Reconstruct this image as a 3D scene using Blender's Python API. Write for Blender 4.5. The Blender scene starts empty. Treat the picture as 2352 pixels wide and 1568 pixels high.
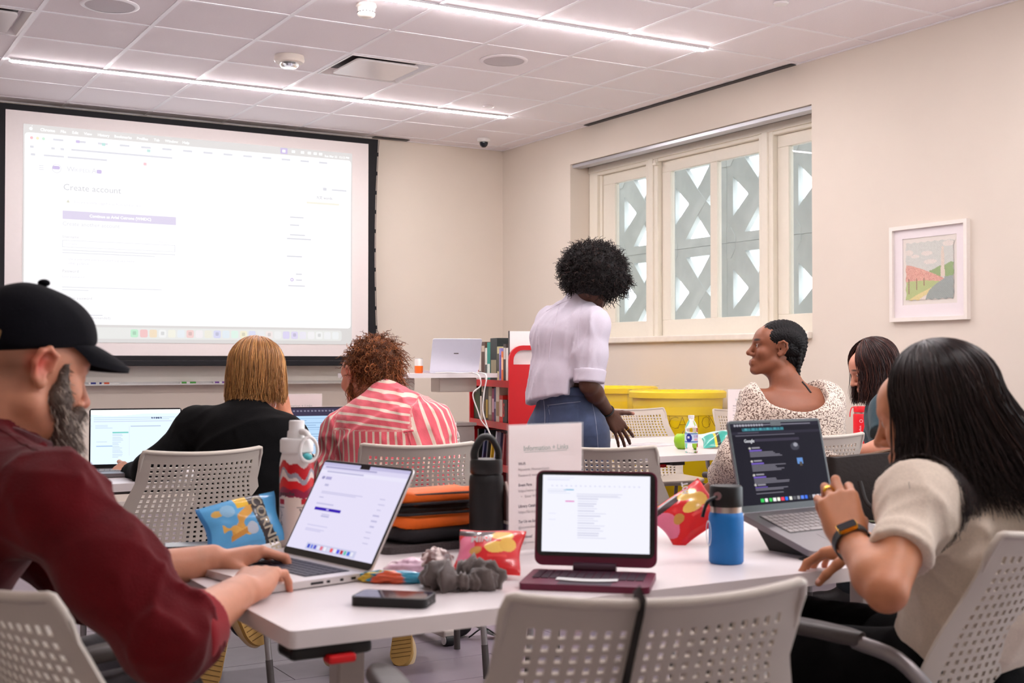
import bpy, bmesh, math, random
import numpy as np
from mathutils import Vector, Matrix, Euler
from mathutils.geometry import tessellate_polygon

# ------------------------------------------------------------------ camera, world, exposure
scene = bpy.context.scene
COL = scene.collection
F_PX, CX, CY = 2861.0, 1176.0, 784.0            # photograph taken as 2352 x 1568
EYE = 1.15
YAW, PITCH = math.radians(30.4), math.radians(0.98)
cam_data = bpy.data.cameras.new('camera')
cam_data.sensor_width = 36.0
cam_data.lens = F_PX / 2352.0 * 36.0
cam_data.clip_start, cam_data.clip_end = 0.05, 200
cam_data.dof.use_dof = True
cam_data.dof.focus_distance = 5.6
cam_data.dof.aperture_fstop = 6.3
cam = bpy.data.objects.new('camera', cam_data)
cam.location = (0, 0, EYE)
cam.rotation_euler = (math.pi / 2 + PITCH, 0, -YAW)
COL.objects.link(cam)
scene.camera = cam

world = bpy.data.worlds.new('overcast_sky')
scene.world = world
world.use_nodes = True
world.node_tree.nodes['Background'].inputs['Color'].default_value = (0.86, 0.93, 1.0, 1)
world.node_tree.nodes['Background'].inputs['Strength'].default_value = 4.2

scene.view_settings.view_transform = 'Standard'
scene.view_settings.look = 'None'
scene.view_settings.gamma = 1.0
scene.view_settings.use_curve_mapping = False
scene.view_settings.exposure = 0.42
LED = 102.0                                        # radiance of the ceiling light lines
LED_COLOR = (1.0, 0.935, 0.945)
try:
    scene.cycles.use_denoising = True
except Exception:
    pass
random.seed(7)
rng = np.random.default_rng(11)

# ------------------------------------------------------------------ measuring helpers
_fw = np.array([math.sin(YAW) * math.cos(PITCH), math.cos(YAW) * math.cos(PITCH), math.sin(PITCH)])
_rt = np.array([math.cos(YAW), -math.sin(YAW), 0.0])
_up = np.cross(_rt, _fw)
_eye = np.array([0, 0, EYE])
def ray(x, y): return _fw + _rt * (x - CX) / F_PX + _up * (CY - y) / F_PX
def P(x, y, d): return _eye + ray(x, y) * d                       # point seen at a pixel at depth d
def Z(x, y, z): r = ray(x, y); return _eye + r * (z - EYE) / r[2]   # ... on a level plane
def BY(x, y, Y): r = ray(x, y); return _eye + r * Y / r[1]          # ... on a plane along the end wall
def RX(x, y, X): r = ray(x, y); return _eye + r * X / r[0]          # ... on a plane along the window wall
# ------------------------------------------------------------------ materials
def lin(c):
    c = c / 255.0
    return c / 12.92 if c <= 0.04045 else ((c + 0.055) / 1.055) ** 2.4
def S(r, g, b): return (lin(r), lin(g), lin(b), 1.0)
MATS = {}
def mat(name, color=(0.8, 0.8, 0.8, 1), rough=0.5, metal=0.0, spec=0.5, emit=None, es=0.0, alpha=1.0, trans=0.0,
        ior=1.45, noise=0.0, nscale=40.0, bump=0.0, bscale=200.0, sheen=0.0, sss=0.0, sssr=(0.8, 0.3, 0.15), coat=0.0,
        attr=None, aniso=0.0):
    if name in MATS: return MATS[name]
    m = bpy.data.materials.new(name); m.use_nodes = True
    nt = m.node_tree; b = nt.nodes['Principled BSDF']
    b.inputs['Base Color'].default_value = color
    b.inputs['Roughness'].default_value = rough
    b.inputs['Metallic'].default_value = metal
    b.inputs['Specular IOR Level'].default_value = spec
    b.inputs['IOR'].default_value = ior
    b.inputs['Transmission Weight'].default_value = trans
    b.inputs['Alpha'].default_value = alpha
    b.inputs['Coat Weight'].default_value = coat
    b.inputs['Sheen Weight'].default_value = sheen
    if aniso: b.inputs['Anisotropic'].default_value = aniso
    if sss:
        b.inputs['Subsurface Weight'].default_value = sss
        b.inputs['Subsurface Radius'].default_value = sssr
        b.inputs['Subsurface Scale'].default_value = 0.012
    if emit is not None:
        b.inputs['Emission Color'].default_value = emit
        b.inputs['Emission Strength'].default_value = es
    tc = None
    if noise or bump:
        tc = nt.nodes.new('ShaderNodeTexCoord')
    src = None
    if attr:
        a = nt.nodes.new('ShaderNodeAttribute'); a.attribute_name = attr; src = a.outputs['Color']
    if noise:
        n = nt.nodes.new('ShaderNodeTexNoise'); n.inputs['Scale'].default_value = nscale; n.inputs['Detail'].default_value = 4
        nt.links.new(tc.outputs['Object'], n.inputs['Vector'])
        mr = nt.nodes.new('ShaderNodeMapRange')
        mr.inputs['From Min'].default_value = 0.25; mr.inputs['From Max'].default_value = 0.75
        mr.inputs['To Min'].default_value = 1 - noise; mr.inputs['To Max'].default_value = 1 + noise
        nt.links.new(n.outputs['Fac'], mr.inputs['Value'])
        mx = nt.nodes.new('ShaderNodeMix'); mx.data_type = 'RGBA'; mx.blend_type = 'MULTIPLY'; mx.inputs[0].default_value = 1
        if src is not None: nt.links.new(src, mx.inputs[6])
        else: mx.inputs[6].default_value = color
        nt.links.new(mr.outputs['Result'], mx.inputs[7])
        src = mx.outputs[2]
    if src is not None: nt.links.new(src, b.inputs['Base Color'])
    if bump:
        n2 = nt.nodes.new('ShaderNodeTexNoise'); n2.inputs['Scale'].default_value = bscale; n2.inputs['Detail'].default_value = 3
        nt.links.new(tc.outputs['Object'], n2.inputs['Vector'])
        bp = nt.nodes.new('ShaderNodeBump'); bp.inputs['Strength'].default_value = bump; bp.inputs['Distance'].default_value = 0.004
        nt.links.new(n2.outputs['Fac'], bp.inputs['Height'])
        nt.links.new(bp.outputs['Normal'], b.inputs['Normal'])
    MATS[name] = m
    return m
def emat(name, color, strength):
    return mat(name, (0.02, 0.02, 0.02, 1), rough=0.4, emit=color, es=strength)

# ------------------------------------------------------------------ objects
def props(o, label=None, cat=None, group=None, kind=None):
    if label: o['label'] = label
    if cat: o['category'] = cat
    if group: o['group'] = group
    if kind: o['kind'] = kind
    return o
def thing(name, label, cat, loc=(0, 0, 0), rz=0.0, group=None):
    o = bpy.data.objects.new(name, None); o.empty_display_size = 0.05
    o.location = tuple(float(v) for v in loc); o.rotation_euler = (0, 0, rz)
    COL.objects.link(o)
    return props(o, label, cat, group)
def link(name, me, parent=None):
    o = bpy.data.objects.new(name, me); COL.objects.link(o)
    if parent is not None: o.parent = parent
    return o
def copy_tree(o, parent=None):
    c = o.copy(); COL.objects.link(c); c.parent = parent
    for ch in list(o.children): copy_tree(ch, c)
    return c
def frame3(d, up=(0, 0, 1)):
    d = np.asarray(d, float); d = d / np.linalg.norm(d)
    u = np.asarray(up, float)
    if abs(d @ u) > 0.97 * np.linalg.norm(u): u = np.array([1.0, 0, 0]) if abs(d[0]) < 0.9 else np.array([0, 1.0, 0])
    s = np.cross(d, u); s /= np.linalg.norm(s)
    return d, s, np.cross(s, d)
def spline(pts, n):
    pts = [np.asarray(p, float) for p in pts]
    if len(pts) < 3: return [pts[0] + (pts[-1] - pts[0]) * t for t in np.linspace(0, 1, n)]
    e = [2 * pts[0] - pts[1]] + pts + [2 * pts[-1] - pts[-2]]
    out = []
    for t in np.linspace(0, len(pts) - 1, n):
        i = min(int(t), len(pts) - 2); u = t - i
        a, b, c, d = e[i], e[i + 1], e[i + 2], e[i + 3]
        out.append(0.5 * (2 * b + (c - a) * u + (2 * a - 5 * b + 4 * c - d) * u * u + (3 * b - a - 3 * c + d) * u ** 3))
    return out
class MB:
    """collects shapes of ONE part; build() links them as one mesh object"""
    def __init__(s): s.v, s.f, s.m = [], [], []
    def add(s, vs, fs, m=0):
        o = len(s.v); s.v += [tuple(float(c) for c in v) for v in vs]
        s.f += [tuple(i + o for i in f) for f in fs]; s.m += [m] * len(fs)
        return s
    def box(s, lo, hi, m=0, M=None, bev=0.0):
        (x0, y0, z0), (x1, y1, z1) = lo, hi
        if bev:
            bm = bmesh.new(); bmesh.ops.create_cube(bm, size=1)
            for v in bm.verts: v.co = Vector(((x0 + x1) / 2 + v.co.x * (x1 - x0), (y0 + y1) / 2 + v.co.y * (y1 - y0), (z0 + z1) / 2 + v.co.z * (z1 - z0)))
            bmesh.ops.bevel(bm, geom=list(bm.edges), offset=bev, segments=2, affect='EDGES', profile=0.5)
            bm.verts.index_update()
            vs = [v.co.copy() for v in bm.verts]; fs = [tuple(v.index for v in f.verts) for f in bm.faces]; bm.free()
        else:
            vs = [Vector(c) for c in ((x0, y0, z0), (x1, y0, z0), (x1, y1, z0), (x0, y1, z0), (x0, y0, z1), (x1, y0, z1), (x1, y1, z1), (x0, y1, z1))]
            fs = [(0, 3, 2, 1), (4, 5, 6, 7), (0, 1, 5, 4), (1, 2, 6, 5), (2, 3, 7, 6), (3, 0, 4, 7)]
        if M is not None: vs = [M @ v for v in vs]
        return s.add(vs, fs, m)
    def quad(s, a, b, c, d, m=0): return s.add([a, b, c, d], [(0, 1, 2, 3)], m)
    def rings(s, rings, m=0, closed=True, cap=True):
        n = len(rings[0]); vs = [p for r in rings for p in r]; fs = []
        for i in range(len(rings) - 1):
            for j in range(n if closed else n - 1):
                k = (j + 1) % n
                fs.append((i * n + j, i * n + k, (i + 1) * n + k, (i + 1) * n + j))
        if cap and closed:
            fs.append(tuple(range(n))[::-1]); fs.append(tuple((len(rings) - 1) * n + j for j in range(n)))
        return s.add(vs, fs, m)
    def tube(s, pts, r, n=8, m=0, cap=True, up=(0, 0, 1), flat=1.0):
        pts = [np.asarray(p, float) for p in pts]; rr = r if hasattr(r, '__len__') else [r] * len(pts)
        R = []; pu = np.asarray(up, float)
        for i, p in enumerate(pts):
            d = pts[min(i + 1, len(pts) - 1)] - pts[max(i - 1, 0)]
            d, a, b = frame3(d, pu); pu = b
            R.append([p + (a * math.cos(t) + b * math.sin(t) * flat) * rr[i] for t in [2 * math.pi * j / n for j in range(n)]])
        return s.rings(R, m, True, cap)
    def cyl(s, a, b, r, n=16, m=0, r2=None): return s.tube([a, b], [r, r if r2 is None else r2], n, m)
    def lathe(s, prof, n=24, m=0, c=(0, 0, 0), cap=True):
        R = [[(c[0] + r * math.cos(2 * math.pi * j / n), c[1] + r * math.sin(2 * math.pi * j / n), c[2] + z) for j in range(n)] for r, z in prof]
        return s.rings(R, m, True, cap)
    def sphere(s, c, r, n=12, m=0, k=8):
        rr = r if hasattr(r, '__len__') else (r, r, r)
        R = []
        for i in range(k + 1):
            a = -math.pi / 2 + math.pi * (i + 0.02 * (i == 0) - 0.02 * (i == k)) / k
            R.append([(c[0] + rr[0] * math.cos(a) * math.cos(2 * math.pi * j / n), c[1] + rr[1] * math.cos(a) * math.sin(2 * math.pi * j / n), c[2] + rr[2] * math.sin(a)) for j in range(n)])
        return s.rings(R, m)
    def prism(s, poly, h, m=0, M=None, z0=0.0, holes=()):
        """a flat outline (x, y) with thickness; holes allowed"""
        loops = [list(poly)] + [list(h_) for h_ in holes]
        flat = [p for l in loops for p in l]
        tris = tessellate_polygon([[Vector((p[0], p[1], 0)) for p in l] for l in loops])
        n = len(flat)
        vs = [Vector((p[0], p[1], z0)) for p in flat] + [Vector((p[0], p[1], z0 + h)) for p in flat]
        fs = []
        for t in tris:
            a, b, c = [flat[i] for i in t]
            ar = (b[0] - a[0]) * (c[1] - a[1]) - (b[1] - a[1]) * (c[0] - a[0])
            t = tuple(t) if ar > 0 else tuple(t)[::-1]
            fs.append(t[::-1]); fs.append(tuple(i + n for i in t))
        o = 0
        for li, l in enumerate(loops):
            ar = sum(l[i][0] * l[(i + 1) % len(l)][1] - l[(i + 1) % len(l)][0] * l[i][1] for i in range(len(l)))
            fl = (ar > 0) == (li == 0)
            for i in range(len(l)):
                j = (i + 1) % len(l); q = (o + i, o + j, o + j + n, o + i + n)
                fs.append(q if fl else q[::-1])
            o += len(l)
        if M is not None: vs = [M @ v for v in vs]
        return s.add(vs, fs, m)
    def mesh(s, name, mats, smooth=None):
        me = bpy.data.meshes.new(name); me.from_pydata(s.v, [], s.f); me.update()
        ms = mats if isinstance(mats, (list, tuple)) else [mats]
        for m_ in ms: me.materials.append(m_)
        if len(ms) > 1: me.polygons.foreach_set('material_index', s.m)
        if smooth is not None:
            me.polygons.foreach_set('use_smooth', [True] * len(me.polygons))
            if smooth < 180: me.set_sharp_from_angle(angle=math.radians(smooth))
        return me
    def build(s, name, mats, parent=None, smooth=None):
        return link(name, s.mesh(name, mats, smooth), parent)
def rrect(w, h, r, n=5, cx=0.0, cy=0.0):
    out = []
    for sx, sy, a0 in ((1, 1, 0), (-1, 1, 90), (-1, -1, 180), (1, -1, 270)):
        for i in range(n + 1):
            a = math.radians(a0 + 90 * i / n)
            out.append((cx + sx * (w / 2 - r) + r * math.cos(a), cy + sy * (h / 2 - r) + r * math.sin(a)))
    return out
def circ(r, n=24, cx=0.0, cy=0.0): return [(cx + r * math.cos(2 * math.pi * i / n), cy + r * math.sin(2 * math.pi * i / n)) for i in range(n)]
def basis(o, x, y):
    """matrix with local x, y along given directions"""
    x = Vector([float(v) for v in x]).normalized(); y = Vector([float(v) for v in y]); z = x.cross(y).normalized(); y = z.cross(x)
    M = Matrix((x, y, z)).transposed().to_4x4(); M.translation = Vector([float(v) for v in o]); return M
def text(name, body, size, m, parent, M, align='LEFT', squeeze=1.0, bold=0.0, shear=0.0, thick=0.0003):
    cu = bpy.data.curves.new(name, 'FONT'); cu.body = body; cu.size = size; cu.align_x = align; cu.resolution_u = 2
    cu.offset = bold; cu.shear = shear; cu.extrude = thick
    t = bpy.data.objects.new(name, cu); COL.objects.link(t)
    dg = bpy.context.evaluated_depsgraph_get()
    me = bpy.data.meshes.new_from_object(t.evaluated_get(dg)); me.name = name
    bpy.data.objects.remove(t); bpy.data.curves.remove(cu)
    me.transform(M @ Matrix.Diagonal((squeeze, 1, 1, 1)))
    me.materials.clear(); me.materials.append(m)
    return link(name, me, parent)
# ------------------------------------------------------------------ the room
XR, YB, XL, YF, HC = 5.57, 9.66, -1.9, -3.2, 3.05
M_wall = mat('warm_white_paint', S(224, 213, 200), 0.75, noise=0.015, nscale=3, bump=0.06, bscale=320)
M_trim = mat('window_trim_paint', S(236, 229, 214), 0.45, noise=0.01)
M_tile = mat('ceiling_tile_board', S(248, 242, 245), 0.9, noise=0.02, nscale=120, bump=0.25, bscale=500)
M_grid = mat('ceiling_grid_white', S(252, 250, 254), 0.4, noise=0.01)
M_white = mat('white_plastic', S(236, 234, 232), 0.4, noise=0.01)
M_black = mat('black_plastic', S(11, 11, 12), 0.45, noise=0.05)
M_slab = mat('ceiling_slab', S(243, 236, 238), 0.9, noise=0.02)
OY0, OY1, OZ0, OZ1 = 5.775, 8.55, 1.305, 2.775      # window opening
WT = 0.36
NY0, NY1, NZ0, NZ1 = -2.2, 3.3, 0.55, 2.85           # added unseen window on the same wall, brightens ceiling and walls

# floor with long vinyl planks
M_floor = mat('floor_base', S(96, 88, 96), 0.6, noise=0.05)
M_plank = mat('grey_vinyl_plank', S(132, 121, 132), 0.38, noise=0.10, nscale=9, bump=0.05, bscale=60)
fl = MB().box((XL - .3, YF - .3, -0.2), (XR + .4, YB + .3, -0.004)).build('floor', M_floor)
props(fl, 'grey vinyl plank floor of the classroom', kind='structure')
pl = MB().box((-0.6085, -0.1505, -0.0035), (0.6085, 0.1505, 0.0), bev=0.0012).mesh('plank', M_plank)
k = 0
for j in range(12):
    for i in range(5):
        o = link('plank', pl, fl); k += 1
        o.location = (0.19 + i * 1.22 + (j % 3) * 0.41 - (1.22 if i == 4 and j % 3 == 2 else 0) * 0, 2.95 + j * 0.304, 0)
rest = MB()
rest.box((XL, YF, -0.0039), (XR, 2.79, -0.0005)); rest.box((XL, 6.45, -0.0039), (XR, YB, -0.0005)); rest.box((XL, 2.79, -0.0039), (-0.42, 6.45, -0.0005)); rest.box((5.95, 2.79, -0.0039), (XR + .4, 6.45, -0.0005))
rest.build('plain_floor_field', M_plank, fl)

props(MB().box((XL - .2, YB, -.2), (XR + .4, YB + .2, HC + .4)).build('wall_back', M_wall), 'warm white end wall behind the projection screen', kind='structure')
props(MB().box((XL - .2, YF - .2, -.2), (XL, YB + .2, HC + .4)).build('wall_left', M_wall), 'warm white wall left of the camera', kind='structure')
w = MB().box((XL - .2, YF - .2, -.2), (XR + .4, YF, HC + .4))
props(w.build('wall_front', M_wall), 'warm white wall behind the camera', kind='structure')
w = MB()
w.box((XR, YF - .2, -.2), (XR + WT, NY0, HC + .4)); w.box((XR, NY1, -.2), (XR + WT, OY0, HC + .4)); w.box((XR, NY0, -.2), (XR + WT, NY1, NZ0)); w.box((XR, NY0, NZ1), (XR + WT, NY1, HC + .4)); w.box((XR, OY1, -.2), (XR + WT, YB + .2, HC + .4))
w.box((XR, OY0, -.2), (XR + WT, OY1, OZ0)); w.box((XR, OY0, OZ1), (XR + WT, OY1, HC + .4))
props(w.build('wall_right', M_wall), 'warm white wall with the recessed window', kind='structure')
M_base = mat('baseboard_paint', S(205, 198, 190), 0.5, noise=0.02)
props(MB().box((XL, YB - .012, 0), (XR, YB, .1)).build('baseboard_back', M_base), kind='structure')
props(MB().box((XR - .012, YF, 0), (XR, YB - .012, .1)).build('baseboard_right', M_base), kind='structure')

# ceiling: slab above, tiles and T-bars where the photograph shows them
ce = MB().box((XL - .2, YF - .2, HC + .03), (XR + .4, YB + .2, HC + .3)).build('ceiling', M_slab)
props(ce, 'suspended ceiling of square white tiles', kind='structure')
GX = [4.81 + .6045 * i for i in range(-8, 2)]          # ... 4.81, 5.4145
GY = [5.865 + .6015 * i for i in range(-4, 7)]         # 5.865 and 8.271 carry the light lines
GXe, GYe = GX + [XR], GY + [YB]
DIFF = {(5, 6), (1, 6)}                                # cells with air diffusers
tmesh = {}
for i in range(len(GXe) - 1):
    for j in range(len(GYe) - 1):
        if (i, j) in DIFF: continue
        wx, wy = GXe[i + 1] - GXe[i], GYe[j + 1] - GYe[j]
        key = (round(wx, 3), round(wy, 3))
        if key not in tmesh:
            a, b = wx / 2 - .006, wy / 2 - .006
            m_ = MB().box((-a, -b, 0.0), (a, b, .02))
            tmesh[key] = m_.mesh('ceiling_tile', M_tile)
        o = link('ceiling_tile', tmesh[key], ce); o.location = (GXe[i] + wx / 2, GYe[j] + wy / 2, HC + .001)
for x in GX:
    MB().box((x - .012, GY[0], HC - .003), (x + .012, YB, HC + .01)).build('grid_bar', M_grid, ce)
for y in GY:
    MB().box((GX[0], y - .011, HC - .002), (XR, y + .011, HC + .011)).build('grid_bar', M_grid, ce)
MB().box((XR - .02, YF, HC - .004), (XR, YB, HC + .01)).build('wall_angle', M_grid, ce)
MB().box((XL, YB - .02, HC - .004), (XR, YB, HC + .01)).build('wall_angle', M_grid, ce)
w = MB(); w.box((XL, YF, HC), (XR, GY[0], HC + .02)); w.box((XL, GY[0], HC), (GX[0], YB, HC + .02))
w.build('plain_ceiling_field', M_tile, ce)
# slot diffuser in the ceiling along the window wall
sd = MB(); sd.box((XR - .055, 5.9, HC - .006), (XR - .008, 8.27, HC - .0035)); sdo = sd.build('slot_diffuser', M_black)
props(sdo, 'long thin dark slot air diffuser in the ceiling along the window wall', 'air vent')
sd = MB(); sd.box((4.28, YB - .1, HC - .008), (4.60, YB - .03, HC - .0045))
props(sd.build('slot_diffuser', M_black), 'short dark ceiling slot beside the top of the projection screen', 'air vent')

# linear ceiling lights
M_led = emat('led_line', LED_COLOR + (1,), LED)
M_ledcase = mat('led_housing', S(240, 240, 242), 0.4, noise=0.01)
for y, lab in ((8.28, 'thin glowing light line in the ceiling near the projection screen'), (5.88, 'long glowing light line in the ceiling nearer the camera'),
               (3.47, 'third glowing light line, above the front table'), (1.06, 'fourth glowing light line, above the camera')):
    t = thing('ceiling_light', lab, 'light', (1.225, y, HC), group='linear ceiling lights')
    MB().box((0, -.019, -.0172), (3.575, .019, -.004), bev=.004).build('diffuser', M_led, t)
    hz = MB(); hz.box((-.01, -.027, -.011), (3.585, -.0195, .0)); hz.box((-.01, .0195, -.011), (3.585, .027, .0)); hz.box((-.01, -.0195, -.003), (3.585, .0195, .0)); hz.build('housing', M_ledcase, t)

# square air diffusers
M_plate = mat('diffuser_plate', S(240, 236, 236), 0.22, noise=0.01)
M_dark = mat('diffuser_gap', S(60, 50, 52), 0.5, noise=0.05)
for (i, j), lab in (((5, 6), 'square white air diffuser with a lowered centre plate beside the strobe smoke detector'), ((1, 6), 'square white air diffuser cut off at the left edge of the photo')):
    x, y = (GX[i] + GX[i + 1]) / 2, (GY[j] + GY[j + 1]) / 2
    t = thing('air_diffuser', lab, 'air vent', (x, y, HC), group='square ceiling diffusers')
    fr = MB(); a, b, c = .288, .275, .225
    R = []
    for s_, z_ in ((a, .002), (a, -.006), (b, -.006), (c, .055)):
        R.append([(-s_, -s_, z_), (s_, -s_, z_), (s_, s_, z_), (-s_, s_, z_)])
    fr.rings(R, 0, True, False); fr.build('frame', M_plate, t)
    MB().box((-c, -c, .028), (c, c, .0295)).build('duct_opening', M_dark, t)
    MB().prism(rrect(.43, .43, .03), .012, z0=-.012).build('centre_plate', M_plate, t, 40)
# round speakers
M_spk = mat('speaker_grille', S(205, 198, 202), 0.6, noise=0.12, nscale=700)
for x, y, lab in ((3.90, 6.75, 'round flush ceiling speaker right of the air diffuser'), (1.49, 6.76, 'round flush ceiling speaker cut by the top left edge of the photo')):
    t = thing('ceiling_speaker', lab, 'speaker', (x, y, HC), group='ceiling speakers')
    MB().lathe([(.128, .0), (.15, .0), (.152, -.004), (.142, -.009), (.128, -.008)], 48, cap=False).build('rim', M_grid if x < 2 else M_tile, t, 40)
    MB().lathe([(.128, -.002), (.128, -.007), (.09, -.009), (.001, -.010)], 48).build('grille', M_spk, t, 60)
# detectors
M_cream = mat('detector_plastic', S(232, 222, 212), 0.4, noise=0.01)
M_clear = mat('strobe_lens', (0.95, 0.95, 1, 1), 0.08, trans=0.85, spec=0.6)
t = thing('smoke_detector', 'small round cream smoke detector near the top edge of the photo', 'smoke detector', (2.66, 6.06, HC))
MB().lathe([(.052, 0), (.056, -.014), (.048, -.02), (.046, -.044)], 32).build('base', M_cream, t, 40)
MB().lathe([(.046, -.047), (.048, -.056), (.042, -.066), (.02, -.074), (.001, -.075)], 32).build('cover', M_cream, t, 40)
v = MB()
for q in range(16):
    a = 2 * math.pi * q / 16; v.box((-.0035, .0455, -.0475), (.0035, .0485, -.0435), M=Matrix.Rotation(a, 4, 'Z'))
v.build('vent_ring', M_dark, t)
t = thing('smoke_detector', 'round smoke detector with clear strobe lens left of the air diffuser', 'smoke detector', (2.70, 7.33, HC))
MB().lathe([(.09, 0), (.094, -.03), (.085, -.042), (.055, -.045)], 40).build('base', M_cream, t, 40)
MB().lathe([(.058, -.045), (.057, -.062), (.045, -.075), (.001, -.08)], 32).build('strobe_lens', M_clear, t, 40)
c = MB()
for q in range(6):
    a = q * math.pi / 3; c.box((.02 * math.cos(a) - .008, .02 * math.sin(a) - .008, -.068), (.02 * math.cos(a) + .008, .02 * math.sin(a) + .008, -.046))
c.build('strobe_lamp', mat('strobe_lamp', S(190, 190, 200), .2, metal=.6, noise=.02), t)
for x, y, lab in ((4.5, 8.02, 'flat round sprinkler cover near the end of the far light line'), (4.53, 4.92, 'flat round sprinkler cover at the top edge of the photo')):
    t = thing('sprinkler_cover', lab, 'sprinkler', (x, y, HC), group='sprinkler covers')
    MB().lathe([(.04, -.0), (.042, -.006), (.036, -.012), (.001, -.013)], 28).build('cap', M_plate, t, 40)
t = thing('security_camera', 'small white dome security camera on the ceiling by the room corner', 'camera', (5.12, 9.2, HC))
MB().lathe([(.052, 0), (.056, -.012), (.05, -.028), (.04, -.032)], 28).build('base', M_white, t, 40)
MB().lathe([(.036, -.03), (.036, -.045), (.03, -.062), (.016, -.074), (.001, -.077)], 24).build('dome', mat('smoked_dome', S(30, 32, 40), .1, noise=.02), t, 60)

# ------------------------------------------------------------------ window
XW = 5.755
M_glass = mat('window_glass', (0.80, .95, 0.93, 1), 0.0, alpha=.10, spec=0.9)
win = thing('window_1', None, None, (0, 0, 0)); props(win, 'cream wooden window with four tall panes in a deep recess', kind='structure')
def wbar(name, y0, y1, z0, z1, x0, x1, b=.004): MB().box((x0, y0, z0), (x1, y1, z1), bev=b).build(name, M_trim, win)
wbar('window_post', 8.43, 8.545, OZ0 + .045, 2.72, XW, XW + .13)
wbar('window_post', 8.40, 8.43, OZ0 + .045, 2.72, XW + .025, XW + .12)
wbar('window_post', 7.615, 7.765, OZ0 + .045, 2.72, XW, XW + .13); wbar('window_post', 7.66, 7.72, OZ0 + .045, 2.72, XW - .015, XW + .02, .006)
wbar('window_post', 6.335, 6.475, OZ0 + .045, 2.72, XW, XW + .13); wbar('window_post', 6.375, 6.435, OZ0 + .045, 2.72, XW - .015, XW + .02, .006)
wbar('head_rail', OY0 + .003, OY1 - .003, 2.71, 2.765, XW - .01, XW + .13); wbar('head_moulding', OY0 + .003, OY1 - .003, 2.685, 2.712, XW + .004, XW + .12, .006)
M_sill = mat('sill_stone', S(238, 230, 218), 0.35, noise=0.06, nscale=14)
MB().box((XR - .035, OY0 + .002, OZ0 - .004), (XW + .13, OY1 - .002, OZ0 + .042), bev=.008).build('window_sill', M_sill, win)
MB().box((XR + .02, OY0 + .003, OZ1 - .028), (XW - .075, OY1 - .003, OZ1 - .004)).build('shade_pocket_trim', mat('pocket_metal', S(200, 200, 206), .35, metal=.5, noise=.02), win)
MB().box((XW - .075, OY0 + .003, OZ1 - .012), (XW - .012, OY1 - .003, OZ1 - .002)).build('shade_pocket_slot', M_dark, win)
def sash(y0, y1, glass, z0=1.475, z1=2.60):
    s_ = MB(); X0, X1 = XW + .04, XW + .085
    zb, zt = OZ0 + .046, 2.684
    s_.box((X0, y0, zb), (X1, y1, z0), bev=.004); s_.box((X0, y0, z1), (X1, y1, zt), bev=.004)
    cuts = sorted([y0, y1] + [g for gg in glass for g in gg])
    for a_, b_ in zip(cuts[0::2], cuts[1::2]): s_.box((X0, a_, z0), (X1, b_, z1), bev=.004)
    so = s_.build('sash', M_trim, win)
    for a_, b_ in glass:
        MB().box((XW + .058, a_ - .003, z0 - .003), (XW + .062, b_ + .003, z1 + .003)).build('pane', M_glass, so)
    return so
sash(7.768, 8.398, [(7.795, 8.235)]); sash(6.478, 7.612, [(6.50, 6.965), (7.04, 7.51)]); sash(OY0 + .004, 6.332, [(OY0 + .07, 6.225)])
lk = MB(); lk.box((XW - .03, 7.60, 2.655), (XW + .01, 7.64, 2.675), bev=.004); lk.box((XW - .03, 7.61, 2.67), (XW - .015, 7.63, 2.695), bev=.003); lk.build('catch', M_trim, win)

w2_ = thing('added_window', None, None); props(w2_, 'wide unseen window beside the camera, added to brighten the ceiling and walls', kind='structure')  # added out of view: its daylight lifts the ceiling and walls
for a_ in np.linspace(NY0, NY1, 7): MB().box((XW, a_ - .05, NZ0), (XW + .1, a_ + .05, NZ1), bev=.004).build('window_post', M_trim, w2_)
for a_ in (NZ0 + .05, NZ1 - .05): MB().box((XW + .005, NY0, a_ - .05), (XW + .095, NY1, a_ + .05)).build('window_rail', M_trim, w2_)
for a_, b_ in zip(np.linspace(NY0, NY1, 7)[:-1], np.linspace(NY0, NY1, 7)[1:]): MB().box((XW + .058, a_ + .05, NZ0 + .1), (XW + .062, b_ - .05, NZ1 - .1)).build('pane', M_glass, w2_)

# concrete lattice outside the window, block by block
M_conc = mat('weathered_concrete', S(176, 180, 178), 0.9, noise=0.14, nscale=7, bump=0.4, bscale=40)
lat = thing('concrete_lattice', 'grey concrete lattice screen with triangular openings outside the window', 'screen wall', (6.30, 0, 0))
p = .714; q = p / 2; e = .002
hol = []
for r_ in range(4):
    ca, sa = math.cos(r_ * math.pi / 2), math.sin(r_ * math.pi / 2)
    tri = [(.15 * p, 0), (.40 * p, -.215 * p), (.40 * p, .215 * p)]
    hol.append([(ca * a_ - sa * b_, sa * a_ + ca * b_) for a_, b_ in tri])
ML = Matrix(((0, 0, 1, 0), (1, 0, 0, 0), (0, 1, 0, 0), (0, 0, 0, 1)))
outer = [(-q + e, -q + e), (q - e, -q + e), (q - e, q - e), (-q + e, q - e)]
grooves = []
d_ = .135 * p + .0
blk = MB().prism(outer, .05, M=ML, holes=hol)
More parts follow.
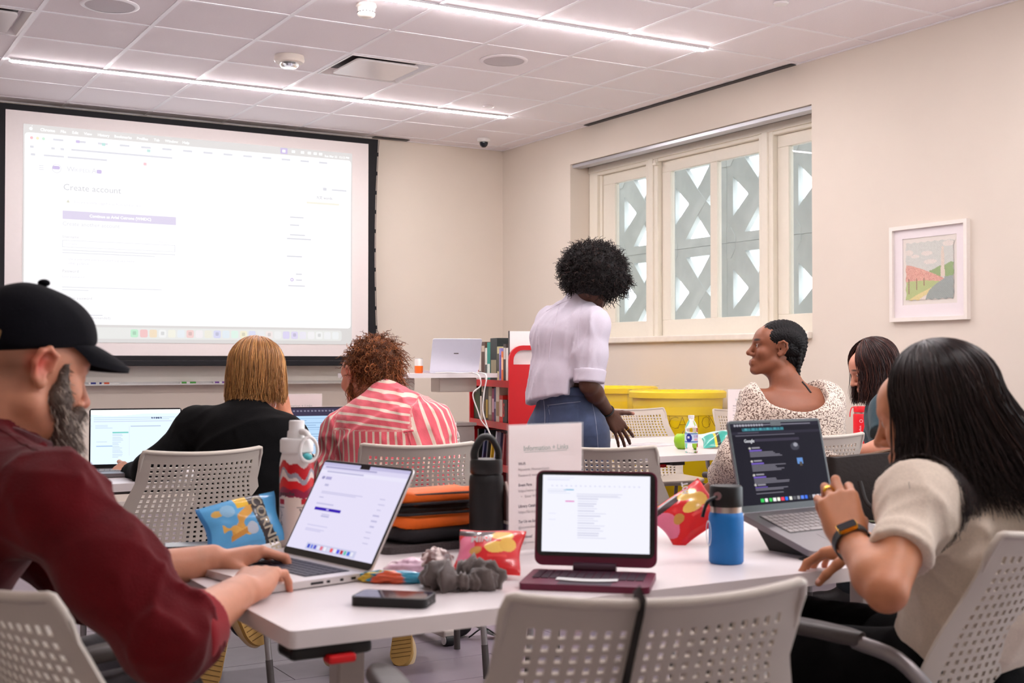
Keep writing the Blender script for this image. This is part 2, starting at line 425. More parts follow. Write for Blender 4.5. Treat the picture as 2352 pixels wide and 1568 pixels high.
# raised diamond at the centre and hexagonal corner keys make the block joints
dm = .155 * p
blk.prism([(dm, 0), (0, dm), (-dm, 0), (0, -dm)], .006, M=ML, z0=-.006)
kk = .22 * p
for sx, sy in ((1, 1), (-1, 1), (-1, -1), (1, -1)):
    blk.prism([(sx * (q - e), sy * (q - e)), (sx * (q - e - kk * .62), sy * (q - e)), (sx * (q - e - kk * .62), sy * (q - e - kk * .3)), (sx * (q - e - kk * .3), sy * (q - e - kk * .75)), (sx * (q - e), sy * (q - e - kk * .75))], .005, M=ML, z0=-.005)
bm_ = blk.mesh('lattice_block', M_conc)
LY0, LZ0 = 7.81, 2.43
for i in range(-4, 5):
    for j in range(-3, 3):
        o = link('lattice_block', bm_, lat); o.location = (0, LY0 + i * p, LZ0 + j * p)
ground = MB().box((6.0, 1, -1.5), (14, 16, -1.1)).build('paving_outside', mat('outside_paving', S(200, 198, 192), .9, noise=.05))
props(ground, 'pale paving on the ground outside the window', 'paving')
# ------------------------------------------------------------------ projection screen
M_sblack = mat('screen_border', S(16, 15, 20), 0.8, noise=0.05)
M_sfab = mat('screen_fabric', S(226, 218, 216), 0.8, noise=0.01)
YS = 9.50
SX0, SX1, SZ0, SZ1 = 1.37, 4.19, 1.204, 2.965
scr = thing('projection_screen', 'large white projection screen with black border showing a web page', 'screen', ((SX0 + SX1) / 2, YS, SZ0))
ox, oz = (SX0 + SX1) / 2, SZ0
W2, H2 = (SX1 - SX0) / 2, SZ1 - SZ0
n = 24
def edge(sgn):
    out = []
    for i in range(n + 1):
        t_ = i / n; out.append((sgn * (W2 + .088 - .030 * math.sin(math.pi * min(1, t_ * 1.02)) ** .8), -.035 + t_ * (H2 + .08)))
    return out
outl = edge(1) + edge(-1)[::-1]
MSC = Matrix(((1, 0, 0, 0), (0, 0, -1, 0), (0, 1, 0, 0), (0, 0, 0, 1)))
inn = [(-W2, 0), (W2, 0), (W2, H2), (-W2, H2)]
MB().prism(outl, .004, M=MSC, holes=[inn]).build('border', M_sblack, scr)
MB().prism(inn, .003, M=MSC).build('fabric', M_sfab, scr)
MB().box((-W2 - .1, -.022, -.078), (W2 + .1, .012, -.036), bev=.006).build('bottom_bar', M_sblack, scr)
for i in range(11):
    t_ = (i + .5) / 11; z_ = t_ * H2
    x_ = W2 + .088 - .030 * math.sin(math.pi * t_) ** .8
    for s_ in (-1, 1): MB().box((s_ * x_ - .009, -.008, z_ - .016), (s_ * x_ + .009, .004, z_ + .016), bev=.003).build('tension_tab', M_sblack, scr)
for s_ in (-1, 1):
    MB().tube([(s_ * (W2 + .098 - .030 * math.sin(math.pi * t_) ** .8), .0, -.04 + t_ * (H2 + .08)) for t_ in np.linspace(0, 1, 20)], .0022, 5).build('tension_cable', M_black, scr)
# the projected desktop: a lit picture on the fabric
M_p_white = emat('projected_white', (1, .98, 1, 1), .80)
M_p_desk = emat('projected_grey', (.84, .81, .80, 1), .62)
def pm(n_, c, s_=.8): return emat('projected_' + n_, c, s_ * .67)
M_p_text = pm('faint_text', (.82, .82, .90, 1), .90)
M_p_dark = pm('menu_text', (1, 1, 1, 1), 1.2)
M_p_purple = pm('purple', (.70, .58, .93, 1), .9)
M_p_btn = pm('button_violet', (.84, .77, .98, 1), .92)
M_p_grey = pm('soft_grey', (.70, .70, .76, 1), .9)
px0, px1, pz0, pz1 = 1.49, 4.043, 1.30, 2.872
pic = MB().box((px0 - ox, -.0062, pz0 - oz), (px1 - ox, -.0042, pz1 - oz)).build('projected_picture', M_p_desk, scr)
pw, phh = px1 - px0, pz1 - pz0
def pp(u, v, lift=.008): return (px0 - ox + u * pw, -lift, pz1 - oz - v * phh)      # u right, v down, both 0..1
def prect(b, u0, v0, u1, v1, lift=.0075, m=0):
    a, c = pp(u0, v1, lift), pp(u1, v0, lift); b.box((a[0], a[1], a[2]), (c[0], c[1] + .0008, c[2]), m)
def panel(name, u0, v0, u1, v1, m_, r=.0, lift=.0075):
    b = MB(); a, c = pp(u0, v1), pp(u1, v0)
    b.prism(rrect(c[0] - a[0], c[2] - a[2], r or .001, 4, (a[0] + c[0]) / 2, (a[2] + c[2]) / 2), .0008, M=MSC, z0=lift - .0008)
    return b.build(name, m_, pic)
def ptext(s_, u, v, size, m_, al='LEFT', bold=0.0):
    return text('projected_text', s_, size, m_, pic, basis(pp(u, v, .0092), (1, 0, 0), (0, 0, 1)), al, bold=bold)
panel('browser_window', .004, .038, .996, .916, M_p_white, .025)
ptext('Chrome', .045, .027, .030, M_p_dark, bold=.0009)
for s_, u in (('File', .10), ('Edit', .132), ('View', .165), ('History', .203), ('Bookmarks', .25), ('Profiles', .315), ('Tab', .365), ('Window', .398), ('Help', .45)):
    ptext(s_, u, .027, .028, M_p_dark, bold=.0006)
ptext('Sun Mar 22  12:12 PM', .905, .030, .024, M_p_dark, bold=.0005)
ap = MB(); ap.prism(circ(.0115, 14, pp(.02, .02)[0], pp(.02, .02)[2]), .0008, M=MSC, z0=.0085); ap.prism([(pp(.0215, .009)[0], pp(.0215, .009)[2]), (pp(.0245, .002)[0], pp(.0245, .002)[2]), (pp(.0235, .009)[0], pp(.0235, .009)[2])], .0008, M=MSC, z0=.0085); ap.build('apple_mark', M_p_dark, pic)
panel('menu_icon', .758, .004, .781, .033, M_p_purple, .004, .0085); panel('menu_icon', .764, .012, .774, .026, M_p_dark, .003, .0095)
for u in (.795, .825, .848, .868, .886): panel('menu_icon', u, .011, u + .011, .024, M_p_dark, .003, .0085)
for u, c in ((.022, 'red'), (.038, 'yellow'), (.054, 'green')):
    cc = dict(red=(1, .55, .6, 1), yellow=(1, .93, .6, 1), green=(.66, .95, .75, 1))[c]
    b = MB(); q_ = pp(u, .062); b.prism(circ(.011, 14, q_[0], q_[2]), .0008, M=MSC, z0=.0085); b.build('window_button', pm(c, cc, .95), pic)
class _Sep:
    def box(s_, lo, hi, m=0): MB().box(lo, hi).build('projected_line', M_p_text, pic)
    def build(s_, *a): pass
tb = _Sep()
for u in np.arange(.08, .92, .062): prect(tb, u, .057, u + .028, .066, .0085)
for u in (.018, .075, .10): prect(tb, u, .098, u + .01, .108, .0085)
prect(tb, .13, .098, .42, .106, .0085); prect(tb, .02, .133, .032, .143, .0085); prect(tb, .055, .134, .11, .142, .0085); prect(tb, .12, .134, .23, .142, .0085)
for r_ in range(3): prect(tb, .042, .186 + r_ * .009, .055, .189 + r_ * .009, .0085)
prect(tb, .90, .19, .912, .205, .0085); prect(tb, .93, .195, .98, .202, .0085)
tb.build('toolbar_icons', M_p_text, pic)
panel('tab_icon', .143, .055, .153, .068, M_p_purple, .002, .0088); panel('tab_icon', .215, .058, .225, .071, pm('teal', (.55, .9, .85, 1), .9), .002, .0088); panel('tab_icon', .345, .07, .355, .083, pm('tealb', (.6, .9, .85, 1), .9), .002, .0088); panel('tab_icon', .335, .135, .344, .148, pm('redtab', (1, .6, .66, 1), .95), .002, .0088)
gl = MB(); q_ = pp(.09, .195); gl.prism(circ(.033, 20, q_[0], q_[2]), .0008, M=MSC, z0=.0084, holes=[circ(.029, 20, q_[0], q_[2])]); gl.build('page_logo', M_p_text, pic)
panel('page_logo_mark', .078, .183, .099, .199, M_p_purple, .01, .0088); panel('page_logo_mark', .201, .186, .215, .204, M_p_purple, .008, .0088)
ptext('W', .118, .204, .052, M_p_text); ptext('IKIPEDI', .137, .204, .038, M_p_text); ptext('A', .187, .204, .052, M_p_text)
ptext('Create account', .108, .292, .066, M_p_grey)
ptext('You are already logged in as from another wiki.', .137, .35, .026, M_p_text)
wt = MB(); q_ = pp(.122, .343); wt.prism([(q_[0] - .012, q_[2] - .01), (q_[0] + .012, q_[2] - .01), (q_[0], q_[2] + .012)], .0008, M=MSC, z0=.0085); wt.build('warning_mark', pm('amber', (.86, .84, .7, 1), .9), pic)
panel('button', .107, .388, .432, .427, M_p_btn, .003, .0085)
ptext('Continue as Ariel Cetrone (WMDC)', .27, .413, .030, M_p_dark, 'CENTER', .0008)
ptext('Create another account', .107, .457, .042, M_p_text)
ptext('Username', .107, .515, .028, M_p_grey)
fr = _Sep()
for a, b, c, d in ((.107, .525, .43, .527), (.107, .556, .43, .558), (.107, .525, .1085, .558), (.4285, .525, .43, .558), (.107, .570, .43, .573), (.107, .582, .37, .585)): prect(fr, a, b, c, d, .0085)
fr.build('input_outline', M_p_text, pic)
ptext('Username', .113, .546, .022, M_p_text); ptext('(help me choose)', .43, .515, .018, M_p_text, 'RIGHT')
ptext('Use a username policy compliant (e.g. real) name', .123, .617, .024, M_p_text); ptext('other guidance', .123, .637, .024, M_p_text)
ptext('Password', .107, .675, .030, M_p_grey); ptext('Enter a password', .107, .70, .022, M_p_text)
fr = _Sep()
for a, b, c, d in ((.107, .742, .39, .745), (.107, .755, .18, .758), (.107, .87, .22, .874)): prect(fr, a, b, c, d, .0085)
fr.build('input_outline', M_p_text, pic)
ptext('Confirm password', .107, .80, .028, M_p_grey); ptext('Email address (recommended)', .107, .89, .028, M_p_grey)
ptext('Ἀ文 words', .905, .25, .030, M_p_grey, 'CENTER', .0006); panel('yellow_underline', .845, .268, .955, .278, pm('pale_yellow', (1, .97, .84, 1), .97), .001, .0085)
rt_ = _Sep()
for v_, a, b in ((.35, .79, .835), (.39, .79, .82), (.44, .79, .84), (.46, .78, .86), (.55, .78, .83), (.64, .81, .83), (.67, .81, .83), (.70, .785, .84)): prect(rt_, a, v_, b, v_ + .006, .0085)
rt_.build('side_menu_lines', M_p_text, pic)
b = MB(); q_ = pp(.797, .672); b.prism(circ(.014, 16, q_[0], q_[2]), .0008, M=MSC, z0=.0088, holes=[circ(.007, 16, q_[0], q_[2])]); b.build('radio_mark', M_p_purple, pic)
dockc = [(.6, .95, .7), (1, .62, .62), (1, .82, .6), (1, 1, 1), (1, .98, .86), (.9, .95, 1), (1, .7, .68), (1, .95, .97), (.95, .92, .8), (.76, .76, 1), (.85, .93, 1), (.82, 1, .9), (1, .94, .72), (.78, .80, 1), (.92, .92, .94), (1, .9, .88), (.97, .97, .97), (.80, .74, 1), (.82, .76, 1), (.93, .90, 1), (1, .98, 1), (1, 1, 1), (.98, .98, 1), (.97, .99, 1)]
panel('dock_bar', .06, .928, .965, .982, pm('dock', (.90, .90, .88, 1), .98), .02, .0075)
for i, c in enumerate(dockc):
    u = .30 + i * .0275; panel('dock_icon', u, .936, u + .022, .974, pm('dock_icon_%d' % i, c + (1,), .97), .012, .009)
    if i % 3 == 0: panel('dock_icon_mark', u + .006, .945, u + .016, .962, pm('dock_mark_%d' % i, tuple(v * .82 for v in c) + (1,), .9), .005, .0097)

# ------------------------------------------------------------------ whiteboard tray with markers
M_alu = mat('brushed_aluminium', S(190, 188, 186), 0.4, metal=0.6, noise=0.05, nscale=90)
wb = thing('whiteboard', 'white wall board with a pen tray, mostly hidden by the projection screen', 'whiteboard', (2.78, YB, .985))
MB().box((-1.5, -.018, .02), (1.5, -.002, 1.6)).build('board', mat('whiteboard_enamel', S(228, 222, 214), .3, noise=.01), wb)
tr = MB(); tr.box((-1.5, -.115, -.004), (1.5, -.002, .0)); tr.box((-1.5, -.118, -.004), (1.5, -.115, .006)); tr.box((-1.5, -.02, 0), (1.5, -.002, .02)); tr.build('pen_tray', M_alu, wb)
def marker(x0, x1, cap, lab, dy=-.06, tip=1):
    t = thing('marker', lab, 'marker', (x0, YB + dy, .987), group='whiteboard markers on the pen tray')
    L = x1 - x0; r = .0085
    MB().tube([(0, 0, r), (L * .62, 0, r)], r, 10).build('barrel', M_white, t, 40)
    MB().tube([(L * .12, 0, r), (L * .42, 0, r)], r * 1.04, 10).build('label_band', cap, t, 40)
    MB().tube([(L * .62, 0, r), (L * .97, 0, r), (L, 0, r)], [r * 1.08, r * 1.05, r * .6], 10).build('cap', cap if tip else M_white, t, 40)
def tx(px_): return float(BY(px_, 883, YB - .06)[0])
marker(tx(203), tx(243), mat('marker_blue', S(44, 52, 140), .4, noise=.02), 'white and blue whiteboard marker at the left of the pen tray')
marker(tx(232), tx(272), mat('marker_orange', S(226, 92, 52), .4, noise=.02), 'orange and white marker lying beside the blue marker', -.085, 0)
marker(tx(412), tx(450), mat('marker_green', S(64, 158, 52), .4, noise=.02), 'green whiteboard marker in the middle of the pen tray')
marker(tx(489), tx(522), mat('marker_purple', S(128, 78, 168), .4, noise=.02), 'purple marker on the tray beside the blonde head')

# ------------------------------------------------------------------ tables
M_top = mat('white_laminate', S(224, 215, 215), 0.32, noise=0.008, nscale=4)
M_leg = mat('table_leg_beige', S(206, 194, 184), 0.4, noise=0.02)
M_grey = mat('grey_metal', S(142, 136, 136), 0.38, metal=0.5, noise=0.03)
M_dkgrey = mat('dark_grey_plastic', S(74, 68, 66), 0.5, noise=0.05)
M_red = mat('red_plastic', S(206, 22, 28), 0.4, noise=0.03)
def table(lab, x0, x1, y0, y1, rz=0.0, z=.73, grp='white classroom tables', latch=(), apron=True, ins=.25):
    cx_, cy_ = (x0 + x1) / 2, (y0 + y1) / 2; a, b = (x1 - x0) / 2, (y1 - y0) / 2
    t = thing('classroom_table', lab, 'table', (cx_, cy_, 0), rz, grp)
    MB().prism(rrect(2 * a, 2 * b, .012, 3), .028, z0=z - .028).build('table_top', M_top, t, 40)
    for sx in (-1, 1):
        MB().box((sx * (a - ins) - .03, -.025, .05), (sx * (a - ins) + .03, .025, z - .06), bev=.006).build('leg', M_leg, t)
        f = MB(); f.box((sx * (a - ins) - .028, -b * .85, .035), (sx * (a - ins) + .028, b * .85, .065), bev=.008); f.build('foot', M_leg, t)
        for sy in (-1, 1):
            c_ = MB(); c_.cyl((sx * (a - ins) - .018, sy * b * .82, .022), (sx * (a - ins) + .018, sy * b * .82, .022), .024, 16); co = c_.build('caster', M_black, t, 40)
            hb = MB(); hb.cyl((sx * (a - ins) - .022, sy * b * .82, .024), (sx * (a - ins) + .022, sy * b * .82, .024), .019, 16); hb.build('hub', M_white, co, 40)
        MB().box((sx * (a - ins) - .035, -b * .7, z - .062), (sx * (a - ins) + .035, b * .7, z - .03)).build('bracket', M_dkgrey, t)
    if apron: MB().box((-a + .2, -.03, z - .085), (a - .2, .03, z - .03)).build('beam', M_grey, t)
    for lx, ly in latch:
        l = MB().box((lx - .07, ly - .035, z - .052), (lx + .07, ly + .035, z - .0285), bev=.008).build('tilt_latch', M_black, t)
        h = MB(); h.box((lx - .012, ly - .05, z - .06), (lx + .035, ly - .02, z - .046), bev=.004); h.build('latch_lever', M_red, l)
    return t
ta = table('near white table with the silver laptop, phone and burgundy tablet case on it', .69, 2.213, 1.86, 2.88, latch=[(-.685, -.462)], ins=.31)
tb_ = table('white table joined at right of the near one, under the brown handbag', 2.216, 3.74, 1.86, 2.88)
table('white table in front of the blonde and striped-shirt women', .86, 2.42, 4.43, 5.42, ins=.07)
table('white table in the third row, mostly hidden behind the striped shirt', 2.2, 3.70, 6.98, 7.6)
ft = table('far white table with the apple, water bottle and paper sheet on it', 3.40, 5.1, 4.49, 5.68, latch=[(-.77, -.45)])

# ------------------------------------------------------------------ perforated chairs
M_chair = mat('chair_white_plastic', S(203, 192, 179), 0.42, noise=0.012, nscale=8)
def chair_proto():
    t = thing('perforated_chair', None, None)
    z0, z1 = .40, .85
    NU, NV = 19, 23
    def hw(v): return .218 + .045 * math.sin(math.pi * min(1, (v + .12) / .9)) * (1 if v < .6 else 1) - .006 * v
    def surf(u, v):
        w_ = hw(v); bow = .055 * u * u * (1 - .25 * v)
        y = -.175 - .155 * v + .03 * math.sin(v * math.pi) + bow + .05 * max(0, .16 - v) / .16
        return np.array([u * w_, y, z0 + (z1 - z0) * v + (.012 * u * u if v > .9 else 0)])
    um, v0m, v1m = .845, .085, .93
    us = [-1, -.965, -.92] + list(np.linspace(-um, um, NU + 1)) + [.92, .965, 1]
    vs = [0, .02, .05] + list(np.linspace(v0m, v1m, NV + 1)) + [.955, .98, 1.0]
    # rounded lower and upper corners come from narrowing the first and last rows
    def S2(i, j):
        u, v = us[i], vs[j]
        sc = 1.0
        if v < .1: sc = 1 - .22 * ((.1 - v) / .1) ** 2
        if v > .94: sc = 1 - .075 * ((v - .94) / .06) ** 2
        return surf(u * sc, v)
    verts, faces = [], []
    idx = {}
    def vid(p_):
        verts.append(p_); return len(verts) - 1
    G = [[vid(S2(i, j)) for j in range(len(vs))] for i in range(len(us))]
    holes = []
    for i in range(len(us) - 1):
        for j in range(len(vs) - 1):
            a, b, c, d = G[i][j], G[i + 1][j], G[i + 1][j + 1], G[i][j + 1]
            if 3 <= i < 3 + NU and 3 <= j < 3 + NV:
                pa, pb, pc, pd = [verts[q_] for q_ in (a, b, c, d)]
                def bl(s_, t_): return pa * (1 - s_) * (1 - t_) + pb * s_ * (1 - t_) + pc * s_ * t_ + pd * (1 - s_) * t_
                l, r_, bt, tp = .27, .73, .22, .78
                h = [vid(bl(l, bt)), vid(bl(r_, bt)), vid(bl(r_, tp)), vid(bl(l, tp))]
                faces += [(a, b, h[1], h[0]), (b, c, h[2], h[1]), (c, d, h[3], h[2]), (d, a, h[0], h[3])]
                holes.append(h)
            else: faces.append((a, b, c, d))
    # thickness
    V = np.array(verts); N = np.zeros_like(V)
    for f in faces:
        nn = np.cross(V[f[1]] - V[f[0]], V[f[3]] - V[f[0]])
        for q_ in f: N[q_] += nn
    N /= np.linalg.norm(N, axis=1)[:, None]
    th = .0055
    nV = len(V); V2 = np.vstack([V + N * th / 2, V - N * th / 2])
    FF = [f for f in faces] + [tuple(q_ + nV for q_ in f[::-1]) for f in faces]
    for h in holes:
        for q_ in range(4):
            a, b = h[q_], h[(q_ + 1) % 4]; FF.append((a, b, b + nV, a + nV))
    nu, nv = len(us), len(vs)
    bd = [G[i][0] for i in range(nu)] + [G[nu - 1][j] for j in range(1, nv)] + [G[i][nv - 1] for i in range(nu - 2, -1, -1)] + [G[0][j] for j in range(nv - 2, 0, -1)]
    for q_ in range(len(bd)):
        a, b = bd[q_], bd[(q_ + 1) % len(bd)]; FF.append((b, a, a + nV, b + nV))
    m_ = MB().add(V2, FF); bk = m_.build('backrest', M_chair, t, 50)
    # thick rolled rim around the top
    rim = [S2(i, nv - 1) for i in range(nu)]
    rim = [surf(-.97, .88)] + [S2(0, nv - 2)] + rim + [S2(nu - 1, nv - 2)] + [surf(.97, .88)]
    MB().tube(spline(rim, 40), [.004] + [.0075] * 38 + [.004], 8, up=(0, 1, 0)).build('top_rim', M_chair, bk, 60)
    # seat shell
    sm = MB(); R = []
    prof = rrect(.46, .45, .09, 5)
    for s_, dz in ((.86, -.03), (.97, -.022), (1.0, -.008), (.985, .0), (.9, -.004), (.6, -.014), (.05, -.02)):
        R.append([(x * s_, y * s_ + .03, .452 + dz + .03 * max(0, abs(x) / .23 - .5) ** 2 * s_) for x, y in prof])
    sm.rings(R); sm.build('seat', M_chair, t, 50)
    # tube frame
    for s_ in (-1, 1):
        X = s_ * .245
        MB().tube(spline([(s_ * .20, .16, .425), (s_ * .235, .19, .41), (s_ * .245, .215, .36), (s_ * .25, .225, .12)], 14), .0115, 10).build('leg', M_grey, t, 60)
        MB().tube(spline([(s_ * .20, -.12, .425), (s_ * .235, -.17, .41), (s_ * .245, -.205, .36), (s_ * .255, -.245, .12)], 14), .0115, 10).build('leg', M_grey, t, 60)
        MB().tube([(s_ * .25, .225, .12), (s_ * .252, .228, .0)], [.0125, .013], 10).build('leg_tip', M_dkgrey, t, 60)
        MB().tube([(s_ * .255, -.245, .12), (s_ * .26, -.26, .0)], [.0125, .013], 10).build('leg_tip', M_dkgrey, t, 60)
        MB().tube(spline([(s_ * .20, .16, .425), (s_ * .2, 0, .42), (s_ * .20, -.12, .425), (s_ * .21, -.19, .46), (s_ * .225, -.225, .55)], 16), .010, 8).build('seat_rail', M_grey, t, 60)
        MB().tube(spline([(s_ * .215, -.20, .46), (s_ * .262, -.225, .50), (s_ * .278, -.215, .575), (s_ * .28, -.15, .638), (s_ * .278, -.06, .658)], 18), [.0135] * 18, 10).build('arm_tube', M_grey, t, 60)
        ar = MB(); RR = []
        for t_ in np.linspace(0, 1, 10):
            w_ = .027 * (1 - .25 * abs(2 * t_ - 1) ** 3) * (.72 if t_ in (0, 1) else 1); cy_ = -.075 + .27 * t_
            RR.append([(s_ * .278 + x, cy_, .668 + z_ - .006 * (2 * t_ - 1) ** 2) for x, z_ in rrect(2 * w_, .026, .011, 3)])
        ar.rings(RR); ar.build('armrest', M_dkgrey, t, 60)
    return t
CH0 = chair_proto(); _first = [True]
def chair(lab, p_, face):
    """face = unit direction in which the sitter looks"""
    t = CH0 if _first[0] else copy_tree(CH0); _first[0] = False
    t.location = (float(p_[0]), float(p_[1]), 0); t.rotation_euler = (0, 0, math.atan2(face[1], face[0]) - math.pi / 2)
    return props(t, lab, 'chair', 'white perforated chairs')
def cdir(deg): return (math.sin(math.radians(deg)), math.cos(math.radians(deg)))      # 0 = towards the end wall, 90 = towards the windows
def chair_at(lab, px_, py_, d, deg):
    """px, py, d = middle of the top edge of the back"""
    q_ = P(px_, py_, d); f = np.array(cdir(deg)); c_ = q_[:2] + f * .33
    return chair(lab, c_, f)
ch_front = chair_at('empty perforated white chair in front with a black strap over its back', 1546, 1362, 1.555, 14)
ch_man = chair_at('perforated white chair at the lower left under the man in the cap', -85, 1368, 1.66, 78)
ch_right = chair_at('perforated white chair at the lower right behind the woman in the pale tee', 2462, 1222, 2.21, -14)
ch_blonde = chair_at('perforated white chair holding the blonde woman in black', 478, 1040, 4.12, -4)
ch_pink = chair_at('perforated white chair holding the woman in the striped shirt', 965, 1030, 4.42, 16)
chair_at('empty perforated white chair behind the burgundy tablet', 1368, 1062, 4.30, 44)
chair_at('perforated white chair of the woman in the speckled sweater', 1893, 994, 5.02, 14)
chair_at('empty perforated white chair at the far table behind the open hand', 1452, 945, 7.9, 190)
chair_at('empty perforated white chair behind the water bottle, next to the yellow bin', 1700, 938, 7.8, 194)
chair_at('perforated white chair of which a corner shows at the right edge of the photo', 2392, 1010, 5.2, 60)
# ------------------------------------------------------------------ painted surfaces (flat print as vertex colour)
def pmat(name, rough=.5, emit=0.0, coat=0.0, attr='paint', bump=0.0, spec=.5):
    if name in MATS: return MATS[name]
    if emit: spec = .03
    m = mat(name, (1, 1, 1, 1), rough, attr=attr, coat=coat, bump=bump, spec=spec)
    if emit:
        nt = m.node_tree; b = nt.nodes['Principled BSDF']
        a = [n_ for n_ in nt.nodes if n_.type == 'ATTRIBUTE'][0]
        nt.links.new(a.outputs['Color'], b.inputs['Emission Color']); b.inputs['Emission Strength'].default_value = emit
        for l in list(b.inputs['Base Color'].links): nt.links.remove(l)
        b.inputs['Base Color'].default_value = (.004, .004, .005, 1)
    return m
def slin(c):
    c = np.asarray(c, float) / 255.0
    return np.where(c <= .04045, c / 12.92, ((c + .055) / 1.055) ** 2.4)
class Paint:
    """a small picture: u right, v down; all shapes in 0..1"""
    def __init__(s, nu, nv, bg):
        s.nu, s.nv = nu, nv
        s.U, s.V = np.meshgrid(np.linspace(0, 1, nu), np.linspace(0, 1, nv), indexing='ij')
        s.C = np.zeros((nu, nv, 3)); s.C[:] = slin(bg)
    def put(s, mask, c): s.C[mask] = slin(c); return s
    def rect(s, u0, v0, u1, v1, c): return s.put((s.U >= u0) & (s.U <= u1) & (s.V >= v0) & (s.V <= v1), c)
    def disc(s, u, v, ru, rv, c): return s.put(((s.U - u) / ru) ** 2 + ((s.V - v) / rv) ** 2 <= 1, c)
    def noise(s, amp): s.C *= (1 + amp * (rng.random(s.C.shape[:2]) - .5))[..., None]; return s
def grid_faces(nu, nv, off=0, flip=False):
    i, j = np.meshgrid(np.arange(nu - 1), np.arange(nv - 1), indexing='ij')
    a = (i * nv + j).ravel() + off; b = a + nv; c = b + 1; d = a + 1
    return np.stack([a, d, c, b] if not flip else [a, b, c, d], 1)
def set_paint(me, cols, attr='paint'):
    at = me.color_attributes.new(attr, 'FLOAT_COLOR', 'POINT')
    buf = np.ones((len(me.vertices), 4), np.float32); buf[:, :3] = cols.reshape(-1, 3)
    at.data.foreach_set('color', buf.ravel())
def painted(name, pt, pos, m, parent, flip=False, smooth=True):
    """pos: (U, V) -> xyz array"""
    xyz = pos(pt.U, pt.V)
    me = bpy.data.meshes.new(name)
    me.from_pydata([tuple(q) for q in xyz.reshape(-1, 3)], [], grid_faces(pt.nu, pt.nv, 0, flip).tolist()); me.update()
    me.materials.append(m); set_paint(me, pt.C)
    if smooth: me.polygons.foreach_set('use_smooth', [True] * len(me.polygons))
    return link(name, me, parent)
def flat(o, ex, ey):
    o, ex, ey = [np.asarray(q, float) for q in (o, ex, ey)]          # o = top left, ex along u, ey along v (down)
    return lambda U, V: o + U[..., None] * ex + V[..., None] * ey
def norm2(v): v = np.asarray(v, float); return v / np.linalg.norm(v)
def rot(v, deg): a = math.radians(deg); return np.array([v[0] * math.cos(a) - v[1] * math.sin(a), v[0] * math.sin(a) + v[1] * math.cos(a)])
TT = .7302                                                           # a hair above the table top

# ------------------------------------------------------------------ framed needlework on the window wall
M_frame = mat('white_frame', S(240, 232, 224), .4, noise=.01)
fp = thing('framed_picture', 'white framed textile picture of blossom trees and a white obelisk on the wall', 'picture', (XR, 4.845, 1.66))
fo, fi = .274, .252
MF = Matrix(((0, 0, -1, 0), (-1, 0, 0, 0), (0, 1, 0, 0), (0, 0, 0, 1)))     # x -> -y (right in view), y -> z, z -> -x
MB().prism([(-fo, -fo), (fo, -fo), (fo, fo), (-fo, fo)], .03, M=MF, holes=[[(-fi, -fi), (fi, -fi), (fi, fi), (-fi, fi)]]).build('frame', M_frame, fp)
MB().prism([(-fi, -fi), (fi, -fi), (fi, fi), (-fi, fi)], .006, M=MF, holes=[[(-.192, -.18), (.192, -.18), (.192, .20), (-.192, .20)]], z0=.004).build('mat_board', mat('mat_board', S(238, 228, 230), .7, noise=.01), fp)
MB().prism([(-.2, -.2), (.2, -.2), (.2, .21), (-.2, .21)], .003, M=MF, z0=.002).build('backing_cloth', mat('linen_backing', S(228, 220, 210), .8, noise=.03, nscale=300), fp)
pt = Paint(90, 90, (206, 208, 200)); U, V = pt.U, pt.V
for u, v, a, b in ((.07, .17, .09, .05), (.2, .24, .09, .03), (.45, .2, .12, .04), (.52, .35, .14, .04), (.9, .06, .12, .05)): pt.disc(u, v, a, b, (226, 216, 206))
hill = .5 - .12 * np.exp(-((U - .95) / .16) ** 2) - .05 * np.exp(-((U - .7) / .1) ** 2)
pt.put((V > hill) & (U > .5) & (V < .62), (140, 168, 104))
pt.put((np.abs(U - .78) < .025 + .04 * (V - .12)) & (V > .11) & (V < .62), (222, 206, 190))
blo = .38 + .36 * U ** 1.3
pt.put((V > blo) & (V < blo + .30 - .3 * U) & (U < .85), (224, 168, 148)); m_ = (V > blo) & (V < blo + .30 - .3 * U) & (U < .85) & (rng.random(U.shape) > .62); pt.put(m_, (206, 140, 124))
pt.put((V > blo + .30 - .3 * U) & (U < .9) & (V > .6), (178, 192, 122))
for u in (.06, .23, .39): pt.put((np.abs(U - u) < .014) & (V > .62) & (V < .92 - .4 * u), (150, 112, 88))
road = 1.02 - .34 * np.clip((U - .04) / .9, 0, 1) ** .75
pt.put(V > road, (224, 206, 140)); pt.put((V > road + .1 * (1.05 - U) + .02) & (U > .3), (230, 218, 208)); pt.put((V > 1.03 - .42 * np.clip((U - .42) / .5, 0, 1) ** .45) & (U > .4), (150, 160, 154)); pt.put((U > .82) & (V > .62) & (V < .72), (150, 160, 156))
pt.noise(.16)
wob = .004 * np.sin(np.linspace(0, 40, 90))
def apos(U, V):
    x = -.166 + U * .335 + .003 * np.sin(V * 37) * (np.abs(U - .5) > .48); y = .172 - V * .325 + .003 * np.sin(U * 43) * (np.abs(V - .5) > .48)
    z = .010 + .002 * np.sin(U * 160) * np.sin(V * 150)
    return np.stack([-z, -x, y], -1)
painted('needlework', pt, apos, pmat('wool_stitches', .9), fp, flip=True)
MB().prism([(-fi, -fi), (fi, -fi), (fi, fi), (-fi, fi)], .002, M=MF, z0=.018).build('glazing', mat('picture_glass', (1, 1, 1, 1), 0.02, alpha=.06, spec=.8), fp)

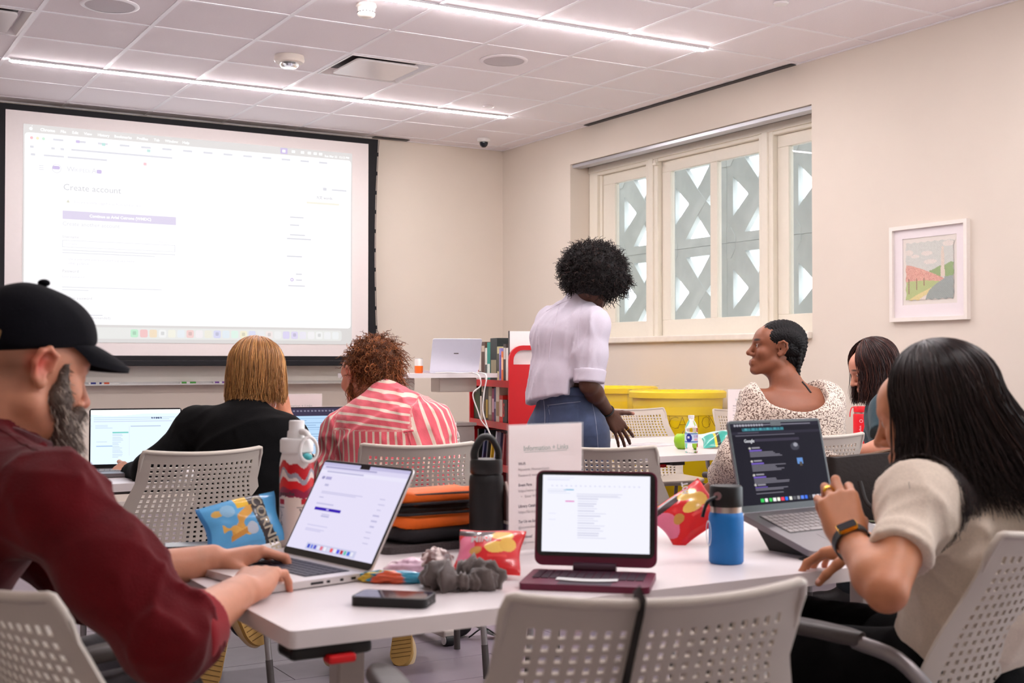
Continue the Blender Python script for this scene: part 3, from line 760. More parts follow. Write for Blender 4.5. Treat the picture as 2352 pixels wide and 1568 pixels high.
# ------------------------------------------------------------------ laptops
M_silver = mat('silver_aluminium', S(222, 216, 214), .34, metal=.55, noise=.01)
M_space = mat('space_grey_aluminium', S(122, 116, 118), .36, metal=.6, noise=.01)
M_bezel = mat('glossy_bezel', S(12, 11, 16), .12, noise=.02)
M_key = mat('black_keys', S(44, 42, 58), .5, noise=.05)
M_keyg = mat('dark_keys', S(34, 32, 36), .42, noise=.05)
def laptop(lab, o, ux, w_, d_, tilt, body, keym, scr_paint=None, emit=1.0, pitch=0.0, th=.0135, notch=True, z=TT, bezel=.006, group='laptops', logo=None, ports=False):
    """o = hinge middle on the table (world xy), ux = direction from the user's left to right along the hinge"""
    ux = norm2(ux); uy = np.array([-ux[1], ux[0]])            # uy points from user towards the hinge / away
    rz = math.atan2(ux[1], ux[0])
    t = thing('laptop', lab, 'laptop', (o[0], o[1], z), rz, group)
    RB = Matrix.Translation((0, -d_, 0)) @ Matrix.Rotation(pitch, 4, 'X') @ Matrix.Translation((0, d_, 0))
    MB().prism(rrect(w_, d_, .011, 5, 0, -d_ / 2), th, M=RB, z0=.002).build('base', body, t, 40)
    kb = MB(); kb.prism(rrect(w_ * .79, d_ * .46, .004, 3, 0, -d_ * .33), .0006, M=RB, z0=th + .0018); ko = kb.build('keyboard_well', keym, t)
    kw, kd = w_ * .775 / 14, d_ * .44 / 6
    ks = MB()
    for r_ in range(6):
        for c_ in range(14):
            if r_ == 0 and 4 <= c_ <= 9:
                if c_ == 4: ks.box((-w_ * .3875 + 4 * kw + .0012, -d_ * .55 + .0012, th + .0022), (-w_ * .3875 + 10 * kw - .0012, -d_ * .55 + kd - .0012, th + .0036), M=RB)
                continue
            ks.box((-w_ * .3875 + c_ * kw + .0012, -d_ * .55 + r_ * kd + .0012, th + .0022), (-w_ * .3875 + (c_ + 1) * kw - .0012, -d_ * .55 + (r_ + 1) * kd - .0012, th + .0036), M=RB)
    props(ks.build('key', keym if body is not M_space else mat('grey_keys', S(150, 142, 140), .45, noise=.04), ko), kind='stuff')
    MB().prism(rrect(w_ * .36, d_ * .34, .006, 3, 0, -d_ * .79), .0004, M=RB, z0=th + .0019).build('trackpad', mat('trackpad_' + body.name, tuple(v * .9 for v in body.node_tree.nodes['Principled BSDF'].inputs['Base Color'].default_value[:3]) + (1,), .3, metal=.4, noise=.01), t)
    hz = RB @ Vector((0, 0, th + .002))
    RL = Matrix.Translation(hz) @ Matrix.Rotation(math.radians(180 - tilt), 4, 'X')   # lid: local x along hinge, y up the lid, z towards the user side
    lh = d_ * .985
    lid = MB(); lid.prism(rrect(w_, lh, .011, 5, 0, lh / 2), .0045, M=RL, z0=-.0045); lo = lid.build('lid', body, t, 40)
    MB().prism(rrect(w_ - .003, lh - .003, .010, 5, 0, lh / 2), .0006, M=RL, z0=.0001).build('bezel', M_bezel, lo)
    if logo:
        b = MB(); b.prism(rrect(.03, .006, .002, 3, 0, lh * .55), .0004, M=RL, z0=-.0051); b.build('logo', M_dkgrey, lo)
    if scr_paint is not None:
        bz = bezel
        def pos(U, V):
            x = -w_ / 2 + bz + U * (w_ - 2 * bz); y = lh - bz - V * (lh - bz - .016); 
            Mn = np.array(RL); q = np.stack([x, y, np.full_like(x, .0009), np.ones_like(x)], -1)
            return (q @ Mn.T)[..., :3]
        painted('display', scr_paint, pos, pmat('display_%.2f' % emit, .25, emit), lo)
        if notch: MB().box((-.017, lh - bz - .008, .0010), (.017, lh - bz + .001, .0014), M=RL).build('camera_notch', M_bezel, lo)
    if ports:
        for a_, b_ in ((.05, .045), (.085, .012), (.115, .012), (.14, .018)):
            MB().box((w_ / 2 - .0004, -d_ + .04 + a_, .006), (w_ / 2 + .0006, -d_ + .04 + a_ + b_ * .6, .0105), M=RB).build('port', M_bezel, t)
    return t
def page(bg=(244, 240, 252), nu=170, nv=120): return Paint(nu, nv, bg)
def lines(pt, u0, u1, v0, v1, n_, c, h=.35, jit=.35, seed=0):
    r_ = random.Random(seed); st = (v1 - v0) / n_
    for i in range(n_): pt.rect(u0, v0 + i * st, u0 + (u1 - u0) * (1 - jit * r_.random()), v0 + i * st + st * h, c)
# 1 silver laptop of the man
pt = page((232, 226, 250))
pt.rect(0, 0, 1, .035, (196, 190, 226)); pt.rect(0, .035, 1, .085, (222, 216, 244)); lines(pt, .04, .9, .05, .075, 1, (170, 165, 205), .5); pt.rect(.0, .085, 1, .13, (236, 232, 252)); lines(pt, .08, .7, .1, .13, 1, (190, 186, 220), .4)
pt.disc(.07, .18, .018, .018, (150, 146, 190)); pt.rect(.10, .165, .17, .195, (176, 170, 214)); pt.rect(.12, .25, .17, .27, (190, 186, 220))
lines(pt, .12, .62, .33, .37, 2, (196, 192, 226), .4, .2, 1); lines(pt, .12, .2, .40, .42, 1, (180, 176, 214), .5)
lines(pt, .12, .42, .47, .50, 1, (200, 196, 230), .5)
pt.rect(.13, .52, .44, .55, (58, 30, 178)); pt.rect(.27, .528, .30, .542, (190, 180, 250)); lines(pt, .24, .36, .58, .63, 2, (190, 186, 224), .4, .2, 2); lines(pt, .13, .4, .72, .80, 4, (200, 196, 232), .35, .5, 3)
for i in range(9): lines(pt, .80 + .01 * (i % 3), .88, .33 + i * .06, .36 + i * .06, 1, (190, 186, 222), .4, .3, i)
pt.rect(.22, .915, .80, .985, (206, 206, 236))
for i, c in enumerate([(60, 80, 200), (110, 130, 230), (90, 90, 200), (230, 230, 250), (230, 120, 140), (240, 240, 250), (220, 220, 240), (240, 90, 100), (240, 240, 250), (90, 90, 230), (190, 40, 60), (90, 200, 170), (60, 110, 220), (240, 240, 250)]): pt.rect(.24 + i * .039, .93, .268 + i * .039, .972, c)
hA, hB = np.array([.916, 2.551]), np.array([.982, 2.214])                # hinge ends on the table
laptop('open silver laptop with a bright screen under the hands of the man in the cap', (hA + hB) / 2 + np.array([.006, .0]), hB - hA, .325, .224, 119, M_silver, M_key, pt, .74, ports=True)
# 2 dark laptop of the woman in the pale tee, on a folding stand
pt = page((22, 18, 30)); pt.rect(0, 0, 1, .05, (34, 30, 44)); lines(pt, .05, .9, .02, .035, 1, (150, 146, 160), .5, 0)
for u in np.arange(.04, .36, .03): pt.rect(u, .015, u + .018, .035, (170, 168, 178))
pt.rect(.12, .062, .58, .095, (64, 130, 142)); 
for i in range(16): pt.rect(.13 + i * .027, .066, .14 + i * .027, .09, [(30, 70, 90), (90, 170, 180), (40, 90, 120)][i % 3])
pt.rect(0, .105, 1, .135, (40, 36, 50)); pt.rect(.07, .112, .3, .126, (90, 86, 100)); lines(pt, .04, .7, .15, .165, 1, (110, 106, 120), .5, 0)
pt.rect(.24, .20, .74, .235, (56, 50, 66))
for k_, (v_, n_) in enumerate(((.31, 4), (.47, 5), (.64, 4), (.76, 4))):
    pt.disc(.17, v_, .012, .014, (200, 196, 190)); pt.rect(.19, v_ - .01, .28, v_ + .005, (150, 146, 156)); pt.rect(.16, v_ + .022, .30, v_ + .036, (118, 92, 190)); lines(pt, .16, .56, v_ + .045, v_ + .045 + n_ * .018, n_, (126, 122, 134), .4, .4, k_)
pt.disc(.68, .31, .05, .05, (60, 60, 70)); pt.disc(.69, .29, .025, .025, (150, 150, 160)); pt.rect(.68, .46, .74, .53, (98, 140, 200)); pt.rect(.70, .51, .73, .56, (80, 70, 60))
for i, c in enumerate([(60, 200, 90), (240, 240, 240), (70, 200, 90), (240, 240, 240), (250, 250, 230), (240, 60, 90), (50, 120, 240), (230, 230, 220), (90, 90, 96), (150, 150, 156), (90, 130, 230), (60, 110, 230), (50, 50, 60), (200, 200, 210), (220, 220, 230), (210, 210, 220)]): pt.rect(.20 + i * .045, .93, .232 + i * .045, .968, c)
ux = norm2(np.array([1.0, .06])); dv = np.array([-ux[1], ux[0]])
lw, ld = .304, .215
hm = np.array([1.868, 2.175]) + ux * lw / 2
lt2 = laptop('dark grey laptop with a black search page, tilted on a stand before the pale tee', hm, ux, lw, ld, 103, M_space, M_keyg, pt, .85, pitch=math.radians(16), bezel=.007, z=TT + .006)
text('page_heading', 'Google', .011, emat('page_white', (.8, .8, .85, 1), .7), bpy.data.objects[lt2.name], Matrix.Identity(4))
gh = [c for c in lt2.children if c.name.startswith('page_heading')][0]
lidm = [c for c in lt2.children if c.name.startswith('lid')][0]; gh.parent = lidm
RBm = Matrix.Translation((0, -ld, 0)) @ Matrix.Rotation(math.radians(16), 4, 'X') @ Matrix.Translation((0, ld, 0))
RLm = Matrix.Translation(RBm @ Vector((0, 0, .0155))) @ Matrix.Rotation(math.radians(77), 4, 'X')
gh.data.transform(RLm @ Matrix.Translation((-lw / 2 + .042, ld * .985 * .755, .0013)))
st_ = thing('laptop_stand', 'black folding stand propping up the dark grey laptop', 'laptop stand', (hm[0], hm[1], TT), math.atan2(ux[1], ux[0]))
sp_ = MB(); sp_.prism([(-ld + .02, 0), (-.055, .0), (-.012, .052)], .22, M=Matrix(((0, 0, 1, -.11), (1, 0, 0, 0), (0, 1, 0, 0), (0, 0, 0, 1)))); sp_.build('wedge', M_black, st_)
MB().box((-lw / 2 - .002, -ld - .002, .0), (lw / 2 + .002, -ld + .03, .0045), bev=.001).build('rest_plate', M_black, st_)
# 3 blonde woman's laptop
pt = page((214, 230, 248)); pt.rect(0, 0, 1, .07 , (255, 255, 255)); pt.put((pt.V < .08 + .03 * np.sin(pt.U * 6)), (255, 255, 255)); lines(pt, .03, .95, .14, .2, 2, (170, 186, 206), .3, .1, 1)
for i in range(5): pt.disc(.68 + i * .025, .155, .011, .014, (70, 80, 110))
lines(pt, .03, .9, .21, .235, 1, (190, 200, 220), .4, 0); lines(pt, .05, .24, .28, .36, 3, (176, 190, 212), .35, .3, 2); pt.rect(.24, .41, .42, .432, (110, 190, 180)); lines(pt, .24, .36, .45, .9, 16, (172, 186, 206), .3, .5, 4); lines(pt, .44, .8, .30, .33, 1, (170, 182, 204), .4, .1, 5); pt.rect(.06, .66, .24, .675, (150, 176, 214)); pt.rect(.425, .3, .43, .85, (205, 215, 232)); lines(pt, .06, .2, .58, .6, 1, (176, 190, 212), .5, .2, 6)
p0 = Z(200, 1086, TT)[:2]; ux = norm2(P(500, 0, 4.95)[:2] - P(200, 0, 4.8)[:2])
laptop('open laptop with a pale spreadsheet page in front of the blonde woman', p0 + ux * .178, ux, .345, .235, 100, M_space, M_keyg, pt, .95, notch=False, bezel=.006)
# 4 striped-shirt woman's laptop with pinkish lid
pt = page((176, 206, 236)); pt.rect(0, 0, 1, .17, (58, 52, 74)); 
for u in np.arange(.03, .95, .05): pt.rect(u, .05, u + .03, .08, (120, 116, 136))
lines(pt, .05, .9, .22, .9, 14, (140, 170, 204), .3, .6, 8)
p0 = Z(650, 1080, TT)[:2]; ux = norm2(P(800, 0, 5.35)[:2] - P(650, 0, 5.25)[:2])
laptop('open laptop with a pinkish rim between the blonde and the striped-shirt women', P(722, 1060, 5.3)[:2], ux, .32, .225, 103, mat('rose_aluminium', S(206, 186, 194), .35, metal=.5, noise=.01), M_keyg, pt, .9, notch=False)
# 5 silver laptop on the lectern table, seen from behind
LZ = 1.086
lcx, lcy = P(1040, 857, 7.55)[:2]
# ------------------------------------------------------------------ lectern table
le = thing('lectern_table', 'tall narrow white standing table holding the silver laptop and drink can', 'table', (lcx, lcy + .12, 0))
MB().prism(rrect(.90, .40, .02, 4, -.17, .0), .026, z0=LZ - .026).build('table_top', M_top, le, 40)
MB().box((-.06, -.06, LZ - .115), (.20, .06, LZ - .028), bev=.006).build('bracket_box', mat('ivory_metal', S(232, 222, 206), .45, noise=.01), le)
MB().box((-.34, -.05, LZ - .10), (-.22, .05, LZ - .028), bev=.006).build('bracket_box', MATS['ivory_metal'], le)
for x_ in (-.28,): MB().box((x_ - .035, -.03, .04), (x_ + .035, .03, LZ - .1), bev=.006).build('leg', MATS['ivory_metal'], le)
for x_ in (-.28,): MB().box((x_ - .03, -.24, .0), (x_ + .03, .24, .04), bev=.008).build('foot', MATS['ivory_metal'], le)
laptop('closed-back silver laptop standing open on the tall lectern table', (lcx + .02, lcy + .02), (-1, .25), .305, .215, 114, mat('pale_silver', S(226, 227, 240), .4, metal=.2, noise=.01), M_keyg, None, z=LZ + .0005, logo=True)
def lathe_thing(name, lab, cat, loc, parts, group=None):
    t = thing(name, lab, cat, loc, 0, group)
    for nm, prof, m_ in parts: MB().lathe(prof, 32).build(nm, m_, t, 45)
    return t
M_can = mat('can_white', S(240, 234, 228), .3, metal=.2, noise=.01); M_orange = mat('can_orange', S(240, 108, 20), .35, noise=.02)
q_ = P(962, 853, 7.6)
lathe_thing('drink_can', 'white and orange drink can on the tall lectern table', 'can', (q_[0], q_[1], LZ + .0005), [('lower_band', [(.021, 0), (.026, .005), (.026, .045)], M_orange), ('upper_band', [(.026, .045), (.026, .080), (.023, .088)], M_can), ('lid', [(.023, .088), (.022, .091), (.002, .089)], M_alu)])
cab = thing('white_cable', 'white cables hanging from the lectern table down past the book cart', 'cable', (lcx, lcy, LZ))
cq = lambda *a: [np.asarray(P(*q_)) - np.array([lcx, lcy, LZ]) for q_ in a]
M_cable = mat('white_cable', S(240, 236, 232), .4, noise=.01)
MB().tube(spline(cq((1085, 855, 7.45), (1100, 862, 7.3), (1104, 885, 7.3), (1086, 905, 7.3), (1098, 945, 7.3), (1105, 965, 7.3), (1122, 988, 7.3), (1130, 1010, 7.3)), 40), .0042, 6).build('cord', M_cable, cab, 60)
MB().tube(spline(cq((1095, 855, 7.45), (1117, 862, 7.3), (1112, 900, 7.3), (1109, 940, 7.3), (1116, 970, 7.3), (1130, 1010, 7.3)), 40), .0042, 6).build('cord', M_cable, cab, 60)
MB().tube(spline(cq((1000, 856, 7.46), (1030, 855, 7.44), (1060, 856.5, 7.44), (1085, 855, 7.45)), 30), .003, 6).build('cord', M_cable, cab, 60)

# ------------------------------------------------------------------ grey cabinet and red book cart
M_gbox = mat('grey_laminate', S(176, 166, 158), .5, noise=.03)
q_ = P(1100, 970, 7.72)
gc = thing('grey_cabinet', 'low grey cabinet standing at left of the red book cart', 'cabinet', (q_[0] - .20, q_[1] + .02, 0))
zt = float(q_[2])
MB().box((-.18, .0, .05), (.18, .16, zt - .02), bev=.004).build('body', M_gbox, gc); MB().box((-.19, -.012, zt - .02), (.19, .17, zt), bev=.004).build('top', M_gbox, gc)
MB().box((-.175, -.012, .08), (-.004, .0, zt - .04), bev=.003).build('door', M_gbox, gc); MB().box((.004, -.012, .08), (.175, .0, zt - .04), bev=.003).build('door', M_gbox, gc)
MB().box((-.17, .02, 0), (.17, .15, .05)).build('plinth', M_dkgrey, gc)
M_cart = mat('red_enamel', S(196, 12, 24), .38, noise=.02)
crz = -math.radians(12.7)
cb = P(1168, 950, 7.5)
cart = thing('book_cart', 'red metal library book cart packed with books', 'book cart', (cb[0], cb[1], 0), crz)
CW, CL, CT = .44, .86, 1.255
MC = Matrix(((1, 0, 0, 0), (0, 0, 1, 0), (0, 1, 0, 0), (0, 0, 0, 1)))
def ctop(): return [(0, .12), (CW, .12), (CW, CT - .09)] + [(CW - .09 + .09 * math.cos(a), CT - .09 + .09 * math.sin(a)) for a in np.linspace(0, math.pi / 2, 7)[1:]] + [(.09 + .09 * math.cos(a), CT - .09 + .09 * math.sin(a)) for a in np.linspace(math.pi / 2, math.pi, 7)]
hole = [(.028, CT - .115), (CW - .028, CT - .115), (CW - .028, CT - .09)] + [(CW - .09 + .062 * math.cos(a), CT - .09 + .062 * math.sin(a)) for a in np.linspace(0, math.pi / 2, 6)[1:]] + [(.09 + .062 * math.cos(a), CT - .09 + .062 * math.sin(a)) for a in np.linspace(math.pi / 2, math.pi, 6)][:-1] + [(.028, CT - .09)]
for y_ in (0, CL): MB().prism(ctop(), .022, M=MC, z0=y_ - .011, holes=[hole]).build('end_panel', M_cart, cart, 30)
SH = (1.03, .772, .515, .2)
for z_ in SH:
    s_ = MB(); s_.box((.004, .012, z_ - .022), (CW - .004, CL - .012, z_)); s_.box((.0, .012, z_ - .03), (.006, CL - .012, z_ + .012)); s_.box((CW - .006, .012, z_ - .03), (CW, CL - .012, z_ + .012)); s_.build('shelf', M_cart, cart)
MB().box((CW / 2 - .006, .012, .2), (CW / 2 + .006, CL - .012, 1.03)).build('divider', mat('dark_red_enamel', S(120, 12, 20), .5, noise=.03), cart)
for x_ in (.05, CW - .05):
    for y_ in (.05, CL - .05):
        c_ = MB(); c_.cyl((x_ - .018, y_, .06), (x_ + .018, y_, .06), .06, 18); c_.box((x_ - .022, y_ - .02, .06), (x_ + .022, y_ + .02, .125)); c_.build('caster', M_dkgrey, cart, 40)
CM = Matrix.Translation((cb[0], cb[1], 0)) @ Matrix.Rotation(crz, 4, 'Z')
M_page = mat('book_pages', S(226, 218, 200), .8, noise=.05, nscale=300)
BK = {}
def book(lab, yl, z, th, h, dp, col, band=None, tilt=0.0, grp='books', xl=.022):
    """yl = place along the cart, spine facing the aisle"""
    t = thing('book', lab, 'book', tuple(CM @ Vector((xl, yl, z + .001))), crz, grp)
    m_ = mat('book_%d_%d_%d' % col, S(*col), .45, noise=.08, nscale=30)
    R = Matrix.Rotation(tilt, 4, 'X')
    c_ = MB(); c_.box((0, 0, 0), (.004, th, h), M=R); c_.box((.004, 0, 0), (dp, .0022, h), M=R); c_.box((.004, th - .0022, 0), (dp, th, h), M=R); c_.build('cover', m_, t)
    MB().box((.0042, .0024, .002), (dp - .003, th - .0024, h - .003), M=R).build('pages', M_page, t)
    if band:
        bc, b0, b1 = band
        MB().box((-.0006, th * .12, h * b0), (.0002, th * .88, h * b1), M=R).build('spine_title', mat('book_band_%d_%d_%d' % bc, S(*bc), .5, noise=.05), t)
    return t
top_row = [(.024, .21, (196, 178, 120), None, 'pale gold'), (.03, .225, (48, 44, 108), ((238, 228, 214), .0, .7), 'navy and cream'), (.018, .20, (224, 204, 196), ((196, 40, 44), .3, .6), 'cream with a red title'), (.028, .215, (238, 230, 220), ((90, 80, 90), .2, .3), 'white'), (.05, .255, (86, 60, 48), ((200, 180, 160), .75, .9), 'brown patterned'), (.028, .215, (230, 226, 214), ((60, 60, 60), .2, .5), 'white slim'), (.04, .25, (26, 142, 126), ((232, 236, 226), .1, .45), 'teal green'), (.085, .275, (26, 34, 34), ((150, 140, 112), .1, .5), 'large black'), (.026, .22, (208, 194, 140), ((60, 60, 50), .3, .8), 'straw yellow'), (.024, .21, (150, 140, 206), ((90, 80, 150), .1, .8), 'lavender'), (.024, .19, (236, 120, 54), ((250, 200, 150), .4, .8), 'orange'), (.03, .235, (60, 46, 44), ((210, 200, 190), .6, .9), 'dark brown'), (.03, .21, (236, 228, 220), None, 'off white')]
mid_row = [(.085, .215, (30, 44, 26), ((44, 66, 34), .2, .8), 'dark green'), (.016, .16, (236, 224, 212), None, 'short cream'), (.02, .235, (190, 172, 150), ((60, 50, 44), .3, .8), 'tan'), (.03, .22, (40, 34, 32), ((110, 90, 60), .3, .6), 'black'), (.034, .235, (54, 44, 38), ((180, 150, 60), .1, .6), 'black with a gold title'), (.044, .235, (126, 108, 82), ((190, 180, 160), .2, .7), 'khaki brown'), (.026, .215, (150, 40, 84), ((230, 190, 200), .3, .7), 'magenta'), (.02, .22, (70, 54, 110), ((200, 190, 220), .4, .6), 'violet'), (.04, .225, (240, 226, 204), ((180, 150, 110), .2, .6), 'large cream'), (.04, .175, (220, 40, 32), ((246, 228, 214), .25, .85), 'red with a white panel'), (.05, .15, (36, 26, 26), None, 'black with a red numeral')]
y_ = CL - .018
for th_, h_, c_, bd, nm in top_row:
    th_ *= 1.72; y_ -= th_ + .0015
    if y_ < .015: break
    book('%s book on the top shelf of the red cart' % nm, y_, SH[0], th_, h_, .16, c_, bd, grp='books on the top cart shelf')
y_ = CL - .02
for th_, h_, c_, bd, nm in mid_row:
    th_ *= 1.78; y_ -= th_ + .002
    if y_ < .015: break
    b_ = book('%s book on the middle shelf of the red cart' % nm, y_, SH[1], th_, h_, .16, c_, bd, grp='books on the middle cart shelf')
    if nm.startswith('black with a red'): text('cover_title', 'S', .12, M_red, b_, basis((-.0012, th_ * .92, h_ * .3), (0, -1, 0), (0, 0, 1)), squeeze=.6, bold=.002)
y_ = CL - .05
for th_, h_, c_, tl, nm in ((.03, .20, (40, 50, 44), 0, 'dark olive'), (.03, .21, (60, 68, 112), -.35, 'leaning navy'), (.03, .215, (36, 52, 78), -.3, 'leaning dark blue'), (.02, .16, (236, 196, 36), -.32, 'leaning yellow'), (.024, .21, (214, 214, 226), -.3, 'leaning pale grey'), (.026, .21, (70, 66, 96), -.28, 'leaning slate'), (.03, .20, (150, 60, 66), -.22, 'leaning dull red')):
    y_ -= th_ + .062
    if y_ < .02: break
    book('%s book on the lower shelf of the red cart' % nm, y_, SH[2], th_, h_, .15, c_, None, -tl, grp='books on the lower cart shelf')
wbd = MB().box((.25, -.004, 0), (.27, .60, .30)); 
wp = thing('poster_board', 'white board standing upright on top of the red book cart', 'board', tuple(CM @ Vector((.0, .04, SH[0] + .001))), crz)
MB().box((.012, -.024, 0), (.43, -.012, .31), bev=.002).build('sheet', M_white, wp); MB().box((.007, -.025, 0), (.0125, -.011, .312)).build('edge_strip', M_dkgrey, wp)

# ------------------------------------------------------------------ yellow bins
M_yel = mat('yellow_plastic', S(255, 220, 0), .42, noise=.03, nscale=5)
M_film = mat('clear_liner_film', (1, .93, .55, 1), .18, alpha=.09, spec=.7)
def bin_(lab, px_, d, r, zr):
    q_ = P(px_, 900, d)
    t = thing('waste_bin', lab, 'bin', (q_[0], q_[1], 0), 0, 'yellow waste bins')
    MB().lathe([(r * .80, .13), (r * .81, .14), (r * .93, zr - .16), (r * .95, zr - .155), (r * .96, zr - .05), (r * 1.03, zr - .045), (r * 1.04, zr - .01), (r, zr), (r * .96, zr - .01), (r * .9, zr - .2), (r * .78, .17), (.01, .16)], 56).build('body', M_yel, t, 40)
    MB().lathe([(r * .84, .10), (r * .84, .13), (.01, .13)], 40).build('dolly', M_black, t, 40)
    for a in range(4):
        c_ = MB(); x_, y2 = r * .6 * math.cos(a * 1.57 + .6), r * .6 * math.sin(a * 1.57 + .6); c_.cyl((x_ - .015, y2, .05), (x_ + .015, y2, .05), .05, 14); c_.build('caster', M_black, t, 40)
    R = []; n_ = 90
    for k_, (rr, z_) in enumerate(((.97, zr - .1), (1.0, zr + .004), (1.06, zr + .006), (1.075, zr - .03), (1.07, zr - .09), (1.05, zr - .15), (1.045, zr - .17))):
        R.append([(r * (rr + (.012 * math.sin(j * 1.7 + k_) + .01 * math.sin(j * .63 + 2 * k_)) * (k_ > 2)) * math.cos(2 * math.pi * j / n_), r * (rr + (.012 * math.sin(j * 1.7 + k_) + .01 * math.sin(j * .63)) * (k_ > 2)) * math.sin(2 * math.pi * j / n_), z_ + .018 * math.sin(j * .41 + k_) * (k_ == 6) + .004 * math.sin(j * 2.3) * (k_ in (1, 2))) for j in range(n_)])
    MB().rings(R, 0, True, False).build('liner', M_film, t, 80)
    return t, r, zr
b1, r1, z1_ = bin_('yellow waste bin marked EDUCATION with a clear liner by the window wall', 1556, 8.33, .312, .965)
b2, r2, z2_ = bin_('second yellow waste bin, half hidden behind the standing woman', 1408, 9.0, .312, .98)
M_ink = mat('marker_ink', S(150, 108, 0), .7, noise=.1)
def wrap_text(parent, body, size, r, z, a0, m_, adv=None, thin=-.0):
    """letters written one by one round the bin"""
    a = a0
    for ch in body:
        if ch != ' ':
            nx, ny = math.cos(a), math.sin(a)
            text('letter', ch, size, m_, parent, basis((r * nx, r * ny, z + random.uniform(-.008, .008)), (-ny, nx, random.uniform(-.05, .05)), (0, 0, 1)), 'CENTER', .9, thin)
        a += (adv or size * .75) / r
ab = math.atan2(-b1.location.y, -b1.location.x)
wrap_text(b1, 'EDUCATION', .12, r1 * .975, z1_ - .235, ab - .62, M_ink, .055, -.0036)
stk = MB(); 
Mst = basis((r1 * .985 * math.cos(ab - 1.02), r1 * .985 * math.sin(ab - 1.02), z1_ - .16), (-math.sin(ab - 1.02), math.cos(ab - 1.02), 0), (0, 0, 1))
stk.prism(rrect(.045, .062, .004, 3), .001, M=Mst, z0=.012); so = stk.build('sticker', M_white, b1); MB().prism([(-.012, .005), (.012, .005), (0, .02)], .0006, M=Mst, z0=.0135).build('sticker_mark', M_red, so)

# ------------------------------------------------------------------ info signs in acrylic holders
M_paper = mat('paper', S(236, 220, 216), .8, noise=.01); M_acr = mat('clear_acrylic', (1, 1, 1, 1), .03, alpha=.10, spec=.7)
M_ptext = mat('print_dark', S(104, 84, 92), .8, noise=.02); M_pgrey = mat('print_grey', S(138, 118, 120), .8, noise=.02); M_plink = mat('print_link', S(150, 160, 150), .8, noise=.02)
def sign(lab, o, ux, full=True, w_=.212, h_=.276):
    ux = norm2(ux); t = thing('sign_holder', lab, 'sign', (o[0], o[1], TT), math.atan2(ux[1], ux[0]), 'acrylic information signs')
    MB().box((-w_ / 2 - .003, .0022, .004), (w_ / 2 + .003, .0044, h_ + .008)).build('acrylic_back', M_acr, t)
    MB().box((-w_ / 2 - .003, -.0044, .004), (w_ / 2 + .003, -.0022, h_ + .008)).build('acrylic_front', M_acr, t)
    MB().box((-w_ / 2 - .003, -.04, .0), (w_ / 2 + .003, .04, .0035), bev=.001).build('foot', M_acr, t)
    pp_ = MB().box((-w_ / 2, -.001, .005), (w_ / 2, .001, h_ + .005)).build('paper_sheet', M_paper, t)
    def tx_(s_, x, z_, sz, m_, al='LEFT', b=0.0): return text('printed_line', s_, sz, m_, pp_, basis((x, -.0014, z_), (1, 0, 0), (0, 0, 1)), al, 1.0, b, thick=.0001)
    x0 = -w_ / 2 + .026
    tx_('Information + Links', 0, h_ - .052, .0165, M_plink, 'CENTER', .0002)
    MB().box((-.062, -.0016, h_ - .0555), (.062, -.0012, h_ - .0545)).build('underline', M_plink, pp_)
    rows = [('Wi-Fi', 1), ('Network: MuseumGuest', 0), ('Password: womeninarts', 0), None, ('Event Page', 1), ('https://www.wikimedia', 0), ('   •   Enter WP name', 0), None, ('Library Catalog', 1), ('https://library.nmwa', 0), None, ('Tag Us on Social Media', 1), ('@womeninarts', 0), None, ('Questions?', 1), ('info@nmwa.org', 0)]
    z_ = h_ - .083
    for r_ in rows:
        if r_ is None: z_ -= .0085; continue
        tx_(r_[0], x0, z_, .0088, M_ptext if r_[1] else M_pgrey, 'LEFT', .0003 if r_[1] else .0); z_ -= .0128
    return t
s0 = P(1176, 1278, 2.72)[:2]; s1 = s0 + rot(norm2(_rt[:2]), -20) * 1.0
dirs = rot(norm2(_rt[:2]), 38)
L0 = Z(1166, 1272, TT)[:2]
sign('upright Information + Links sign between the black bottle and the tablet', L0 + dirs * .109, dirs)
sign('small Information + Links sign on the table beyond the blonde woman', P(683, 930, 5.5)[:2], rot(norm2(_rt[:2]), 8))
sign('Information + Links sign on the far table left of the speckled sweater', P(1716, 900, 6.5)[:2], rot(norm2(_rt[:2]), 12))

# ------------------------------------------------------------------ burgundy tablet case
M_burg = mat('burgundy_case', S(104, 20, 52), .45, noise=.04, bump=.05)
M_burg2 = mat('burgundy_keys', S(52, 18, 36), .45, noise=.05)
fx = norm2(Z(1482, 1352, .74)[:2] - Z(1196, 1342, .74)[:2]); fy = np.array([-fx[1], fx[0]])
tc_ = Z(1339, 1347, .74)[:2]
tw, td = .242, .168
tp = thing('tablet_keyboard_case', 'tablet in a burgundy keyboard case showing a white document', 'tablet', (tc_[0] + fy[0] * td, tc_[1] + fy[1] * td, TT), math.atan2(fx[1], fx[0]))
MB().prism(rrect(tw, td, .012, 4, 0, -td / 2), .012, z0=.0).build('keyboard_base', M_burg, tp, 40)
ks = MB()
for r_ in range(5):
    for c_ in range(13): ks.box((-tw * .44 + c_ * tw * .0677, -td * .62 + r_ * td * .105 + .001, .0118), (-tw * .44 + (c_ + 1) * tw * .0677 - .0022, -td * .62 + (r_ + 1) * td * .105 - .0012, .0135))
props(ks.build('key', M_burg2, tp), kind='stuff')
MB().box((-.05, -td * .97, .0119), (.05, -td * .68, .0125)).build('trackpad', M_burg2, tp)
MB().cyl((-.042, .002, .016), (.042, .002, .016), .011, 14).build('hinge', M_burg2, tp, 40)
RL = Matrix.Translation((0, .004, .016)) @ Matrix.Rotation(math.radians(83), 4, 'X')
sh_ = .187
cs = MB().prism(rrect(tw, sh_, .016, 5, 0, sh_ / 2 + .003), .012, M=RL, z0=-.012).build('tablet_shell', M_burg, tp, 40)
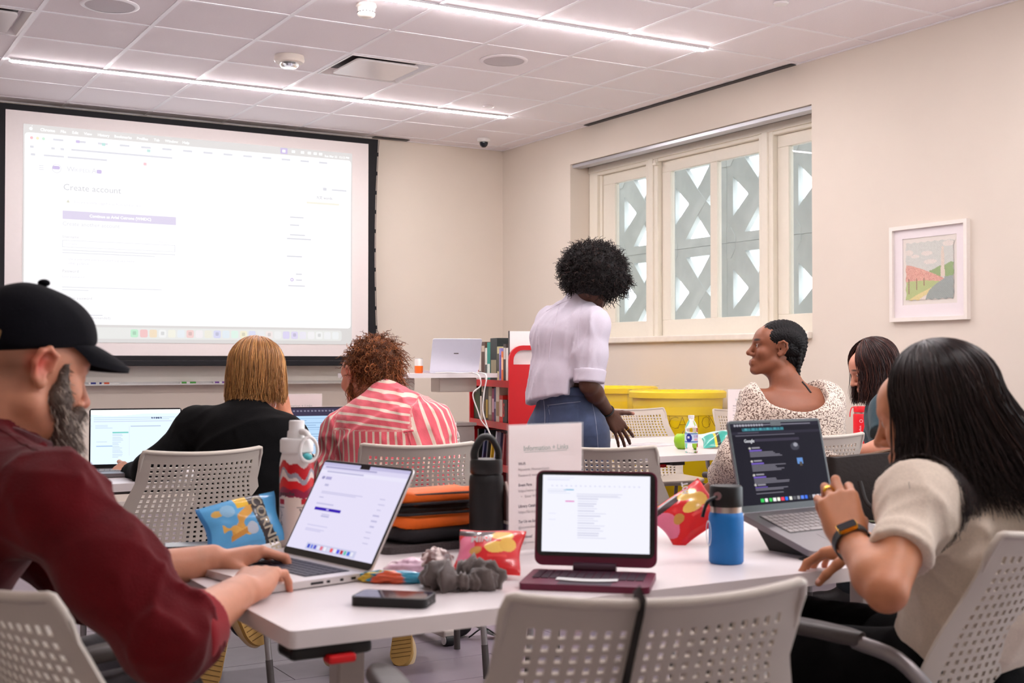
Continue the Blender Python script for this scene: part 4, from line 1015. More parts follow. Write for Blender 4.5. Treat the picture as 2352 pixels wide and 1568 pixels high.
MB().prism(rrect(tw - .008, sh_ - .022, .012, 5, 0, sh_ / 2 + .011), .001, M=RL, z0=.0).build('bezel', M_bezel, cs)
pt = page((244, 244, 255), 180, 140); lines(pt, .04, .3, .03, .08, 2, (226, 226, 244), .4, .2, 1)
for u in np.arange(.08, .9, .045): pt.rect(u, .13, u + .016, .145, (214, 214, 236))
pt.rect(.2, .185, .295, .20, (110, 180, 214)); lines(pt, .05, .26, .18, .26, 3, (222, 224, 240), .35, .2, 2); pt.rect(.215, .335, .30, .347, (226, 110, 190))
lines(pt, .32, .78, .24, .30, 3, (206, 206, 226), .35, .3, 3); lines(pt, .33, .60, .30, .84, 17, (208, 208, 228), .35, .45, 5); lines(pt, .06, .14, .5, .66, 2, (222, 222, 242), .1, .2, 6)
def tpos(U, V):
    x = -tw / 2 + .014 + U * (tw - .028); y = sh_ - .006 - V * (sh_ - .036); q = np.stack([x, y, np.full_like(x, .0016), np.ones_like(x)], -1)
    return (q @ np.array(RL).T)[..., :3]
painted('display', pt, tpos, pmat('display_0.76', .25, .76), cs)
ps = thing('paper_strip', 'curved white paper strip lying on the burgundy keyboard', 'paper', (tc_[0] + fy[0] * .055, tc_[1] + fy[1] * .055, TT + .0137), math.atan2(fx[1], fx[0]))
arc = [(-.058 + .116 * i / 14, -.012 * math.sin(math.pi * i / 14) - .012) for i in range(15)] + [(.058 - .116 * i / 14, .013 - .010 * math.sin(math.pi * i / 14)) for i in range(15)]
MB().prism(arc, .0008).build('strip', M_white, ps)

# ------------------------------------------------------------------ bottles
M_bblk = mat('black_powder_coat', S(9, 8, 9), .6, noise=.05, bump=.15, bscale=900)
M_bblu = mat('blue_powder_coat', S(12, 112, 186), .5, noise=.03, bump=.15, bscale=900)
M_steel = mat('brushed_steel', S(190, 180, 172), .28, metal=.9, noise=.04)
q_ = Z(1117, 1266, TT)
bt = thing('water_bottle', 'tall black water bottle with a loop handle lid on the near table', 'bottle', (q_[0], q_[1], TT))
MB().lathe([(.034, 0), (.038, .004), (.0385, .155), (.037, .168), (.033, .172)], 40).build('body', M_bblk, bt, 45)
MB().lathe([(.033, .172), (.0365, .176), (.0365, .2), (.034, .206), (.005, .206)], 40).build('cap', M_black, bt, 45)
ux3 = np.append(rot(norm2(_rt[:2]), 10), 0)
MB().tube(spline([ux3 * -.026 + [0, 0, .2], ux3 * -.027 + [0, 0, .222], ux3 * -.014 + [0, 0, .248], [0, 0, .255], ux3 * .014 + [0, 0, .248], ux3 * .027 + [0, 0, .222], ux3 * .026 + [0, 0, .2]], 24), .0075, 10, up=(0, 1, 0), flat=1.5).build('loop_handle', M_black, bt, 60)
q_ = Z(1668, 1292, TT)
bt = thing('water_bottle', 'short blue flask with a black lid and steel ring in front of the dark laptop', 'bottle', (q_[0], q_[1], TT))
MB().lathe([(.033, 0), (.0362, .004), (.0365, .096), (.035, .104), (.033, .107)], 44).build('body', M_bblu, bt, 45)
MB().lathe([(.033, .107), (.033, .119)], 40).build('steel_ring', M_steel, bt, 45)
MB().lathe([(.0345, .119), (.035, .123), (.0345, .158), (.032, .162), (.004, .160)], 44).build('lid', M_black, bt, 45)
vd = np.array([-q_[0], -q_[1]]); vd = norm2(vd); vl = rot(vd, -28)
MB().cyl(np.append(vl * .033, .143), np.append(vl * .038, .143), .0085, 16).build('rivet', M_steel, bt, 45)
sd_ = np.append(rot(vd, -60), 0)
MB().tube(spline([np.append(vl * .0375, .142), sd_ * .043 + [0, 0, .13], sd_ * .052 + [0, 0, .112], sd_ * .056 + [0, 0, .098]], 10), [.007, .0085, .0085, .008] + [.008] * 6, 8, flat=.45).build('strap', M_black, bt, 60)
lgm = basis(np.append(rot(vd, -78) * .0368, .062), np.append(rot(rot(vd, -78), 90), 0), (0, 0, 1))
MB().prism(circ(.027, 24), .0006, M=lgm, holes=[circ(.0235, 24)]).build('round_emblem', mat('emblem_silver', S(200, 214, 226), .4, noise=.02), bt)
# white, red patterned bottle with a ring handle
q_ = Z(681, 1252, TT)
bt = thing('water_bottle', 'white bottle with red painted pattern and ring strap behind the silver laptop', 'bottle', (q_[0], q_[1], TT))
pt = Paint(120, 110, (226, 208, 196)); U, V = pt.U, pt.V
wv = .03 * np.sin(U * 19) + .02 * np.sin(U * 43)
pt.put(V < .12 + wv, (228, 222, 220)); pt.put((V > .12 + wv) & (V < .24 + wv), (186, 14, 28)); pt.put((V > .22 + wv * 1.5) & (V < .27 + wv * 2), (150, 148, 160)); pt.put((V > .27 + wv * 2) & (V < .31 + wv), (222, 206, 200)); pt.put((V > .30 + wv) & (V < .40 + .5 * wv), (206, 16, 26)); pt.put((V > .385 + .6 * wv) & (V < .47 + .4 * wv), (140, 22, 60)); pt.put((V > .49) & (V < .55) & (np.sin(U * 25 + 1) > .5), (186, 26, 36))
for u in (.30, .52, .74, .1):
    for v in np.arange(.6, .92, .02): pt.disc(u + .014 * math.sin(v * 60), v, .006, .011, (110, 96, 96))
    pt.rect(u - .045, .575, u + .045, .582, (120, 104, 104))
def bpos(U, V):
    prof = np.interp(1 - V, [0, .02, .85, .93, 1], [.035, .039, .039, .037, .033]); a = U * 2 * math.pi
    return np.stack([prof * np.cos(a), prof * np.sin(a), .215 * (1 - V)], -1)
painted('body', pt, bpos, pmat('printed_bottle', .4), bt, flip=True)
MB().lathe([(.034, .213), (.038, .216), (.038, .242), (.035, .246), (.022, .247), (.021, .262), (.018, .265), (.0175, .284), (.0165, .287), (.003, .287)], 40).build('cap', M_white, bt, 45)
vb = norm2(np.array([-q_[0], -q_[1]])); rs = np.append(rot(vb, 35), 0); rtt = np.append(rot(vb, 125), 0)
MB().tube(spline([rs * .02 + [0, 0, .262], rs * .036 + [0, 0, .26], rs * .047 + [0, 0, .25]], 8), [.009, .008, .008] + [.007] * 5, 8).build('hinge_arm', M_white, bt, 60)
ring = [rs * (.047 + .004 * math.sin(a)) + rtt * .021 * math.sin(a) * (1.0 - .15 * math.cos(a)) + np.array([0, 0, .223 + .028 * math.cos(a)]) for a in np.linspace(0, 2 * math.pi, 29)]
MB().tube(ring, .0042, 8, cap=False).build('ring_strap', M_white, bt, 60)
pk = MB(); pk.sphere(tuple(rs * .040 + np.array([0, 0, .205])), (.013, .013, .009), 12); pk.build('teal_paint_spot', mat('teal_print', S(70, 172, 178), .4, noise=.05), bt, 60)
text('painted_word', 'psyche', .014, mat('bottle_ink', S(70, 60, 66), .6, noise=.05), bt, basis(np.append(rot(vb, -32) * .0397, .118), np.append(rot(rot(vb, -32), 90), 0), (0, 0, 1)), 'CENTER', 1, .0002)
# clear water bottles and red flask
M_pet = mat('clear_bottle_plastic', (1, 1, 1, 1), .04, trans=1.0, ior=1.18, spec=.6); M_water = mat('water', (.97, 1, 1, 1), 0, trans=1.0, ior=1.2)
def water_bottle(lab, p_, z, s_=1.0, label=True):
    t = thing('plastic_bottle', lab, 'bottle', (p_[0], p_[1], z), 0, 'clear plastic water bottles')
    MB().lathe([(r_ * s_, z_ * s_) for r_, z_ in ((.022, .0), (.029, .003), (.0305, .01), (.029, .02), (.0305, .03), (.0305, .095), (.029, .105), (.0305, .11), (.026, .13), (.0165, .148), (.0125, .157), (.0125, .165))], 32).build('body', M_pet, t, 50)
    MB().lathe([(r_ * s_, z_ * s_) for r_, z_ in ((.0145, .160), (.0145, .174), (.0135, .176), (.002, .176))], 24).build('cap', M_white, t, 45)
    if label:
        pt = Paint(90, 24, (206, 226, 244)); vv = math.atan2(-p_[1], -p_[0]) / (2 * math.pi) % 1
        pt.rect(0, .78, 1, .9, (90, 130, 200)); pt.rect(0, 0, 1, .12, (150, 180, 224)); du = ((pt.U - (vv - .06) + .5) % 1) - .5
        pt.put((du / .075) ** 2 + ((pt.V - .45) / .42) ** 2 < 1, (34, 52, 148)); pt.put((np.abs(du) < .035) & (np.abs(pt.V - .40) < .12) & (np.sin(du * 500) > -.2), (236, 240, 250)); du2 = ((pt.U - (vv + .13) + .5) % 1) - .5
        pt.put((np.abs(du2) < .075) & (np.abs(pt.V - .3) < .13) & (np.sin(du2 * 260) > -.3), (170, 120, 190)); pt.put((np.abs(du2 + .01) < .05) & (np.abs(pt.V - .62) < .1), (236, 170, 190))
        painted('label', pt, lambda U, V: np.stack([.0309 * s_ * np.cos(U * 2 * math.pi), .0309 * s_ * np.sin(U * 2 * math.pi), s_ * (.092 - V * .046)], -1), pmat('bottle_label', .4), t)
    return t
q_ = Z(1588, 1040, TT); wbt = water_bottle('small clear water bottle with a blue and pink label on the far table', q_, TT, 1.0)
q_ = P(1040, 1040, 5.08); water_bottle('clear plastic bottle beside the right shoulder of the striped shirt', q_, TT, 1.0, False)
q_ = P(1978, 985, 6.45)
rf = thing('water_bottle', 'red flask with a carrying loop beside the woman in the dark teal tee', 'bottle', (q_[0], q_[1], TT))
M_rfl = mat('red_flask', S(222, 18, 34), .4, noise=.02)
MB().lathe([(.036, 0), (.04, .004), (.0405, .15), (.037, .157)], 36).build('body', M_rfl, rf, 45); MB().lathe([(.036, .157), (.0355, .165)], 30).build('steel_ring', M_steel, rf, 45); MB().lathe([(.038, .165), (.0385, .188), (.034, .195), (.004, .195)], 36).build('lid', M_rfl, rf, 45)
lv = -np.append(_rt[:2], 0); MB().tube(spline([lv * .033 + [0, 0, .19], lv * .048 + [0, 0, .188], lv * .056 + [0, 0, .165], lv * .058 + [0, 0, .14]], 12), .005, 8, flat=.5).build('loop', M_rfl, rf, 60)
vv = norm2(np.array([-q_[0], -q_[1]])); MB().prism(circ(.009, 16), .0005, M=basis(np.append(vv * .0404, .12), np.append(rot(vv, 90), 0), (0, 0, 1)), holes=[circ(.0065, 16)]).build('drop_emblem', mat('flask_print', S(250, 190, 196), .5, noise=.02), rf)
text('flask_word', 'thermoflask', .014, MATS['flask_print'], rf, basis(np.append(vv * .0408, .03), (0, 0, 1), -np.append(rot(vv, 90), 0)), 'LEFT')

# ------------------------------------------------------------------ snack bags
def pillow(name, lab, cat, o, M, w_, h_, th, paint, m_, group, seed=1, flatten=0.0):
    t = thing(name, lab, cat, o, 0, group)
    nu, nv = paint.nu, paint.nv
    r_ = np.random.default_rng(seed); ph = r_.random(8) * 6
    def shape(U, V):
        e_ = np.clip(np.minimum(V, 1 - V) / .10, 0, 1); a = np.sin(np.pi * np.clip(U, 0, 1)) ** .55 * np.clip(np.sin(np.pi * V), 0, 1) ** .7 * e_ ** .6
        wr = .06 * np.sin(U * 17 + ph[0] + 3 * np.sin(V * 5 + ph[1])) * np.sin(V * 9 + ph[2]) + .05 * np.sin((U + V) * 13 + ph[3]) + .04 * np.sin(U * 40 + ph[4]) * (1 - e_)
        return a * (1 + wr) * th / 2
    def pos(sgn):
        def f(U, V):
            pin = 1 - .10 * np.sin(np.pi * V) ** 2
            x = (U - .5) * w_ * pin; y = (.5 - V) * h_ + .012 * np.sin(U * 7 + ph[5]) * h_; z = sgn * shape(U, V)
            q = np.stack([x, y, z, np.ones_like(x)], -1); return (q @ np.array(M).T)[..., :3]
        return f
    painted('bag_front', paint, pos(1), m_, t); bk = Paint(nu, nv, (196, 190, 190)); bk.C = paint.C * .9
    painted('bag_back', bk, pos(-1), m_, t, flip=True)
    return t, pos(1)
def warp_text(t, posf, body, size, u0, v0, ang, m_, w_, h_, bold=0.0, lift=.0012):
    """letters lying on the bulged bag front"""
    o = text('bag_lettering', body, size, m_, t, Matrix.Rotation(math.radians(ang), 4, 'Z'), 'LEFT', 1, bold)
    co = np.empty(len(o.data.vertices) * 3); o.data.vertices.foreach_get('co', co); co = co.reshape(-1, 3)
    U = u0 + co[:, 0] / w_; V = v0 - co[:, 1] / h_
    e_ = 1e-3; a = posf(U, V); nx = np.cross(posf(U + e_, V) - a, a - posf(U, V + e_)); nx /= np.linalg.norm(nx, axis=1)[:, None] + 1e-12
    o.data.vertices.foreach_set('co', (a + nx * lift).ravel()); o.data.update()
    return o
M_bag = pmat('glossy_bag_film', .28, coat=.3)
# blue chip bag
pt = Paint(120, 80, (92, 172, 224)); U, V = pt.U, pt.V
pt.put(U < .05, (60, 130, 190)); pt.put(U > .84, (84, 168, 224)); pt.put((U > .63 + .12 * (V - .3)) & (U < .80 + .06 * V), (52, 44, 46)); pt.put((U > .46) & (U < .62) & (V < .22), (238, 190, 40)); pt.disc(.2, .22, .07, .07, (232, 186, 96)); pt.disc(.33, .22, .09, .13, (150, 200, 232))
pt.put((np.abs((U - .42) - .55 * (.55 - V)) < .07 + .03 * np.sin(V * 22)) & (V > .2) & (V < .75) & (U > .3), (226, 166, 70)); pt.put((np.abs((V - .62) - .5 * (U - .36)) < .05 + .03 * np.sin(U * 40)) & (U > .2) & (U < .55), (236, 182, 88)); pt.put((np.abs((V - .72) + .4 * (U - .42)) < .05) & (U > .28) & (U < .56), (206, 142, 50)); pt.disc(.58, .66, .075, .12, (196, 206, 220))
pt.noise(.05)
bo = P(556, 1256, 2.80); ex = P(642, 1168, 2.84) - P(470, 1205, 2.74); ex = np.append(norm2(ex[:2]) * .98, .16)
Mb = basis((0, 0, .052), ex, np.array([.25, .35, .9])); Mb.translation = Vector((0, 0, .058))
bg, pf = pillow('chip_bag', 'blue bag of corn chips lying behind the hands of the man in the cap', 'snack bag', (bo[0], bo[1], TT), Mb, .19, .115, .05, pt, M_bag, 'snack bags', 2)
warp_text(bg, pf, 'CORNERS', .034, .655, .06, -80, mat('bag_letter_cream', S(236, 226, 204), .5, noise=.02), .19, .115, .0006)
# red chip bags
def red_paint(rev=False):
    pt = Paint(100, 80, (222, 30, 34)); U, V = pt.U, pt.V
    pt.disc(.12, .5, .15, .3, (232, 120, 150)); pt.put((V < .16 + .1 * np.sin(U * 4)) & (V > .03) & (U < .55), (60, 40, 40)); pt.disc(.68, .22, .17, .13, (240, 196, 92)); pt.disc(.62, .52, .18, .12, (244, 200, 96)); pt.disc(.80, .44, .13, .16, (238, 188, 84)); pt.disc(.30, .58, .10, .09, (206, 150, 70)); pt.rect(.5, .66, .8, .72, (240, 70, 64))
    return pt.noise(.06)
M1 = basis((0, 0, 0), np.append(norm2(Z(1195, 1345, .74)[:2] - Z(1055, 1300, .74)[:2]), -.05), (0, .25, 1)); 
bo = Z(1124, 1322, TT); ex = np.append(rot(_rt[:2], -8), 0.); ey = np.append(_fw[:2] * .82, .62)
Mb = basis((0, 0, .046), ex, ey)
bg, pf = pillow('chip_bag', 'red bag of chips between the grey scrunchie and the tablet', 'snack bag', (bo[0], bo[1], TT), Mb, .135, .12, .04, red_paint(), M_bag, 'snack bags', 4)
warp_text(bg, pf, 'MINI', .022, .20, .40, 0, M_white, .135, .12, .0008)
bo = Z(1580, 1245, TT); ex = np.append(rot(_rt[:2], 10) * .8, .55); ey = np.append(_fw[:2] * .6 - _rt[:2] * .25, .65)
Mb = basis((0, 0, .066), ex, ey)
bg, pf = pillow('chip_bag', 'red bag of chips leaning behind the blue flask', 'snack bag', (bo[0], bo[1], TT), Mb, .155, .125, .05, red_paint(), M_bag, 'snack bags', 9)
warp_text(bg, pf, 'HOT', .02, .70, .22, 60, M_white, .155, .125, .0008)
# teal bag on the far table
pt = Paint(70, 50, (58, 166, 150)); pt.rect(.30, 0, .36, 1, (240, 200, 60)); pt.rect(.36, 0, .44, 1, (40, 60, 60)); pt.put((pt.V < .35), (196, 224, 226)); pt.noise(.08)
bo = P(1656, 1025, 6.15); Mb = basis((0, 0, .045), np.append(_rt[:2], .12), np.append(_fw[:2] * .9, .4))
pillow('chip_bag', 'teal chip bag lying on the far table beside the dark laptop', 'snack bag', (bo[0], bo[1], TT), Mb, .20, .15, .06, pt, M_bag, 'snack bags', 6)

# ------------------------------------------------------------------ lunch bag
M_or = mat('orange_nylon', S(236, 104, 16), .6, noise=.06, nscale=60, bump=.3, bscale=500); M_blkn = mat('black_nylon', S(24, 20, 24), .65, noise=.08, bump=.3, bscale=500)
lo_ = Z(985, 1252, TT); lux = norm2(Z(1075, 1246, .74)[:2] - Z(890, 1262, .74)[:2])
lb = thing('lunch_bag', 'unzipped orange and black lunch bag behind the silver laptop', 'bag', (lo_[0], lo_[1], TT), math.atan2(lux[1], lux[0]))
def shell(z0, z1, w_, d_, r, n_=30, bulge=.012, yo=0.0, gap=0.0):
    R = []
    for k_, t_ in enumerate(np.linspace(0, 1, 7)):
        s_ = 1 - .16 * (2 * t_ - 1) ** 4; z_ = z0 + (z1 - z0) * t_
        R.append([(x * s_, y * s_ + yo, z_ + gap * max(0, -y / d_) + .004 * math.sin(i * .9 + k_)) for i, (x, y) in enumerate(rrect(w_, d_, r, 6))])
    return R
MB().rings(shell(.018, .055, .235, .15, .05)).build('black_base', M_blkn, lb, 60)
MB().rings(shell(.05, .082, .242, .156, .05)).build('lower_panel', M_or, lb, 60)
MB().rings(shell(.098, .128, .232, .148, .05, gap=.012)).build('lid_panel', M_or, lb, 60)
MB().rings(shell(.082, .1, .222, .138, .05)).build('dark_lining', M_black, lb, 60)
def zip_(z_, w_, d_, gap=0): return [(x, y, z_ + gap * max(0, -y / d_)) for x, y in rrect(w_, d_, .05, 6)] + [(rrect(w_, d_, .05, 6)[0][0], rrect(w_, d_, .05, 6)[0][1], z_)]
MB().tube(zip_(.083, .242, .156), .0035, 6, cap=False).build('zipper', M_blkn, lb); MB().tube(zip_(.1, .236, .152, .012), .0035, 6, cap=False).build('zipper', M_blkn, lb); MB().tube(zip_(.119, .226, .142, .012), .003, 6, cap=False).build('zipper', M_blkn, lb)
MB().box((.105, -.08, .03), (.122, -.05, .085), bev=.004).build('side_tab', mat('red_tab', S(224, 48, 20), .6, noise=.04), lb)
fm = thing('felt_pouch', 'flat dark grey felt pouch under the orange lunch bag', 'pouch', (lo_[0], lo_[1], TT), math.atan2(lux[1], lux[0]))
MB().prism(rrect(.30, .17, .02, 4), .016).build('felt', mat('grey_felt', S(74, 66, 66), .9, noise=.2, nscale=200, bump=.4), fm)

# ------------------------------------------------------------------ small things on the near table
po = Z(905, 1366, .745)[:2]; pd_ = rot(_rt[:2], -12)
ph_ = thing('phone', 'black phone in a thick case near the table corner', 'phone', (po[0], po[1], TT), math.atan2(pd_[1], pd_[0]))
MB().prism(rrect(.135, .076, .012, 5), .016).build('case', M_black, ph_, 40); MB().prism(rrect(.127, .068, .009, 5), .0008, z0=.0158).build('glass', mat('phone_glass', S(52, 46, 66), .06, spec=.8, noise=.02), ph_)
for x_ in (-.02, 0, .02): MB().box((.0665, x_ - .005, .006), (.0682, x_ + .005, .01)).build('port', M_bezel, ph_)
po = Z(455, 1258, TT)[:2]
ph2 = thing('phone', 'dark phone lying flat behind the blue chip bag', 'phone', (po[0], po[1], TT), math.atan2(_rt[1], _rt[0]) + .25)
MB().prism(rrect(.15, .075, .012, 5), .009).build('case', M_black, ph2, 40); MB().prism(rrect(.143, .068, .009, 5), .0008, z0=.0088).build('glass', MATS['phone_glass'], ph2)
def crumple(name, lab, cat, o, sz, m_, seed, rz=0.0, stripes=None, nu=36, nv=26, amp=.35, ends=None):
    r_ = np.random.default_rng(seed); t = thing(name, lab, cat, (o[0], o[1], TT), rz)
    pt = Paint(nu, nv, (255, 255, 255)) if stripes is None else stripes
    K = r_.normal(size=(7, 3)) * 2.6; ph = r_.random(7) * 6.28
    def pos(U, V):
        a = U * 2 * math.pi; b = (V - .5) * math.pi * .999
        d = np.stack([np.cos(a) * np.cos(b), np.sin(a) * np.cos(b), np.sin(b)], -1)
        rr = 1 + sum(amp / 3 * np.abs(np.sin(d @ K[i] * 1.6 + ph[i])) for i in range(7)) - amp
        q = d * rr[..., None] * np.asarray(sz) / 2; q[..., 2] = np.maximum(q[..., 2] + sz[2] * .42, .0005); return q
    painted('crumpled_body', pt, pos, m_, t, flip=True); return t
# wrappers
pt = Paint(40, 26, (232, 206, 214)); pt.put((pt.U > .55) & (pt.U < .8), (214, 176, 196)); pt.rect(.1, .3, .3, .6, (170, 140, 170))
q_ = Z(946, 1316, TT); crumple('candy_wrapper', 'crumpled pink candy wrapper beside the grey scrunchie', 'wrapper', q_, (.085, .045, .03), pmat('wrapper_film', .3, coat=.3), 3, math.atan2(_rt[1], _rt[0]) + .3, pt)
pt = Paint(40, 26, (112, 78, 74)); pt.put((pt.U % .2 < .07), (214, 196, 190)); q_ = Z(1002, 1312, TT); crumple('candy_wrapper', 'brown and white crumpled wrapper behind the grey scrunchie', 'wrapper', q_, (.07, .05, .045), pmat('wrapper_film', .3), 5, .6, pt)
pt = Paint(60, 26, (56, 150, 180)); pt.put((pt.U > .2) & (pt.U < .42), (196, 150, 84)); pt.put((pt.U > .5) & (pt.U < .62), (232, 196, 60)); pt.put((pt.U > .66) & (pt.U < .8), (220, 90, 50)); pt.noise(.2)
q_ = Z(905, 1337, TT); crumple('candy_wrapper', 'teal and gold snack bar wrapper behind the black phone', 'wrapper', q_, (.12, .038, .022), pmat('wrapper_film', .3), 8, math.atan2(_rt[1], _rt[0]) - .12, pt, 60, 26)
# scrunchie
M_scr = mat('grey_scrunchie_satin', S(92, 80, 76), .6, sheen=.4, noise=.1, nscale=30, bump=.2)
q_ = Z(1052, 1352, TT); sc_ = thing('scrunchie', 'crumpled dark grey scrunchie between the phone and the red chip bag', 'scrunchie', (q_[0], q_[1], TT), math.atan2(_rt[1], _rt[0]) - .1)
R = []; NN = 110
for i in range(NN):
    a = 2 * math.pi * i / NN; base_r = .033 + .006 * math.sin(3 * a + 1); tr_ = .020 + .006 * math.sin(a * 7 + 2 * math.sin(a * 3)) + .004 * math.sin(a * 17 + 3 * math.sin(a * 2)) + .003 * math.sin(a * 31 + 1)
    cx_, cy_ = (base_r * 1.6) * math.cos(a), (base_r * .75) * math.sin(a)
    row = []
    for j in range(14):
        b = 2 * math.pi * j / 14; rr = tr_ * (1 + .18 * math.sin(5 * b + a * 7)); row.append((cx_ + rr * math.cos(b) * math.cos(a), cy_ + rr * math.cos(b) * math.sin(a), max(.0005, .021 + rr * math.sin(b) * 1.02 + .008 * math.sin(2 * a))))
    R.append(row)
R.append(R[0]); MB().rings(R, 0, True, False).build('fabric_ring', M_scr, sc_, 180)
# small framed mirror / card holder leaning behind the black bottle and clear round case
q_ = Z(1156, 1262, TT)
cl = thing('lanyard_badge', 'small pink edged badge with a clear clip, between black bottle and sign', 'badge', (q_[0] - .004, q_[1] - .012, TT), math.atan2(_rt[1], _rt[0]) - .9)
MX = Matrix(((1, 0, 0, 0), (0, 0, -1, 0), (0, 1, 0, 0), (0, 0, 0, 1)))
bd_o = [(-.028, .064), (.028, .060), (.028, .12), (.010, .155), (-.014, .150), (-.028, .122)]; bd_i = [(x * .82, .105 + (z_ - .105) * .86) for x, z_ in bd_o]
MB().prism(bd_o, .006, M=MX, holes=[bd_i]).build('rim', mat('pale_pink_plastic', S(226, 206, 198), .4, noise=.02), cl); MB().prism(bd_i, .003, M=MX, z0=.001).build('face', mat('badge_brown', S(120, 76, 72), .5, noise=.1), cl)
MB().prism(circ(.030, 28, 0, .031), .008, M=MX, z0=-.012).build('round_base', mat('badge_violet', S(84, 66, 100), .3, coat=.5, noise=.2, nscale=90), cl)
# apple and sheet on the far table
q_ = Z(1567, 1031, TT); ag = thing('apple', 'green apple next to the small water bottle', 'apple', (q_[0], q_[1], TT))
MB().lathe([(.008, .006), (.022, .0), (.036, .016), (.041, .038), (.038, .06), (.026, .074), (.012, .074), (.003, .066)], 28).build('fruit', mat('apple_green', S(146, 196, 40), .35, noise=.12, nscale=25), ag, 180); MB().tube([(0, 0, .066), (.003, 0, .08), (.008, 0, .088)], .0016, 6).build('stem', mat('apple_stem', S(90, 66, 40), .7, noise=.1), ag)
q_ = Z(1500, 1021, TT); sg = thing('paper_sheet', 'grey printed sheet lying flat on the far table', 'paper', (q_[0], q_[1], TT), .35)
MB().box((-.14, -.108, 0), (.14, .108, .0012)).build('sheet', mat('printed_grey', S(186, 180, 182), .7, noise=.03), sg); MB().box((.0, -.09, .0012), (.12, .0, .0016)).build('printed_block', mat('printed_light', S(214, 208, 208), .7, noise=.03), sg)
for z_ in range(4): MB().box((-.12, .02 + z_ * .02, .0012), (.10, .028 + z_ * .02, .0016)).build('printed_line', MATS['printed_light'], sg)
# handbag
M_lea = mat('dark_brown_leather', S(26, 16, 12), .55, spec=.25, noise=.15, nscale=12, bump=.2, bscale=90)
q_ = Z(2030, 1192, TT); hbx = rot(_rt[:2], 14)
hb = thing('handbag', 'dark brown leather handbag on the table in front of the pale tee', 'handbag', (q_[0], q_[1], TT), math.atan2(hbx[1], hbx[0]))
R = []
for t_ in np.linspace(0, 1, 8):
    w_ = .36 - .03 * t_ + .02 * math.sin(t_ * 3); d_ = .15 - .11 * t_ ** 1.5; R.append([(x, y, .004 + .175 * t_ + .012 * math.sin(x * 14) * t_) for x, y in rrect(w_, d_, min(.03, d_ * .45), 6)])
MB().rings(R).build('body', M_lea, hb, 60)
MB().tube([(x, 0.0, .181 + .012 * math.sin(x * 14)) for x in np.linspace(-.16, .16, 24)], .0045, 6).build('zipper', mat('bronze_zip', S(96, 70, 50), .4, metal=.5, noise=.1), hb); MB().box((.10, -.012, .18), (.114, -.004, .2), bev=.002).build('zip_pull', mat('gold_metal', S(222, 170, 50), .25, metal=.9, noise=.02), hb)
MB().tube(spline([(-.11, -.068, .11), (-.10, -.10, .05), (-.02, -.12, .02), (.06, -.11, .05), (.09, -.07, .11)], 24), .008, 8, flat=.5).build('handle', M_lea, hb, 60)
MB().tube(spline([(-.13, -.072, .012), (-.05, -.10, .006), (.05, -.12, .005), (.12, -.10, .005)], 20), .008, 8, flat=.3).build('woven_strap', mat('strap_green', S(116, 120, 96), .8, noise=.3, nscale=90), hb, 60)
q_ = Z(2002, 1226, TT); ec = thing('earbud_case', 'small white case on the table beside the wrist with the watch', 'case', (q_[0], q_[1], TT), .4)
MB().prism(rrect(.06, .046, .018, 5), .021).build('case', M_white, ec, 40)
# things on the floor under the tables
M_teal = mat('teal_webbing', S(20, 92, 92), .7, noise=.1)
q_ = Z(1100, 1466, 0)
bs = thing('strap_bundle', 'bundle of black and teal bag straps on the floor', 'straps', (q_[0], q_[1], 0), math.atan2(_rt[1], _rt[0]))
for k_, (a, b, c, d) in enumerate((((-.10, 0, .02), (-.03, .03, .05), (.05, .0, .02), (.14, -.02, .008)), ((-.08, .03, .02), (.0, .02, .07), (.04, .03, .02), (.10, .0, .01)), ((-.04, -.02, .01), (.02, -.03, .05), (.08, -.02, .02), (.17, .01, .008)))):
    MB().tube(spline([a, b, c, d], 20), .011, 8, flat=.3).build('strap', (M_black, M_teal, M_black)[k_], bs, 60)
MB().sphere((-.10, .03, .045), (.07, .06, .045), 14).build('bag_body', M_blkn, bs, 60)
# black strap over the front chair's back
st = thing('chair_strap', 'black fabric strap hanging over the back of the front chair', 'strap', ch_front.location, ch_front.rotation_euler.z)
def bk_y(z_): v = (z_ - .40) / .45; return -.175 - .155 * v + .03 * math.sin(v * math.pi)
out_ = [(-.045 + .012 * (.8 - z_), bk_y(z_) - .0075 + .0, z_) for z_ in np.linspace(.46, .845, 14)]
pts_ = out_ + [(-.045, bk_y(.85) - .010, .857), (-.045, bk_y(.85) + .0, .8625), (-.045, bk_y(.85) + .010, .857)] + [(-.045, bk_y(z_) + .0085, z_) for z_ in np.linspace(.835, .72, 6)]
MB().tube(pts_, .0125, 8, up=(1, 0, 0), flat=.12).build('webbing', M_black, st, 60)
# ------------------------------------------------------------------ soft body modelling: blended primitives -> one continuous mesh
def V3(*a): return np.array(a if len(a) > 1 else a[0], float)
def unit(v): v = np.asarray(v, float); return v / (np.linalg.norm(v) + 1e-12)
def cone(a, b, ra, rb=None, k=.02, op='+', s=None, fl=1.0, fl2=None):
    """tapered limb a->b; s + fl give an oval section (radius along s is r, across it r*fl)"""
    return dict(t='c', a=V3(a), b=V3(b), ra=ra, rb=ra if rb is None else rb, k=k, op=op, s=None if s is None else unit(s), fl=fl, fl2=fl if fl2 is None else fl2)
def ball(c, r, k=.02, op='+', R=None):
    """sphere or ellipsoid (r = 3 radii along the rows of R)"""
    return dict(t='e', c=V3(c), r=V3(r, r, r) if np.isscalar(r) else V3(r), R=None if R is None else np.asarray(R, float), k=k, op=op)
def cut(p, n, k=.004, rad=None): return dict(t='p', c=V3(p), n=unit(n), k=k, op='-', rad=rad)         # removes what lies on the side n points to
